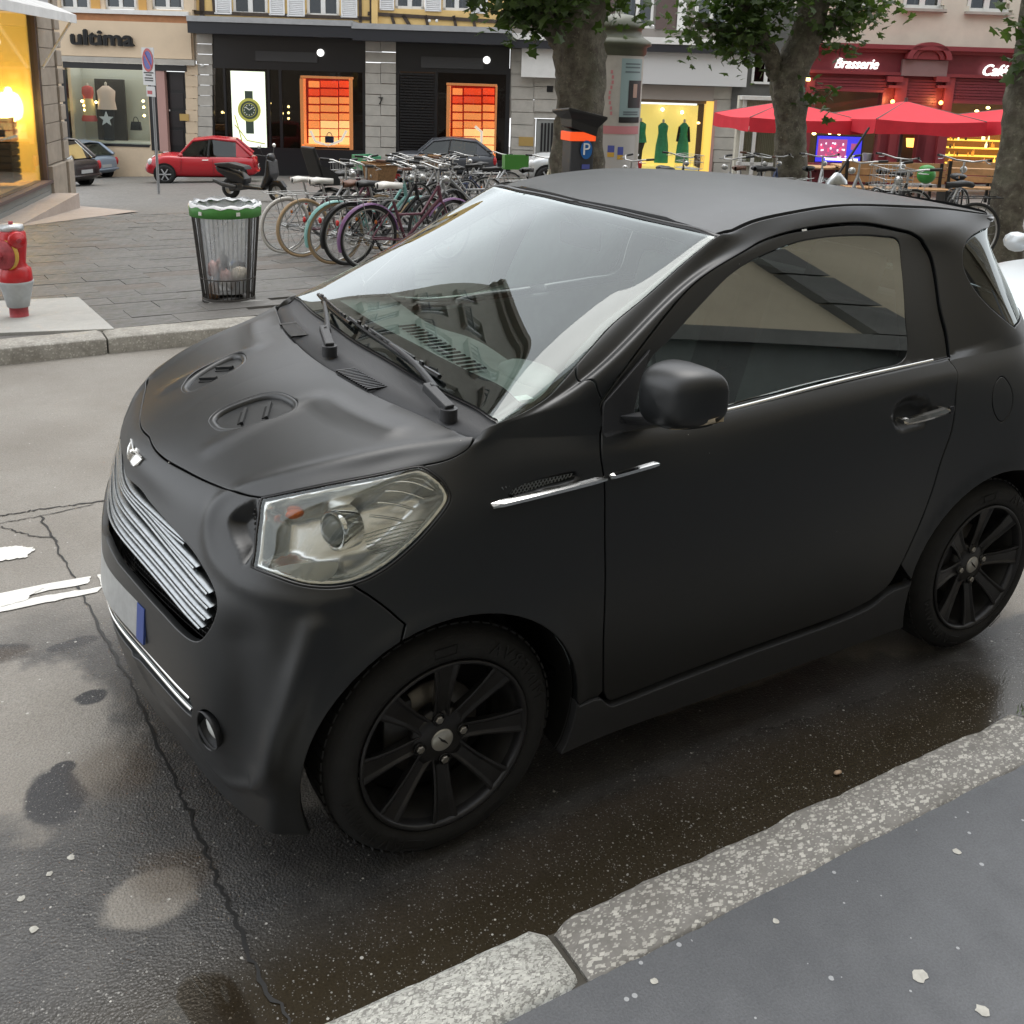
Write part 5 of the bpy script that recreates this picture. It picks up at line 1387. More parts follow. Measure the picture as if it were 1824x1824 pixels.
# road markings, cracks, puddles
def flat(name, pts, mat, up, kind="structure", bake=True):
    m = MB(); m.add([(x, y, road_z(x, y) + up) for x, y in pts], [tuple(range(len(pts)))]); return tag(m.build(name, mat, None), kind=kind)
def ragged(pts, amp, n=8, seed=1):
    r = np.random.default_rng(seed); o = []; k = len(pts)
    for i in range(k):
        a, b = np.array(pts[i]), np.array(pts[(i + 1) % k]); d = b - a; L = np.linalg.norm(d); nn = np.array([-d[1], d[0]]) / L
        for t in range(n): o.append(tuple(a + d * t / n + nn * r.normal(0, amp) * (1 if t else .3)))
    return o
flat("road_marking", ragged([(.54, -1.090), (2.2, -1.135), (2.2, -1.105), (1.0, -1.06), (.56, -1.035)], .0025, 10, 3), WHITE_LINE, .004)
flat("road_marking", ragged([(.52, -.985), (.75, -1.01), (.95, -.995), (2.2, -1.01), (2.2, -.95), (.9, -.955), (.54, -.950)], .0025, 10, 4), WHITE_LINE, .004)
flat("road_marking", ragged([(.70, -1.075), (.86, -1.075), (.87, -.99), (.77, -1.0), (.76, -1.03)], .003, 8, 5), WHITE_LINE, .0055)
flat("road_marking", ragged([(.39, -1.085), (.52, -1.09), (.52, -.95), (.44, -.955), (.45, -1.0), (.39, -1.02)], .003, 8, 7), WHITE_LINE, .004)
flat("road_marking", ragged([(.700, -1.450), (.74, -1.50), (.80, -1.525), (2.0, -1.60), (2.0, -1.42), (.82, -1.385), (.74, -1.375)], .004, 8, 6), WHITE_LINE, .004)
def crack(pts, w, name="road_crack"):
    r = np.random.default_rng(len(pts) * 7); P = []; k = 14
    for i in range(len(pts) - 1):
        a, b = np.array(pts[i]), np.array(pts[i + 1]); d = b - a; nn = np.array([-d[1], d[0]]) / np.linalg.norm(d)
        for t in range(k): P.append(a + d * t / k + nn * r.normal(0, w * .45))
    L, R_ = [], []
    for i, q in enumerate(P[:-1]):
        d = P[i + 1] - q; nn = np.array([-d[1], d[0]]) / (np.linalg.norm(d) + 1e-9); ww = w * (.5 + .8 * r.random())
        L.append(q + nn * ww / 2); R_.append(q - nn * ww / 2)
    m = MB(); n = len(L); m.add([(x, y, road_z(x, y) + .003) for x, y in L + R_], [(i, i + 1, n + i + 1, n + i) for i in range(n - 1)])
    return tag(m.build(name, TAR, None), kind="structure")
crack([(.645, -1.806), (.615, -1.321), (.585, -.823), (.543, -.321), (.528, .166), (.519, .413), (.509, .667), (.509, .895), (.47, 1.18)], .009)
crack([(2.6, -1.98), (.79, -1.891), (.658, -1.891), (.387, -1.86), (-.5, -1.83)], .012)
crack([(1.6, -1.86), (.8, -1.757), (.689, -1.582), (.60, -1.52)], .007)
crack([(1.2, -1.70), (.82, -1.80), (.645, -1.806), (.389, -1.847)], .006)
PUD = water_mat("shallow_puddle", (.80, .76, .70))
r_ = np.random.default_rng(4)
flat("puddle", [(.53, 1.19), (.545, 1.0), (.555, .915), (.575, .885), (.605, .868), (.640, .862), (.662, .878), (.672, .905), (.700, .918), (.735, .926), (.728, .945), (.745, .975), (.79, 1.02), (.83, 1.08), (.86, 1.19)], PUD, .006)
# litter on the ground: leaves, pebbles, old gum
LEAF_D = simple("dry_leaf", (.30, .20, .12), .7, var=.3, scale=80)
GUM = simple("trodden_gum", (.42, .41, .37), .7, var=.15, scale=60)
def gum(px, py, r, z):
    q = on_z(px, py, z); m = MB(); n = 11; rr = [r * random.uniform(.75, 1.15) for _ in range(n)]
    V = [(q[0] + rr[k] * math.cos(6.283 * k / n), q[1] + rr[k] * math.sin(6.283 * k / n), z) for k in range(n)] + [(q[0], q[1], z + .002)]
    m.add(V, [(k, (k + 1) % n, n) for k in range(n)]); return m.build("gum_spot", GUM, None)
for (px, py, r, z, lb) in ((1165, 1748, .0085, .1165, "small round pale gum spot beside the near kerb joint"), (1637, 1737, .017, .1165, "largest splayed grey gum spot on the near pavement"), (1382, 1640, .0075, .1165, "oval pale gum spot near the middle of the near pavement"),
                           (1705, 1517, .010, .1165, "grey gum spot right of centre on the near pavement"), (1750, 1800, .014, .1165, "pale gum spot in the bottom right corner of the pavement"), (126, 1527, .010, .002, "pale round gum spot on the road left of the front wheel"),
                           (88, 1556, .008, .002, "ragged white gum speck on the road near the left edge"), (38, 1600, .009, .002, "pale ragged gum speck at the left edge of the road"), (60, 1655, .010, .002, "faint brown gum spot low on the left of the road")):
    tag(gum(px, py, r, z), lb, "gum spot", "gum spots on the ground")
q = on_z(1492, 1378, .004); m = MB(); m.ball((q[0], q[1], q[2] + .004), .011, 8, 5, (1.3, .7, .4)); tag(m.build("pebble", simple("ochre_pebble", (.42, .29, .19), .6, var=.2, scale=90), None), "small ochre pebble lying in the gutter by the near kerb", "pebble")
m = MB(); rr = np.random.default_rng(12)
for k in range(60):
    x, y = -1.70 + rr.normal(0, .045), 1.215 + rr.normal(0, .012)
    m.add([(x, y, .115), (x + .004, y, .115), (x + rr.normal(0, .012), y + rr.normal(0, .008), .115 + rr.uniform(.008, .03))], [(0, 1, 2)])
tag(m.build("moss_tuft", simple("moss_green", (.10, .17, .03), .8), None), kind="stuff")
# ------------------------------------------------------------------ shop fronts across the square (d = 40 m)
D0 = 40.0
RM = np.stack([RH, FH, [0, 0, 1.0]], 1)
def rect(x0, y0, x1, y1, d):
    """left, right, bottom, top in street metres of a region of the photograph at depth d"""
    ym, xm = (y0 + y1) / 2, (x0 + x1) / 2
    return side_of(at(x0, ym, d)), side_of(at(x1, ym, d)), at(xm, y1, d)[2], at(xm, y0, d)[2]
def fbox(m, x0, y0, x1, y1, d, th):
    l0, l1, z0, z1 = rect(x0, y0, x1, y1, d)
    return m.box(street((l0 + l1) / 2, d + th / 2, (z0 + z1) / 2), (l1 - l0, abs(th), z1 - z0), R=RM)
def fpart(name, mat, parent, x0, y0, x1, y1, d, th, bevel=0.0):
    m = MB(); fbox(m, x0, y0, x1, y1, d, th); return m.build(name, mat, parent, bevel=bevel)
def ftext(name, txt, px, py, d, size_px, mat, parent=None, depth=.03, shear=0.0, width_px=None, bold=0.0):
    sz = size_px * d / CAM_F / .72
    V, Fc = text_geo(txt, sz, depth, shear)
    V = V.copy()
    if width_px: V[:, 0] *= (width_px * d / CAM_F) / (V[:, 0].max() - V[:, 0].min())
    c = at(px, py, d)
    P = c + V[:, :1] * RH + V[:, 1:2] * np.array([0, 0, 1.0]) - V[:, 2:3] * FH
    m = MB(); m.add(P, Fc)
    if bold:
        for dx, dz in ((bold, 0), (-bold, 0), (0, bold)):
            m.add(P + RH * dx + np.array([0, 0, dz]) - FH * .002 * (1 if dx >= 0 else 2), Fc)
    return m.build(name, mat, parent, fix=False)
def building(name, label, px, d, group=None):
    c = at(px, 300, d); c[2] = ground_z(c[0], c[1])
    t = thing(name, label, "building", (0, 0, 0), 0, group); return t
CREAM = simple("cream_plaster", (.62, .50, .36), .8, var=.10, scale=1.5, bump=.1)
PEACH = simple("peach_fascia", (.66, .53, .38), .7, var=.05, scale=1.2)
OCHRE = simple("ochre_plaster", (.68, .48, .20), .85, var=.10, scale=2)
IVORY = simple("ivory_plaster", (.64, .61, .52), .85, var=.10, scale=1.2, bump=.15, bscale=20)
ORANGE = simple("terracotta_band", (.40, .19, .09), .8, var=.15, scale=3)
STONE = simple("grey_stone_cladding", (.42, .40, .36), .75, var=.12, scale=2.5, bump=.12)
STONE_B = simple("brown_sandstone", (.30, .255, .205), .8, var=.18, scale=3, bump=.25, bscale=25)
GREYM = simple("grey_metal_strip", (.36, .37, .38), .45, var=.1, scale=4)
BLACKM = simple("black_shopfront_metal", (.012, .012, .014), .3)
BLACKL = simple("matt_black_lettering", (.008, .008, .008), .6)
NAVY = simple("dark_canopy_metal", (.020, .022, .028), .45)
WHITEF = simple("white_window_frame", (.72, .72, .70), .5, var=.05, scale=5)
SHUT_W = simple("white_louvre_paint", (.74, .75, .76), .55)
TIMBER = simple("dark_oak_timber", (.055, .040, .030), .8, var=.3, scale=6)
BROWN = simple("brown_shutter_paint", (.10, .07, .065), .6)
WINE = simple("wine_red_paint", (.20, .032, .045), .45, var=.12, scale=3)
WINE_L = simple("wine_red_relief", (.25, .042, .052), .45)
PANE = glass("dark_window_pane", (.20, .21, .22), .7)
SHOPG = glass("shop_window_glass", (.88, .90, .88), .55)
SMOKED = glass("smoked_shop_glass", (.45, .45, .45), .6)
ROOM = simple("dim_room", (.05, .045, .04), .9)
ROOM_L = simple("pale_shop_interior", (.50, .52, .48), .8)
PINKJ = simple("pink_jamb_paint", (.45, .27, .24), .6)
BRASS = simple("brass_plate", (.50, .34, .12), .4, .4)
WOODW = simple("warm_slat_wood", (.46, .27, .13), .6, var=.2, scale=8)
GREYP = simple("dull_grey_sign", (.045, .045, .046), .6)
MAUVE = simple("mauve_sign_board", (.24, .16, .165), .7, var=.1, scale=2)
BRIGHT = emitter("white_lettering_light", (1, 1, .97), .7)
BULB = emitter("warm_bulb", (1.0, .72, .25), 8)
YGLOW = emitter("glowing_yellow_wall", (1.0, .62, .12), .34)  # wall glows by itself in place of lamplight falling on it
RGLOW = emitter("lit_red_box", (1.0, .10, .03), 1.3)
OGLOW = emitter("lit_orange_box", (1.0, .36, .10), 1.6)
WGLOW = emitter("lit_cream_box", (1.0, .62, .24), 2.2)
PANEL = emitter("backlit_panel", (.93, 1.0, .82), .42)
OFRAME = emitter("lit_orange_frame", (1.0, .40, .14), 1.0)

def window(parent, x0, y0, x1, y1, d, name="window", frame=WHITEF, leaves=2, fw=4.0, depth=.12, room=ROOM):
    """a casement: frame, panes, a dim room behind"""
    f = link(name, None, None, parent)
    m = MB()
    for a, b, c, e in ((x0, y0, x1, y0 + fw), (x0, y1 - fw, x1, y1), (x0, y0, x0 + fw, y1), (x1 - fw, y0, x1, y1)): fbox(m, a, b, c, e, d, depth)
    for k in range(1, leaves):
        xm = x0 + (x1 - x0) * k / leaves; fbox(m, xm - fw * .8, y0, xm + fw * .8, y1, d - .01, depth)
    m.build("window_frame", frame, f)
    for k in range(leaves):
        fpart("pane", PANE, f, x0 + (x1 - x0) * k / leaves + fw * .5, y0 + fw * .5, x0 + (x1 - x0) * (k + 1) / leaves - fw * .5, y1 - fw * .5, d + .05, .01)
    return f
def louvre(parent, x0, y0, x1, y1, d, mat=SHUT_W):
    f = link("shutter", None, None, parent); m = MB(); w = 2.6
    for a, b, c, e in ((x0, y0, x0 + w, y1), (x1 - w, y0, x1, y1), (x0, y1 - w, x1, y1)): fbox(m, a, b, c, e, d, .06)
    m.build("shutter_frame", mat, f)
    l0, l1, z0, z1 = rect(x0 + w, y0, x1 - w, y1, d); m = MB(); k = max(3, int((y1 - y0) / 3.4))
    R2 = RM @ np.array([[1, 0, 0], [0, .82, .57], [0, -.57, .82]])
    for i in range(k): m.box(street((l0 + l1) / 2, d + .04, z0 + (z1 - z0) * (i + .5) / k), (l1 - l0, .012, (z1 - z0) / k * 1.15), R=R2)
    tag(m.build("louvre", mat, f), kind="stuff")
    return f
def wall_with_openings(m, x0, y0, x1, y1, d, th, holes):
    """wall slab cut into columns and rows round rectangular openings"""
    xs = sorted({x0, x1, *[min(max(h[k], x0), x1) for h in holes for k in (0, 2)]}); ys = sorted({y0, y1, *[min(max(h[k], y0), y1) for h in holes for k in (1, 3)]})
    for i in range(len(xs) - 1):
        for j in range(len(ys) - 1):
            cx, cy = (xs[i] + xs[i + 1]) / 2, (ys[j] + ys[j + 1]) / 2
            if any(h[0] < cx < h[2] and h[1] < cy < h[3] for h in holes): continue
            fbox(m, xs[i], ys[j], xs[i + 1], ys[j + 1], d, th)
    return m
def courses(parent, x0, y0, x1, y1, d, n, mat, name="stone_course", th=.10, gap=1.0, split=None):
    for k in range(n):
        a, b = y0 + (y1 - y0) * k / n, y0 + (y1 - y0) * (k + 1) / n
        cuts = [x0, x1] if not split else [x0] + [x0 + (x1 - x0) * s for s in split[k % len(split)]] + [x1]
        for i in range(len(cuts) - 1):
            fpart(name, mat, parent, cuts[i] + (gap * .4 if i else 0), a, cuts[i + 1] - (gap * .4 if i < len(cuts) - 2 else 0), b - gap, d - random.uniform(0, .006), th)

# ---- clothes shop with the cream fascia
cs = building("clothes_shop", "cream building with a peach fascia reading ultima over a clothes shop window", 220, D0)
m = MB(); wall_with_openings(m, 96, -320, 344, 322, D0, .5, [(120, 108, 264, 260), (276, 108, 332, 330), (104, -70, 158, 17), (184, -70, 242, 17), (268, -70, 326, 17), (104, -240, 158, -130), (184, -240, 242, -130), (268, -240, 326, -130)])
m.build("wall", CREAM, cs)
for yy in (-70, -240):
    for x0, x1 in ((105, 157), (185, 241), (269, 325)): window(cs, x0, yy, x1, 16 if yy == -70 else -131, D0 + .12)
for x0, x1 in ((160, 176), (245, 259)): fpart("wall_panel", simple("orange_panel", (.60, .34, .10), .8), cs, x0, -60, x1, 20, D0 - .03, .03)
fpart("sill_band", WHITEF, cs, 103, 17, 334, 25, D0 - .16, .16); fpart("terracotta_frieze", ORANGE, cs, 104, 25, 333, 38, D0 - .06, .06)
fpart("fascia", PEACH, cs, 104, 38, 340, 102, D0 - .12, .12)
ftext("shop_lettering", "ultima", 182, 81, D0 - .20, 26, BLACKL, cs, depth=.05, width_px=106, bold=.035)
fpart("fascia_moulding", STONE, cs, 108, 103, 346, 113, D0 - .2, .2); fpart("lintel", BLACKM, cs, 112, 113, 332, 124, D0 - .05, .3)
fpart("window_post", BLACKM, cs, 113, 124, 121, 262, D0 - .02, .2); fpart("window_post", BLACKM, cs, 266, 124, 279, 268, D0 - .02, .2)
fpart("pink_jamb", PINKJ, cs, 281, 126, 296, 270, D0 - .02, .3)
dr = fpart("door", BLACKM, cs, 297, 128, 333, 272, D0 + .25, .08)
for k in range(4): fpart("door_panel", simple("door_panel_black", (.02, .016, .018), .35), dr, 303, 133 + 33 * k, 327, 160 + 33 * k, D0 + .225, .03)
fpart("door_knob", CHROME, dr, 299.5, 195, 303, 198, D0 + .17, .08)
fpart("brass_plaque", BRASS, cs, 320, 203, 336, 215, D0 - .06, .04)
courses(cs, 331, 114, 352, 300, D0 - .02, 9, CREAM, th=.3)
fpart("shop_window", SHOPG, cs, 121, 124, 266, 258, D0 + .10, .015); fpart("window_rail", BLACKM, cs, 120, 256, 266, 260, D0 - .03, .15)
rm = link("display_room", None, None, cs)
fpart("display_wall", ROOM_L, rm, 105, 95, 285, 270, D0 + 1.9, .1); fpart("display_floor", ROOM_L, rm, 112, 254, 272, 262, D0 + .2, 1.7)
fpart("display_side", ROOM_L, rm, 112, 100, 116, 262, D0 + .2, 1.7); fpart("display_ceiling", emitter("ceiling_light_panel", (1, .97, .88), .8), rm, 118, 112, 268, 115, D0 + .3, 1.5)
fpart("dark_backdrop", ROOM, rm, 172, 141, 224, 262, D0 + 1.5, .1)
for x, y in ((146, 180), (150, 188), (151, 196), (255, 180), (256, 191), (257, 206), (171, 182)):
    m = MB(); m.ball(at(x, y, D0 + .9), .05, 8, 6); m.build("display_lamp", BULB, rm)
SKIN = simple("mannequin_white", (.62, .56, .50), .5)
def dress_form(label, px, y0, y1, d, parts, w=14, arms=True):
    """a shop dummy: lathe body in cloth bands"""
    c = at(px, y1, d); h = (y1 - y0) * d / CAM_F; t = thing("mannequin", label, "mannequin", c)
    def at_h(f): return np.array([0, 0, h * f])
    for nm, mat, prof in parts:
        m = MB(); m.lathe([(max(.001, r * w * d / CAM_F), h * f) for f, r in prof], 14, (0, 0, 0), R=RM @ np.diag([1, .6, 1.0])); m.build(nm, mat, t)
    m = MB(); m.lathe([(.045, h * .93), (.05, h * 1.0), (.0, h * 1.02)], 10); m.build("neck", SKIN, t)
    return t
CORAL = simple("coral_knit", (.62, .12, .11), .8); YELL = simple("pale_yellow_cloth", (.68, .58, .33), .8); BLOUSE = simple("blush_blouse", (.70, .56, .50), .8); BLK = simple("black_cloth", (.012, .012, .013), .85)
dress_form("mannequin in a coral top and pale yellow skirt behind the clothes shop glass", 160, 152, 216, D0 + 1.0,
           [("skirt", YELL, [(.15, .8), (.45, .75), (.62, .55)]), ("top", CORAL, [(.60, .56), (.75, .75), (.90, .70), (.95, .2)]), ("hem", CORAL, [(0, .95), (.05, 1.0), (.16, .82)])])
dress_form("mannequin in a pale blush blouse and black trousers before the dark backdrop", 195, 152, 250, D0 + 1.0,
           [("trousers", BLK, [(0, .55), (.3, .6), (.56, .75)]), ("blouse", BLOUSE, [(.54, 1.0), (.7, .85), (.86, .95), (.95, .3)])], w=17)
c = at(190, 212, D0 + .5); m = MB(); s_ = 13 * D0 / CAM_F
st_ = [((1 if k % 2 == 0 else .42) * s_ * math.sin(math.pi * k / 5), (1 if k % 2 == 0 else .42) * s_ * math.cos(math.pi * k / 5)) for k in range(10)]
T_ = np.eye(4); T_[:3, 0], T_[:3, 1], T_[:3, 2], T_[:3, 3] = RH, [0, 0, 1], -FH, c
m.prism(st_, 0, .05, T_); tag(m.build("star_ornament", simple("silver_star", (.6, .62, .66), .35, .3), None), "silvery five pointed star standing in the clothes shop window", "star ornament")
c = at(243, 232, D0 + .6); hb = thing("handbag", "black leather handbag on the clothes shop display floor", "handbag", c)
m = MB(); k_ = D0 / CAM_F; m.prism([(-10 * k_, 0), (10 * k_, 0), (7.5 * k_, 15 * k_), (-7.5 * k_, 15 * k_)], -.08, .08, np.vstack([np.column_stack([RH, [0, 0, 1], -FH, [0, 0, 0]]), [0, 0, 0, 1]])); m.build("bag_body", BLK, hb, bevel=.02)
m = MB(); m.tube([RH * (4.5 * k_ * math.cos(a)) + np.array([0, 0, 15 * k_ + 8 * k_ * math.sin(a)]) for a in np.linspace(0, math.pi, 10)], .015, 6); m.build("bag_handle", BLK, hb)

# ---- watch shop: black glass fronts between stone piers, half timbered house above
wsn = building("watch_shop", "half timbered ochre house above black fronted watch shop with two red lit displays", 620, D0)
m = MB(); wins = [(413, -60, 477, 26), (545, -60, 605, 29), (703, -60, 757, 16), (788, -60, 840, 19)]
wins2 = [(413, -230, 477, -130), (545, -230, 605, -130), (703, -230, 757, -130), (788, -230, 840, -130)]
wall_with_openings(m, 346, -330, 912, 62, D0 + .3, .4, wins + wins2); m.build("wall", OCHRE, wsn)
for a in wins + wins2: window(wsn, a[0] + 1, a[1], a[2] - 1, a[3], D0 + .38, fw=5)
for x0, x1, y1 in ((382, 411, 25), (479, 506, 27), (511, 542, 29), (607, 636, 31), (676, 702, 18), (757, 786, 20), (840, 869, 24)): louvre(wsn, x0, -60, x1, y1, D0 + .22); louvre(wsn, x0, -230, x1, -132, D0 + .22)
def beam(x0, y0, x1, y1, w=5.0, d=D0 + .27):
    a, b = at(x0, y0, d), at(x1, y1, d); m = MB(); v = b - a; L = np.linalg.norm(v); v /= L; q = np.cross(FH, v); m.box((a + b) / 2, (L, w * d / CAM_F, .06), R=np.stack([v, q, FH], 1)); return m.build("timber_beam", TIMBER, wsn)
for a in ((346, 22, 660, 33, 6), (655, 24, 912, 40, 6), (660, -320, 663, 46, 8), (355, -320, 360, 34, 8), (697, 26, 703, 46, 5), (718, 27, 730, 46, 6), (758, 27, 762, 46, 5), (808, 28, 812, 47, 5), (842, 30, 846, 48, 5), (895, 30, 888, 50, 5), (640, -100, 642, 40, 5), (905, -320, 908, 50, 8), (346, -95, 912, -78, 7), (346, -250, 912, -238, 7), (372, -90, 382, 20, 5), (520, -200, 545, -96, 5), (650, -200, 676, -96, 5)): beam(*a)
for x in (768, 781): 
    m = MB(); m.ball(at(x - 3, 37, D0 + .1), .06, 8, 6); m.build("insulator", WHITEF, wsn)
fpart("drain_pipe", OCHRE, wsn, 661, -320, 672, 44, D0 + .15, .12)
for x0, x1, y0, y1 in ((334, 628, 38, 57), (628, 912, 51, 70)):
    fpart("canopy", NAVY, wsn, x0, y0 + 4, x1, y1 + 6, D0 - 1.0, 1.3); fpart("canopy_flashing", GREYM, wsn, x0 - 2, y0 - 6, x1, y0 + 4, D0 - 1.05, 1.4)
courses(wsn, 350, 60, 378, 300, D0, 13, STONE, th=.4); courses(wsn, 651, 74, 705, 320, D0, 13, STONE, th=.4, split=[[.5], [], [.5]])
ftext("house_number", "7", 678, 186, D0 - .03, 13, BLACKL, wsn, depth=.01)
m = MB(); m.ball(at(361, 117, D0 - .1), .07, 8, 6, (1, 1, .8)); m.build("security_camera", WHITEF, wsn)
fpart("shop_fascia", BLACKM, wsn, 378, 64, 651, 125, D0 + .05, .1); fpart("shop_fascia", BLACKM, wsn, 705, 78, 908, 130, D0 + .05, .1)
fpart("smoked_glazing", SMOKED, wsn, 378, 125, 651, 268, D0 + .1, .02); fpart("smoked_glazing", SMOKED, wsn, 776, 130, 906, 285, D0 + .1, .02)
fpart("sign_board", GREYP, wsn, 455, 92, 565, 110, D0 - .02, .06); fpart("sign_board", GREYP, wsn, 750, 102, 861, 122, D0 - .02, .06)
for x, y in ((571, 94), (867, 107)):
    m = MB(); c = at(x, y, D0 - .04); m.lathe([(.0, .05), (.10, .05), (.14, .02), (.14, 0)], 12, c, R=np.stack([RH, [0, 0, 1], -FH], 1)); m.build("sign_emblem", BRIGHT, wsn)
fpart("plinth", BLACKM, wsn, 378, 264, 652, 345, D0 + .02, .2); fpart("plinth", BLACKM, wsn, 705, 284, 908, 350, D0 + .02, .2)
fpart("shop_room", ROOM, wsn, 376, 120, 908, 300, D0 + 2.6, .1)
for x0, x1 in ((378, 381), (400, 404), (478, 482), (498, 503), (646, 651), (704, 711), (774, 779), (900, 907)): fpart("black_mullion", BLACKM, wsn, x0, 122, x1, 290, D0 + .04, .1)
m = MB()
for k in range(30): fbox(m, 712, 131 + 5.1 * k, 775, 134.2 + 5.1 * k, D0 + .06, .06)
tag(m.build("roller_louvre", BLACKM, wsn), kind="stuff"); fpart("louvre_back", ROOM, wsn, 711, 130, 775, 286, D0 + .2, .05)
lb = fpart("light_panel", PANEL, wsn, 413, 127, 473, 262, D0 + .02, .06)
# the watch pictured on the panel: flat print
WG = simple("printed_dark_green", (.05, .075, .055), .5); WY = simple("printed_yellow_gold", (.62, .60, .12), .5); WW = simple("printed_white", (.80, .82, .72), .5)
def disc(name, px, py, r, d, mat, parent, r2=0.0, n=40):
    m = MB(); c = at(px, py, d); k_ = d / CAM_F; m.lathe([(r * k_, 0), (max(r2 * k_, 0), .004)] if r2 else [(r * k_, 0), (0, .002)], n, c, R=np.stack([RH, [0, 0, 1], -FH], 1)); return m.build(name, mat, parent)
fpart("printed_strap", WG, lb, 436, 162, 450, 180, D0, .012); fpart("printed_strap", WG, lb, 438, 213, 452, 238, D0, .012)
disc("printed_case", 444, 196, 20, D0 - .004, WY, lb); disc("printed_dial", 444, 196, 15.5, D0 - .010, WG, lb); disc("printed_ring", 444, 196, 12, D0 - .014, WY, lb, 11.2)
m = MB()
for k in range(12):
    a = 2 * math.pi * k / 12; c = at(444 + 9 * math.sin(a), 196 - 9 * math.cos(a), D0 - .02); m.box(c, (.035, .004, .045), R=RM)
tag(m.build("printed_hour_marks", WW, lb), kind="stuff")
for a, L in ((-.9, 9), (.95, 7)):
    m = MB(); p0, p1 = at(444, 196, D0 - .022), at(444 + L * math.sin(a), 196 - L * math.cos(a), D0 - .022); m.tube([p0, p1], .018, 4); m.build("printed_hand", WW, lb)
for pts in ([(418, 222), (427, 232), (440, 250), (472, 256)], [(418, 205), (424, 225), (432, 255)]):
    m = MB(); m.tube([at(x, y, D0 - .004) for x, y in pts], .02, 4); m.build("printed_flourish", WY, lb)
def red_display(x0, y0, x1, y1, cols, bag, bagmat):
    t = thing("window_display", bag, "window display", (0, 0, 0), 0, "red lit window displays")
    fpart("display_frame", OFRAME, t, x0 - 3, y0 - 4, x1 + 3, y0, D0 + .35, .5); fpart("display_frame", OFRAME, t, x0 - 3, y0, x0 + 3, y1 + 6, D0 + .35, .5); fpart("display_frame", OFRAME, t, x1 - 1, y0, x1 + 2, y1 + 6, D0 + .35, .5); fpart("display_shelf", OGLOW, t, x0, y1 - 4, x1, y1, D0 + .35, .6)
    fpart("display_backing", simple("deep_red_backing", (.30, .02, .015), .6), t, x0, y0, x1, y1, D0 + .9, .05)
    xs = [x0 + (x1 - x0) * c for c in cols]; rows = 8; rh = (y1 - y0 - 6) / rows
    for j in range(rows):
        for i in range(len(xs) - 1):
            mt = [RGLOW, RGLOW, OGLOW, OGLOW, OGLOW, WGLOW, WGLOW, WGLOW][j] if (i + j) % 5 else OGLOW
            fpart("lit_box", mt, t, xs[i] + 1.5, y0 + 2 + rh * j + (2.4 if j < 5 else 1.2), xs[i + 1] - 1.5, y0 + 2 + rh * (j + 1) - .8, D0 + .75, .12)
    return t
red_display(538, 140, 623, 262, (.12, .37, .76, 1.0), "left lit display of orange and red boxes with a small blue bag", None)
red_display(798, 153, 882, 277, (.08, .32, .72, 1.0), "right lit display of orange boxes with a mauve bag beside the roller louvre", None)
for name, lb_, px, py, mt in (("handbag", "small blue handbag under a glowing arc in the left red display", 587, 254, simple("blue_leather", (.10, .22, .75), .5)), ("handbag", "mauve handbag low in the right red display", 836, 268, simple("mauve_leather", (.36, .20, .22), .5))):
    c = at(px, py, D0 + .45); t = thing(name, lb_, "handbag", c); m = MB(); m.box((0, 0, .12), (.34, .16, .26), R=RM); m.build("bag_body", mt, t, bevel=.03)
    m = MB(); m.tube([RH * .1 * math.cos(a) + np.array([0, 0, .25 + .14 * math.sin(a)]) for a in np.linspace(0, math.pi, 8)], .015, 6); m.build("bag_handle", mt, t)
for pts in ([(553, 233), (562, 252), (585, 260), (608, 250), (617, 233)], [(846, 225), (858, 235), (857, 258), (845, 268)]):
    m = MB(); m.tube([at(x, y, D0 + .4) for x, y in pts], .055, 8); m.build("glowing_arc", emitter("white_neon", (1, .95, .8), 1.5), wsn)
for x, y in ((401, 201), (396, 200), (514, 190), (514, 201), (514, 211), (503, 202), (481, 184)):
    m = MB(); m.ball(at(x, y, D0 + .9), .05, 8, 6); m.build("ceiling_spot", BULB, wsn)
fpart("warm_shelf", simple("dim_amber_shelf", (.30, .17, .07), .6), wsn, 383, 222, 398, 232, D0 + 1.0, .4)

# ---- dress shop in grey stone
ds = building("dress_shop", "grey stone fronted dress shop with blank white fascia boxes and a bright yellow window", 1120, D0)
m = MB(); wall_with_openings(m, 908, 78, 1322, 345, D0 + .12, .4, [(952, 211, 1006, 345), (1112, 178, 1270, 345)]); m.build("wall", STONE, ds)
for k in range(10):
    y0 = 88 + 22.5 * k
    for x0, x1 in ((910, 951), (951, 1006), (1006, 1112), (1270, 1320)):
        if 951 <= x0 < 1006 and y0 > 190: continue
        if y0 > 110 and x0 == 1006 and False: continue
        fpart("stone_course", STONE, ds, x0 + .5, y0, x1 - .5, y0 + 21.2, D0 + .06 - random.uniform(0, .008), .1)
m = MB(); wall_with_openings(m, 908, -330, 1330, 78, D0 + .45, .4, [(1106, -60, 1167, 50), (930, -60, 990, 45), (1240, -60, 1300, 55)]); m.build("upper_wall", simple("grey_brown_render", (.24, .22, .20), .85, var=.12, scale=2), ds)
for a in ((1107, -60, 1166, 50), (931, -60, 989, 45), (1241, -60, 1299, 55)): window(ds, *a, D0 + .5, fw=5)
fpart("shutter", BROWN, ds, 1171, -60, 1207, 52, D0 + .36, .06); fpart("shutter", WHITEF, ds, 1209, -60, 1224, 54, D0 + .36, .06); fpart("shutter", BROWN, ds, 1076, -60, 1102, 48, D0 + .36, .06)
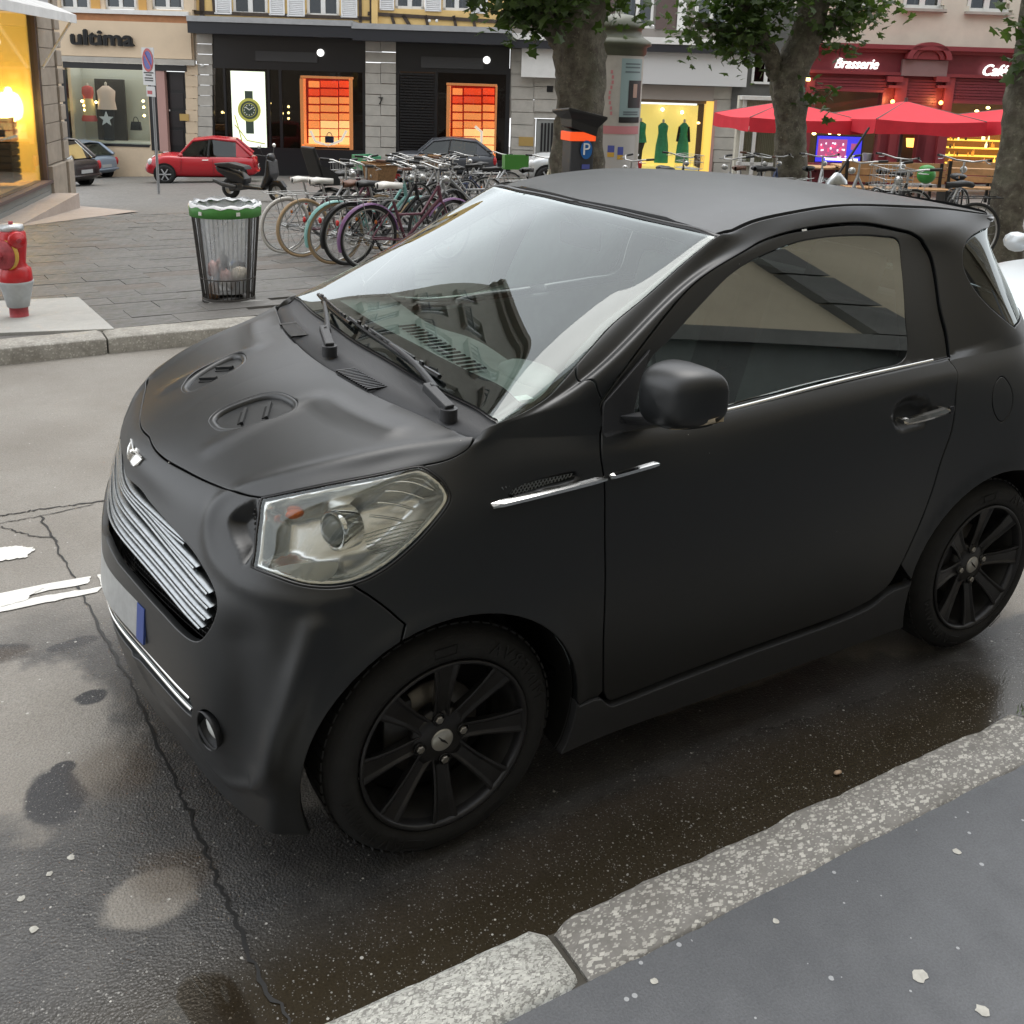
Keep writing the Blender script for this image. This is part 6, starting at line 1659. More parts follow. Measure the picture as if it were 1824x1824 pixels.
fpart("canopy", NAVY, ds, 908, 74, 1120, 88, D0 - .8, 1.2); fpart("canopy", NAVY, ds, 1120, 80, 1332, 94, D0 - .8, 1.2); fpart("canopy_flashing", WHITEF, ds, 908, 62, 1120, 73, D0 - .85, 1.3); fpart("canopy_flashing", WHITEF, ds, 1120, 68, 1332, 80, D0 - .85, 1.3)
fpart("fascia_box", WHITEF, ds, 929, 80, 1060, 139, D0 - .45, .5); fpart("fascia_box", simple("off_white_fascia", (.58, .58, .58), .6), ds, 1128, 92, 1332, 152, D0 - .5, .6)
fpart("soffit_board", simple("taupe_board", (.36, .32, .29), .7), ds, 1122, 152, 1272, 178, D0 + .0, .2)
fpart("vent_grille", BLACKM, ds, 974, 153, 985, 164, D0 + .03, .04)
fpart("brass_plaque", BRASS, ds, 924, 244, 950, 260, D0 + .03, .04)
gd = fpart("door", simple("grey_door_paint", (.30, .31, .30), .6), ds, 953, 212, 1005, 340, D0 + .2, .06)
for k in range(6): fpart("door_bar", BLACKM, gd, 963 + 6 * k, 219, 966.5 + 6 * k, 270, D0 + .16, .03)
fpart("letter_box", GREYM, gd, 968, 273, 985, 276, D0 + .15, .04)
fpart("shop_window", SHOPG, ds, 1112, 180, 1262, 345, D0 + .16, .012)
dsr = link("display_room", None, None, ds)
YW = emitter("glowing_yellow_backdrop", (1.0, .76, .22), .34)  # backdrop and floor emit light in place of lamps shining on them
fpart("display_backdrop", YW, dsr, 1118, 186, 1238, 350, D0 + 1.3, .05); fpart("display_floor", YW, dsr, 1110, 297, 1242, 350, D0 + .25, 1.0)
fpart("dark_recess", simple("brown_recess", (.08, .045, .025), .8), dsr, 1236, 178, 1262, 350, D0 + 1.5, .05); fpart("room_ceiling", simple("taupe_ceiling", (.28, .20, .13), .8), dsr, 1112, 177, 1268, 183, D0 + .15, 1.3)
fpart("glowing_jamb", YGLOW, ds, 1253, 180, 1266, 345, D0 + .02, .5); fpart("door_frame", PINKJ, ds, 1266, 178, 1271, 345, D0 - .01, .4)  # the jamb takes the same painted glow; it is no lamp
m = MB(); m.ball(at(1180, 195, D0 + 1.0), .06, 8, 6); m.ball(at(1215, 200, D0 + 1.0), .06, 8, 6); m.build("ceiling_spot", emitter("spot_white", (1, .95, .8), 8), dsr)
m = MB(); m.ball(at(1244, 219, D0 + 1.0), .07, 8, 6, (1, 1, .7)); m.build("wall_lamp", emitter("amber_wall_lamp", (1, .6, .2), 3), dsr)
GREEN = simple("emerald_cloth", (.03, .30, .17), .7, var=.2, scale=6)
dress_form("mannequin in sleeveless green top and black trousers, leftmost in the yellow window", 1137, 214, 292, D0 + .8, [("trousers", BLK, [(0, .35), (.3, .45), (.52, .8)]), ("top", GREEN, [(.48, .95), (.7, .7), (.88, .75), (.93, .3)])], w=13)
dress_form("mannequin in a long sleeveless emerald dress in the middle of the yellow window", 1177, 216, 290, D0 + .8, [("dress", GREEN, [(0, .95), (.4, .85), (.68, .6), (.86, .7), (.93, .3)])], w=13)
t_ = dress_form("mannequin in an emerald dress with black sleeves at the right of the yellow window", 1214, 216, 290, D0 + .8, [("dress", GREEN, [(0, .95), (.4, .8), (.68, .5), (.86, .6), (.93, .25)])], w=13)
for s_ in (1, -1):
    m = MB(); h_ = 74 * D0 / CAM_F; m.tube([RH * s_ * .17 + np.array([0, 0, h_ * .86]), RH * s_ * .24 + np.array([0, 0, h_ * .5])], .05, 8); m.build("sleeve", BLK, t_)

D0 = 35.0
# ---- low glazed annexe and dark passage beside the red brasserie
an = building("glazed_annexe", "low white framed annexe with ribbed curtains between dress shop and red brasserie", 1370, D0)
fpart("wall", IVORY, an, 1310, 172, 1430, 345, D0 + .5, .3); fpart("cornice", WHITEF, an, 1322, 172, 1430, 179, D0 + .1, .5)
m = MB()
for k in range(34): fbox(m, 1322 + 3.2 * k, 180, 1324 + 3.2 * k, 212, D0 + .4, .05); fbox(m, 1318 + 3.3 * k, 236, 1320 + 3.3 * k, 290, D0 + .4, .05)
tag(m.build("ribbed_curtain", simple("beige_curtain", (.40, .36, .27), .9), an), kind="stuff")
for a in ((1318, 178, 1324, 340), (1337, 232, 1343, 340), (1312, 224, 1430, 232), (1312, 290, 1430, 296), (1385, 232, 1391, 340)): fpart("white_frame", WHITEF, an, *a, D0 + .3, .12)
fpart("annexe_glazing", SHOPG, an, 1322, 232, 1430, 290, D0 + .36, .01)
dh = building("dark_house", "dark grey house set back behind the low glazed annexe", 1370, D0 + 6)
fpart("wall", simple("dark_grey_render", (.10, .10, .095), .9, var=.2, scale=2), dh, 1322, -300, 1440, 200, D0 + 5, .5); window(dh, 1340, 105, 1390, 150, D0 + 4.9, fw=4)  # one even dark grey over the whole wall

D0 = 30.0
# ---- red brasserie under an ivory house
br = building("brasserie", "wine red brasserie front with white script lettering under an ivory plastered house", 1640, D0)
m = MB(); wall_with_openings(m, 1424, -330, 2050, 96, D0 + .3, .5, [(1612, -70, 1682, 16), (1727, -70, 1798, 22), (1497, -70, 1566, 10), (1612, -250, 1682, -150), (1727, -250, 1798, -150), (1497, -250, 1566, -150)]); m.build("upper_wall", IVORY, br)
for a in ((1613, -70, 1681, 15), (1728, -70, 1797, 21), (1498, -70, 1565, 9), (1613, -250, 1681, -151), (1728, -250, 1797, -151), (1498, -250, 1565, -151)):
    window(br, *a, D0 + .36, fw=6); fpart("window_sill", STONE, br, a[0] - 6, a[3], a[2] + 6, a[3] + 5, D0 + .12, .25)
m = MB(); wall_with_openings(m, 1424, 96, 2050, 350, D0 + .1, .3, [(1452, 163, 1570, 214), (1442, 228, 1562, 292), (1598, 222, 1634, 350), (1688, 186, 1850, 212), (1682, 222, 1850, 306), (1880, 186, 2040, 306)]); m.build("front", WINE, br)
fpart("cornice", WINE_L, br, 1428, 84, 2050, 92, D0 - .35, .7); fpart("cornice", WINE_L, br, 1430, 92, 2050, 98, D0 - .2, .5)
fpart("fascia", WINE, br, 1430, 98, 2050, 134, D0 + .02, .1); fpart("fascia_moulding", WINE_L, br, 1432, 133, 2050, 139, D0 - .1, .25)
m = MB(); c = at(1650, 106, D0 - .1)
for r0, r1, dd in ((38, 29, .25), (27, 20, .18), (18, 0, .12)):
    k_ = D0 / CAM_F; n = 20; V = []
    for i in range(n + 1):
        a = math.pi * i / n
        for r in (r0, r1):
            for e in (0, dd): V.append(c + RH * r * k_ * math.cos(a) + np.array([0, 0, r * k_ * .74 * math.sin(a)]) - FH * e)
    m.add(V, [f for i in range(n) for f in ((4 * i + 1, 4 * i + 5, 4 * i + 7, 4 * i + 3), (4 * i, 4 * i + 4, 4 * i + 5, 4 * i + 1), (4 * i + 2, 4 * i + 3, 4 * i + 7, 4 * i + 6))])
m.build("arched_pediment", WINE_L, br)
for x0, x1 in ((1583, 1607), (1670, 1690)):
    fpart("pilaster", WINE_L, br, x0 + 2, 138, x1 - 2, 350, D0 - .05, .2); fpart("pilaster_cap", WINE_L, br, x0 - 2, 136, x1 + 2, 146, D0 - .15, .3); fpart("pilaster_cap", WINE_L, br, x0, 152, x1, 157, D0 - .12, .25)
fpart("pilaster", WINE_L, br, 1428, 138, 1442, 350, D0 - .05, .2)
for x, y in ((1590, 178), (1676, 180)):
    m = MB(); m.ball(at(x, y + 3, D0 - .15), .06, 8, 6); m.build("wall_washer", emitter("amber_washer", (1, .35, .08), 4), br)
    ld = bpy.data.lights.new("wall_washer_light", "POINT"); ld.energy, ld.color, ld.shadow_soft_size = 5, (1, .45, .15), .06
    lo = bpy.data.objects.new("wall_washer_light", ld); COL.objects.link(lo); lo.location = Vector(at(x, y + 1, D0 - .32)); lo.parent = br
fpart("sign_board", MAUVE, br, 1607, 107, 1688, 136, D0 - .14, .12)
ftext("script_lettering", "Brasserie", 1524, 122, D0 - .08, 17, BRIGHT, br, depth=.02, shear=.35, width_px=74, bold=.010)
ftext("script_lettering", "Café", 1769, 135, D0 - .08, 19, BRIGHT, br, depth=.02, shear=.35, width_px=42, bold=.010)
for x0, y0, x1, n in ((1448, 139, 1580, 4), (1610, 142, 1668, 10), (1692, 142, 1860, 8)):
    for k in range(n): fpart("shutter_slat", WINE, br, x0, y0 + 5.2 * k, x1, y0 + 5.2 * k + 4.3, D0 + .03 - .02 * (k % 2), .12)
for a in ((1452, 163, 1570, 214), (1442, 228, 1562, 292), (1688, 186, 1850, 212), (1682, 222, 1850, 306)):
    f = link("window", None, None, br); m = MB(); w = 5
    for b in ((a[0] - w, a[1] - w, a[2] + w, a[1]), (a[0] - w, a[3], a[2] + w, a[3] + w), (a[0] - w, a[1], a[0], a[3]), (a[2], a[1], a[2] + w, a[3])): fbox(m, *b, D0 - .02, .2)
    m.build("window_frame", WINE_L, f); fpart("pane", SHOPG, f, *a, D0 + .15, .01)
fpart("sill", WINE_L, br, 1430, 294, 1570, 303, D0 - .2, .4); fpart("sill", WINE_L, br, 1672, 308, 1860, 316, D0 - .2, .4)
br_r = link("bar_room", None, None, br)
fpart("room_back", simple("bronze_room", (.16, .10, .05), .8), br_r, 1435, 150, 1860, 345, D0 + 2.5, .1); fpart("upper_lining", simple("olive_lining", (.26, .22, .12), .8), br_r, 1448, 160, 1574, 216, D0 + .9, .05)
r9 = np.random.default_rng(5)
AMB = [emitter("amber_shelf_light", (1.0, .55, .08), 1.0), emitter("gold_bottle_light", (1.0, .38, .04), .45), emitter("pale_glow", (1.0, .8, .4), 1.3)]
for k in range(5): fpart("back_bar_shelf", AMB[0], br_r, 1688, 236 + 14 * k, 1850, 238.5 + 14 * k, D0 + 2.1, .25)
for k in range(60):
    x, row = r9.uniform(1690, 1848), r9.integers(0, 5); hgt = r9.uniform(6, 12)
    m = MB(); k_ = (D0 + 1.9) / CAM_F; w = r9.uniform(1.0, 2.2); c = at(x, 236 + 14 * row + 13.5, D0 + 1.9); m.lathe([(w * k_, 0), (w * k_, hgt * k_ * .6), (w * k_ * .4, hgt * k_ * .75), (w * k_ * .4, hgt * k_), (0, hgt * k_)], 7, c)
    m.build("bottle", [AMB[0], AMB[1], AMB[1], AMB[2], simple("brown_glass", (.12, .05, .02), .2)][int(r9.integers(0, 5))], br_r)
for x, y in ((1500, 198), (1515, 202), (1525, 195), (1535, 204), (1545, 199), (1510, 207), (1530, 190), (1740, 198), (1760, 192), (1728, 205), (1790, 198), (1450, 238), (1478, 237), (1495, 238), (1700, 228), (1735, 228), (1775, 228)):
    m = MB(); m.ball(at(x, y, D0 + 1.2), .05, 8, 5, (1.3, 1, .8)); m.build("hanging_bulb", BULB, br_r)
fpart("door_leaf", WINE, br, 1596, 224, 1602, 345, D0 - .1, .3); fpart("door_leaf", WINE, br, 1630, 224, 1645, 345, D0 + .1, .25)
fpart("doorway_dark", ROOM, br_r, 1598, 222, 1636, 345, D0 + 1.6, .05); fpart("door_transom", simple("ochre_glazing", (.30, .20, .05), .5), br_r, 1602, 226, 1632, 246, D0 + 1.0, .03)
m = MB(); c = at(1622, 262, D0 + 1.2); m.lathe([(.12, 0), (.16, .25), (.1, .3)], 12, c); m.build("table_lamp", emitter("orange_lamp_shade", (1, .42, .08), 1.6), br_r)
fpart("wooden_chair", WOODW, br_r, 1600, 290, 1628, 312, D0 + 1.0, .1)
tv = thing("television", "large television showing a blue and pink football picture in the brasserie window", "television", at(1493, 288, D0 + .35))
def tvp(name, mat, x0, y0, x1, y1, d):
    o = fpart(name, mat, tv, x0, y0, x1, y1, d, .02); o.matrix_parent_inverse = Matrix.Translation(-tv.location); return o
tvp("casing", BLACKM, 1452, 241, 1536, 291, D0 + .36)
tvp("screen", emitter("screen_blue", (.06, .05, .80), .6), 1454, 243, 1534, 289, D0 + .34); tvp("screen_picture", emitter("screen_pink", (.60, .12, .30), .4), 1457, 248, 1508, 281, D0 + .325); tvp("screen_caption", emitter("screen_white", (.9, .85, 1), 1.1), 1470, 282, 1528, 286, D0 + .325)
for k in range(34):
    x, y = r9.uniform(1459, 1505), r9.uniform(252, 279); tvp("screen_figure", [emitter("screen_white2", (.9, .8, .95), 1.0), emitter("screen_red", (.8, .05, .15), .9)][k % 2] if k < 2 else bpy.data.materials["screen_white2" if k % 2 == 0 else "screen_red"], x, y, x + r9.uniform(1.5, 3), y + r9.uniform(2, 4), D0 + .31)
tvp("screen_badge", bpy.data.materials["screen_pink"], 1516, 256, 1526, 267, D0 + .325)
m = MB(); c = at(1543, 290, D0 + .4); m.lathe([(.11, 0), (.14, .28), (.12, .28), (.0, .05)], 14, c); tag(m.build("plant_pot", WHITEF, None), "white pot standing at the right end of the television window", "pot")
lf = fpart("lantern", BULB, br, 1438, 139, 1443, 144, D0 - .3, .1)

D0 = 40.0
# ---- corner building on the left: its long side runs along the square
CORN = np.array([-1.90, -21.47]); DIR2 = np.array([1.92, 5.46]); DIR2 = DIR2 / np.linalg.norm(DIR2); NRM2 = np.array([-DIR2[1], DIR2[0]])   # NRM2 looks out over the square
cb = thing("corner_building", "tall brown stone corner building with a warm yellow lit shop window", "building")
RB = np.stack([np.r_[DIR2, 0], np.r_[NRM2, 0], [0, 0, 1.0]], 1)
def side_box(m, s0, s1, z0, z1, out, th):
    """s along the side from the corner, out = how far the face stands out"""
    c = CORN + DIR2 * (s0 + s1) / 2 + NRM2 * (out - th / 2); return m.box((c[0], c[1], (z0 + z1) / 2), (s1 - s0, th, z1 - z0), R=RB)
def side_part(name, mat, s0, s1, z0, z1, out, th, parent=None, bevel=0.0):
    m = MB(); side_box(m, s0, s1, z0, z1, out, th); return m.build(name, mat, parent or cb, bevel=bevel)
def side_px(px, out=0.0):
    r = ray(px, 300); o = CORN + NRM2 * out; A = np.array([[r[0], -DIR2[0]], [r[1], -DIR2[1]]]); t, s = np.linalg.solve(A, o - CAM_POS[:2]); return s
def side_z(px, py, out=0.0):
    s = side_px(px, out); q = CORN + DIR2 * s + NRM2 * out; r = ray(px, py); t = np.linalg.norm(q - CAM_POS[:2]) / np.linalg.norm(r[:2]); return (CAM_POS + r * t)[2]
TOPZ = 19.0; SL = 15.5
s_p = side_px(84)                                     # shop window starts here
m = MB(); s = s_p; z_w0, z_w1 = side_z(60, 330), side_z(40, 15)
side_box(m, 0, s_p, -3, 4.2, 0, .6); m.build('wall', STONE_B, cb); m = MB(); side_box(m, 0, s_p, 4.2, TOPZ, 0, .6); side_box(m, s_p, SL, z_w1, 4.2, 0, .6); side_box(m, s_p, SL, -3, z_w0 - .55, 0, .6); side_box(m, s_p + 5.2, s_p + 6.0, -3, 4.2, 0, .6); side_box(m, SL - .8, SL, -3, 4.2, 0, .6)
fl = [(4.2, 7.4), (7.4, 10.6), (10.6, 13.6), (13.6, 16.4)]
for z0, z1 in fl:
    ss = [s_p]
    for k in range(6):
        c = s_p + 1.3 + 2.2 * k
        side_box(m, ss[-1], c - .55, z0, z1, 0, .6); side_box(m, c - .55, c + .55, z0, z0 + .7, 0, .6); side_box(m, c - .55, c + .55, z1 - .35, z1, 0, .6); ss.append(c + .55)
    side_box(m, ss[-1], SL, z0, z1, 0, .6)
side_box(m, s_p, SL, 16.4, TOPZ, 0, .6)
m.build("upper_wall", simple('pale_ashlar', (.42, .39, .33), .8, var=.12, scale=2), cb)
for z0, z1 in fl:
    for k in range(6):
        c = s_p + 1.3 + 2.2 * k; f = link("window", None, None, cb)
        mm = MB(); side_box(mm, c - .55, c - .47, z0 + .7, z1 - .35, -.1, .1); side_box(mm, c + .47, c + .55, z0 + .7, z1 - .35, -.1, .1); side_box(mm, c - .05, c + .05, z0 + .7, z1 - .35, -.1, .1); side_box(mm, c - .55, c + .55, z0 + .7, z0 + .8, -.1, .1); mm.build("window_frame", WHITEF, f)
        mm = MB(); side_box(mm, c - .5, c + .5, z0 + .75, z1 - .4, -.18, .02); mm.build("pane", PANE, f)
        mm = MB(); side_box(mm, c - .75, c + .75, z0 + .52, z0 + .68, .18, .2); mm.build("window_sill", STONE_B, f)
        mm = MB()
        for q in range(7): side_box(mm, c - .6 + .2 * q - .012, c - .6 + .2 * q + .012, z0 + .7, z0 + 1.25, .16, .02)
        side_box(mm, c - .65, c + .65, z0 + 1.25, z0 + 1.29, .17, .04); mm.build("window_rail", BLACKM, f)
side_part("cornice", STONE_B, -.3, SL + .4, TOPZ - .5, TOPZ, .45, .9); side_part("cornice", STONE_B, -.2, SL + .2, TOPZ - .9, TOPZ - .5, .22, .5); side_part("string_course", STONE_B, -.1, SL, 4.1, 4.4, .2, .4)
mz = MB(); side_box(mz, 0, SL, TOPZ, TOPZ + 2.6, -.9, 4); mz.build("mansard_roof", simple("slate_roof", (.07, .075, .085), .6, var=.2, scale=3), cb)
# rusticated pier at the corner: stone blocks with open joints
zp = [side_z(105, y) for y in (372, 287, 250, 217, 185, 152, 120, 87, 54, 20, -15, -50)]
for i in range(len(zp) - 1):
    z0, z1 = zp[i], zp[i + 1]; o_ = .16 if i == 0 else .09
    if i == 0: side_part("base_block", STONE_B, -.14, .34, z0 - .6, z1 - .02, o_, .4, bevel=.02); side_part("base_block", STONE_B, .36, s_p, z0 - .6, z1 - .02, o_ - .05, .4, bevel=.02)
    else:
        side_part("rusticated_block", STONE_B, -.10, .33, z0 + .025, z1 - .025, o_, .4, bevel=.02); side_part("rusticated_block", STONE_B, .35, s_p, z0 + .01, z1 - .004, .04, .3, bevel=.008)
# end wall on the side street
m = MB(); c = CORN - NRM2 * 5 - DIR2 * 0.0
m.box((c[0] - DIR2[0] * -.3, c[1] - DIR2[1] * -.3, 8), (.6, 9.4, 22), R=RB); m.build("end_wall", STONE_B, cb)
# the yellow shop window
side_part("window_frame", BROWN, s_p, s_p + .10, z_w0, z_w1, .02, .2); side_part("stall_board", simple("grey_stall_board", (.17, .175, .165), .55, var=.1, scale=3), s_p, SL - .8, z_w0 - 1.1, z_w0 - .06, .05, .3); side_part("stall_board_panel", simple("grey_board_panel", (.20, .205, .195), .55), s_p + .2, s_p + 5, z_w0 - .55, z_w0 - .2, .07, .1)
side_part("step_stone", PINK, s_p - .1, SL - .6, -3, ground_z(-1.0, -18.6) + .22, .55, 1.0)
side_part("window_sill", BROWN, s_p, SL - .8, z_w0 - .06, z_w0, .10, .3)
side_part("shop_window", SHOPG, s_p + .1, s_p + 5.2, z_w0, z_w1, -.05, .01)
yr = link("display_room", None, None, cb)
side_part("display_wall", YGLOW, s_p + .1, s_p + 5.2, z_w0 - .3, z_w1 + .3, -1.6, .1, yr); side_part("display_end", YGLOW, s_p + .10, s_p + .16, z_w0 - .2, z_w1 + .2, -.12, 1.5, yr); side_part("display_floor", simple("yellow_floor", (.55, .36, .12), .6), s_p + .1, s_p + 5.2, z_w0 - .3, z_w0 - .02, -.1, 1.6, yr)
def on_side(px, py, out): s = side_px(px, out); q = CORN + DIR2 * s + NRM2 * out; return np.array([q[0], q[1], side_z(px, py, out)])
m = MB(); m.tube([on_side(28, 20, -.6), on_side(52, 175, -.6), on_side(61, 300, -.6)], .012, 6); m.build("lamp_cable", BLACKM, yr)
for x, y in ((29, 161), (34, 200), (39, 235)):
    m = MB(); c = on_side(x, y, -.55); m.ball(c, .075, 12, 8); m.build("globe_bulb", emitter("globe_light", (1, .80, .3), 9), yr)
    m = MB(); m.tube([c, on_side(x + 11, y - 2, -.6)], .018, 6); m.build("lamp_arm", BRASS, yr)
ld = bpy.data.lights.new("shop_lamp", "POINT"); ld.energy, ld.color, ld.shadow_soft_size = 60, (1, .68, .28), .3
lo = bpy.data.objects.new("shop_lamp", ld); COL.objects.link(lo); lo.location = Vector(on_side(30, 190, -.5)); lo.parent = cb
cf = thing("drawer_tower", "dark slatted drawer tower standing low in the yellow corner window", "cabinet", on_side(6, 323, -.5))
m = MB()
for k in range(9): m.box((0, 0, .06 + .125 * k), (.55, .5, .095), R=RB)
m.build("drawer_stack", simple("dark_walnut", (.05, .04, .035), .5), cf); m = MB(); m.box((0, 0, .6), (.5, .45, 1.2), R=RB); m.build("carcass", BLACKM, cf)
m = MB()
a, b = side_px(0) + 1.5, side_px(64, .3)
za, zb = side_z(62, 24), side_z(0, 10)
aw = MB(); V = []
for s, in ((s_p - .15,), (s_p + 5.5,)):
    for out, dz in ((.02, .30), (.75, .0), (.75, -.16), (.72, -.16), (.70, -.02)):
        q = CORN + DIR2 * s + NRM2 * out; V.append((q[0], q[1], side_z(62, 20) + dz))
aw.add(V, [(j, (j + 1) % 5, 5 + (j + 1) % 5, 5 + j) for j in range(5)] + [(0, 1, 2, 3, 4), (9, 8, 7, 6, 5)]); aw.build("awning", simple("white_awning_cloth", (.62, .62, .61), .85, var=.1, scale=3), cb)
side_part("awning_box", GREYM, s_p - .1, s_p + 5.4, side_z(40, 8) + .1, side_z(40, 8) + .75, .25, .3)
for out in (.5,):
    m = MB(); q0 = CORN + DIR2 * (s_p - .12) + NRM2 * .7; q1 = CORN + DIR2 * (s_p + .02) + NRM2 * .08; m.tube([(q0[0], q0[1], side_z(62, 24)), (q1[0], q1[1], side_z(68, 122))], .03, 6); m.build("awning_arm", WHITEF, cb)

# ---- the near side of the street, seen only in the car's glass and paint
ns = thing("street_side_house", "pale stone house behind the photographer mirrored in the car's door glass", "building")
NY = 5.4; NST = simple("beige_render", (.38, .33, .24), .85, var=.08, scale=1.5); NDK = simple("dark_rusticated_stone", (.10, .098, .09), .8, var=.2, scale=3); NLOW = simple("grey_base_stone", (.075, .08, .075), .75, var=.12, scale=2)
def nbox(m, x0, x1, z0, z1, out, th): return m.box(((x0 + x1) / 2, NY - out + th / 2, (z0 + z1) / 2), (x1 - x0, th, z1 - z0))
def npart(name, mat, *a): mm = MB(); nbox(mm, *a); return mm.build(name, mat, ns)
npart("wall", NST, -40, 40, 4.6, 17.5, 0, .5); npart("lower_wall", NLOW, -40, 40, .1, 1.9, 0, .5); npart("shop_wall", NST, -40, 40, 1.9, 4.6, 0, .5)
for x in (-26.8, -16.8, -6.8, 4.2, 14.2):
    for k in range(9): npart("rusticated_block", NDK, x - .17, x + .17, .15 + .5 * k, .62 + .5 * k, .10, .3)
npart("ledge", NDK, -40, 40, 1.88, 2.12, .16, .3); npart("cornice", NST, -40, 40, 4.5, 4.8, .3, .4); npart("cornice", NST, -40, 40, 17.0, 17.6, .6, .8)
DEEP = simple("deep_shop_glass", (.02, .022, .022), .08)
for x in (-22, -13.5, -1.6, 7, 16): npart("shop_window", DEEP, x - 1.1, x + 1.1, 2.15, 4.2, .02, .05)
for z in (5.4, 8.6, 11.6, 14.4):
    for x in np.arange(-38, 40, 2.6):
        f = link("window", None, None, ns); mm = MB(); nbox(mm, x - .5, x + .5, z, z + 1.9, .02, .05); mm.build("pane", DEEP, f)
        mm = MB(); nbox(mm, x - .58, x - .48, z - .1, z + 2, .06, .1); nbox(mm, x + .48, x + .58, z - .1, z + 2, .06, .1); nbox(mm, x - .58, x + .58, z - .15, z - .02, .1, .14); nbox(mm, x - .04, x + .04, z, z + 1.9, .05, .06); mm.build("window_frame", WHITEF, f)
# ------------------------------------------------------------------ plane trees
BARK, _nt, _b = new_mat("plane_tree_bark")
_tc = node(_nt, "ShaderNodeTexCoord"); _v = _tc.outputs["Object"]
_c = mixc(_nt, ramp(_nt, noise(_nt, _v, 7, 6, .65), .40, .60), (.085, .072, .055), (.17, .155, .12))
_c = mixc(_nt, ramp(_nt, noise(_nt, _v, 16, 5, .6), .60, .68, 0, .8), _c, (.26, .25, .19))
_c = mixc(_nt, ramp(_nt, noise(_nt, _v, 3.0, 4), .5, .7, 0, .6), _c, (.075, .078, .045))
_nt.links.new(_c, _b.inputs["Base Color"]); _b.inputs["Roughness"].default_value = .85
_bp = node(_nt, "ShaderNodeBump", Strength=.9, Distance=.03); _nt.links.new(noise(_nt, _v, 22, 6, .7), _bp.inputs["Height"]); _nt.links.new(_bp.outputs[0], _b.inputs["Normal"])
def leaf_mat(name, a, b_):
    m, nt, b = new_mat(name); oi = node(nt, "ShaderNodeTexCoord"); n = noise(nt, oi.outputs["Object"], 2.2, 3)
    col = mixc(nt, ramp(nt, n, .35, .65), a, b_); nt.links.new(col, b.inputs["Base Color"]); b.inputs["Roughness"].default_value = .5
    tl = node(nt, "ShaderNodeBsdfTranslucent"); nt.links.new(mixc(nt, 1.0, col, (1.3, 1.5, .6), "MULTIPLY"), tl.inputs[0])
    ms = node(nt, "ShaderNodeMixShader"); ms.inputs[0].default_value = .35; out = nt.nodes["Material Output"]
    nt.links.new(b.outputs[0], ms.inputs[1]); nt.links.new(tl.outputs[0], ms.inputs[2]); nt.links.new(ms.outputs[0], out.inputs["Surface"])
    return m
LEAVES = leaf_mat("plane_leaves", (.035, .065, .016), (.080, .125, .030))
LEAF_SHAPE = [(0, -.5), (.30, -.34), (.62, -.30), (.42, -.02), (.60, .26), (.26, .22), (0, .62), (-.26, .22), (-.60, .26), (-.42, -.02), (-.62, -.30), (-.30, -.34)]
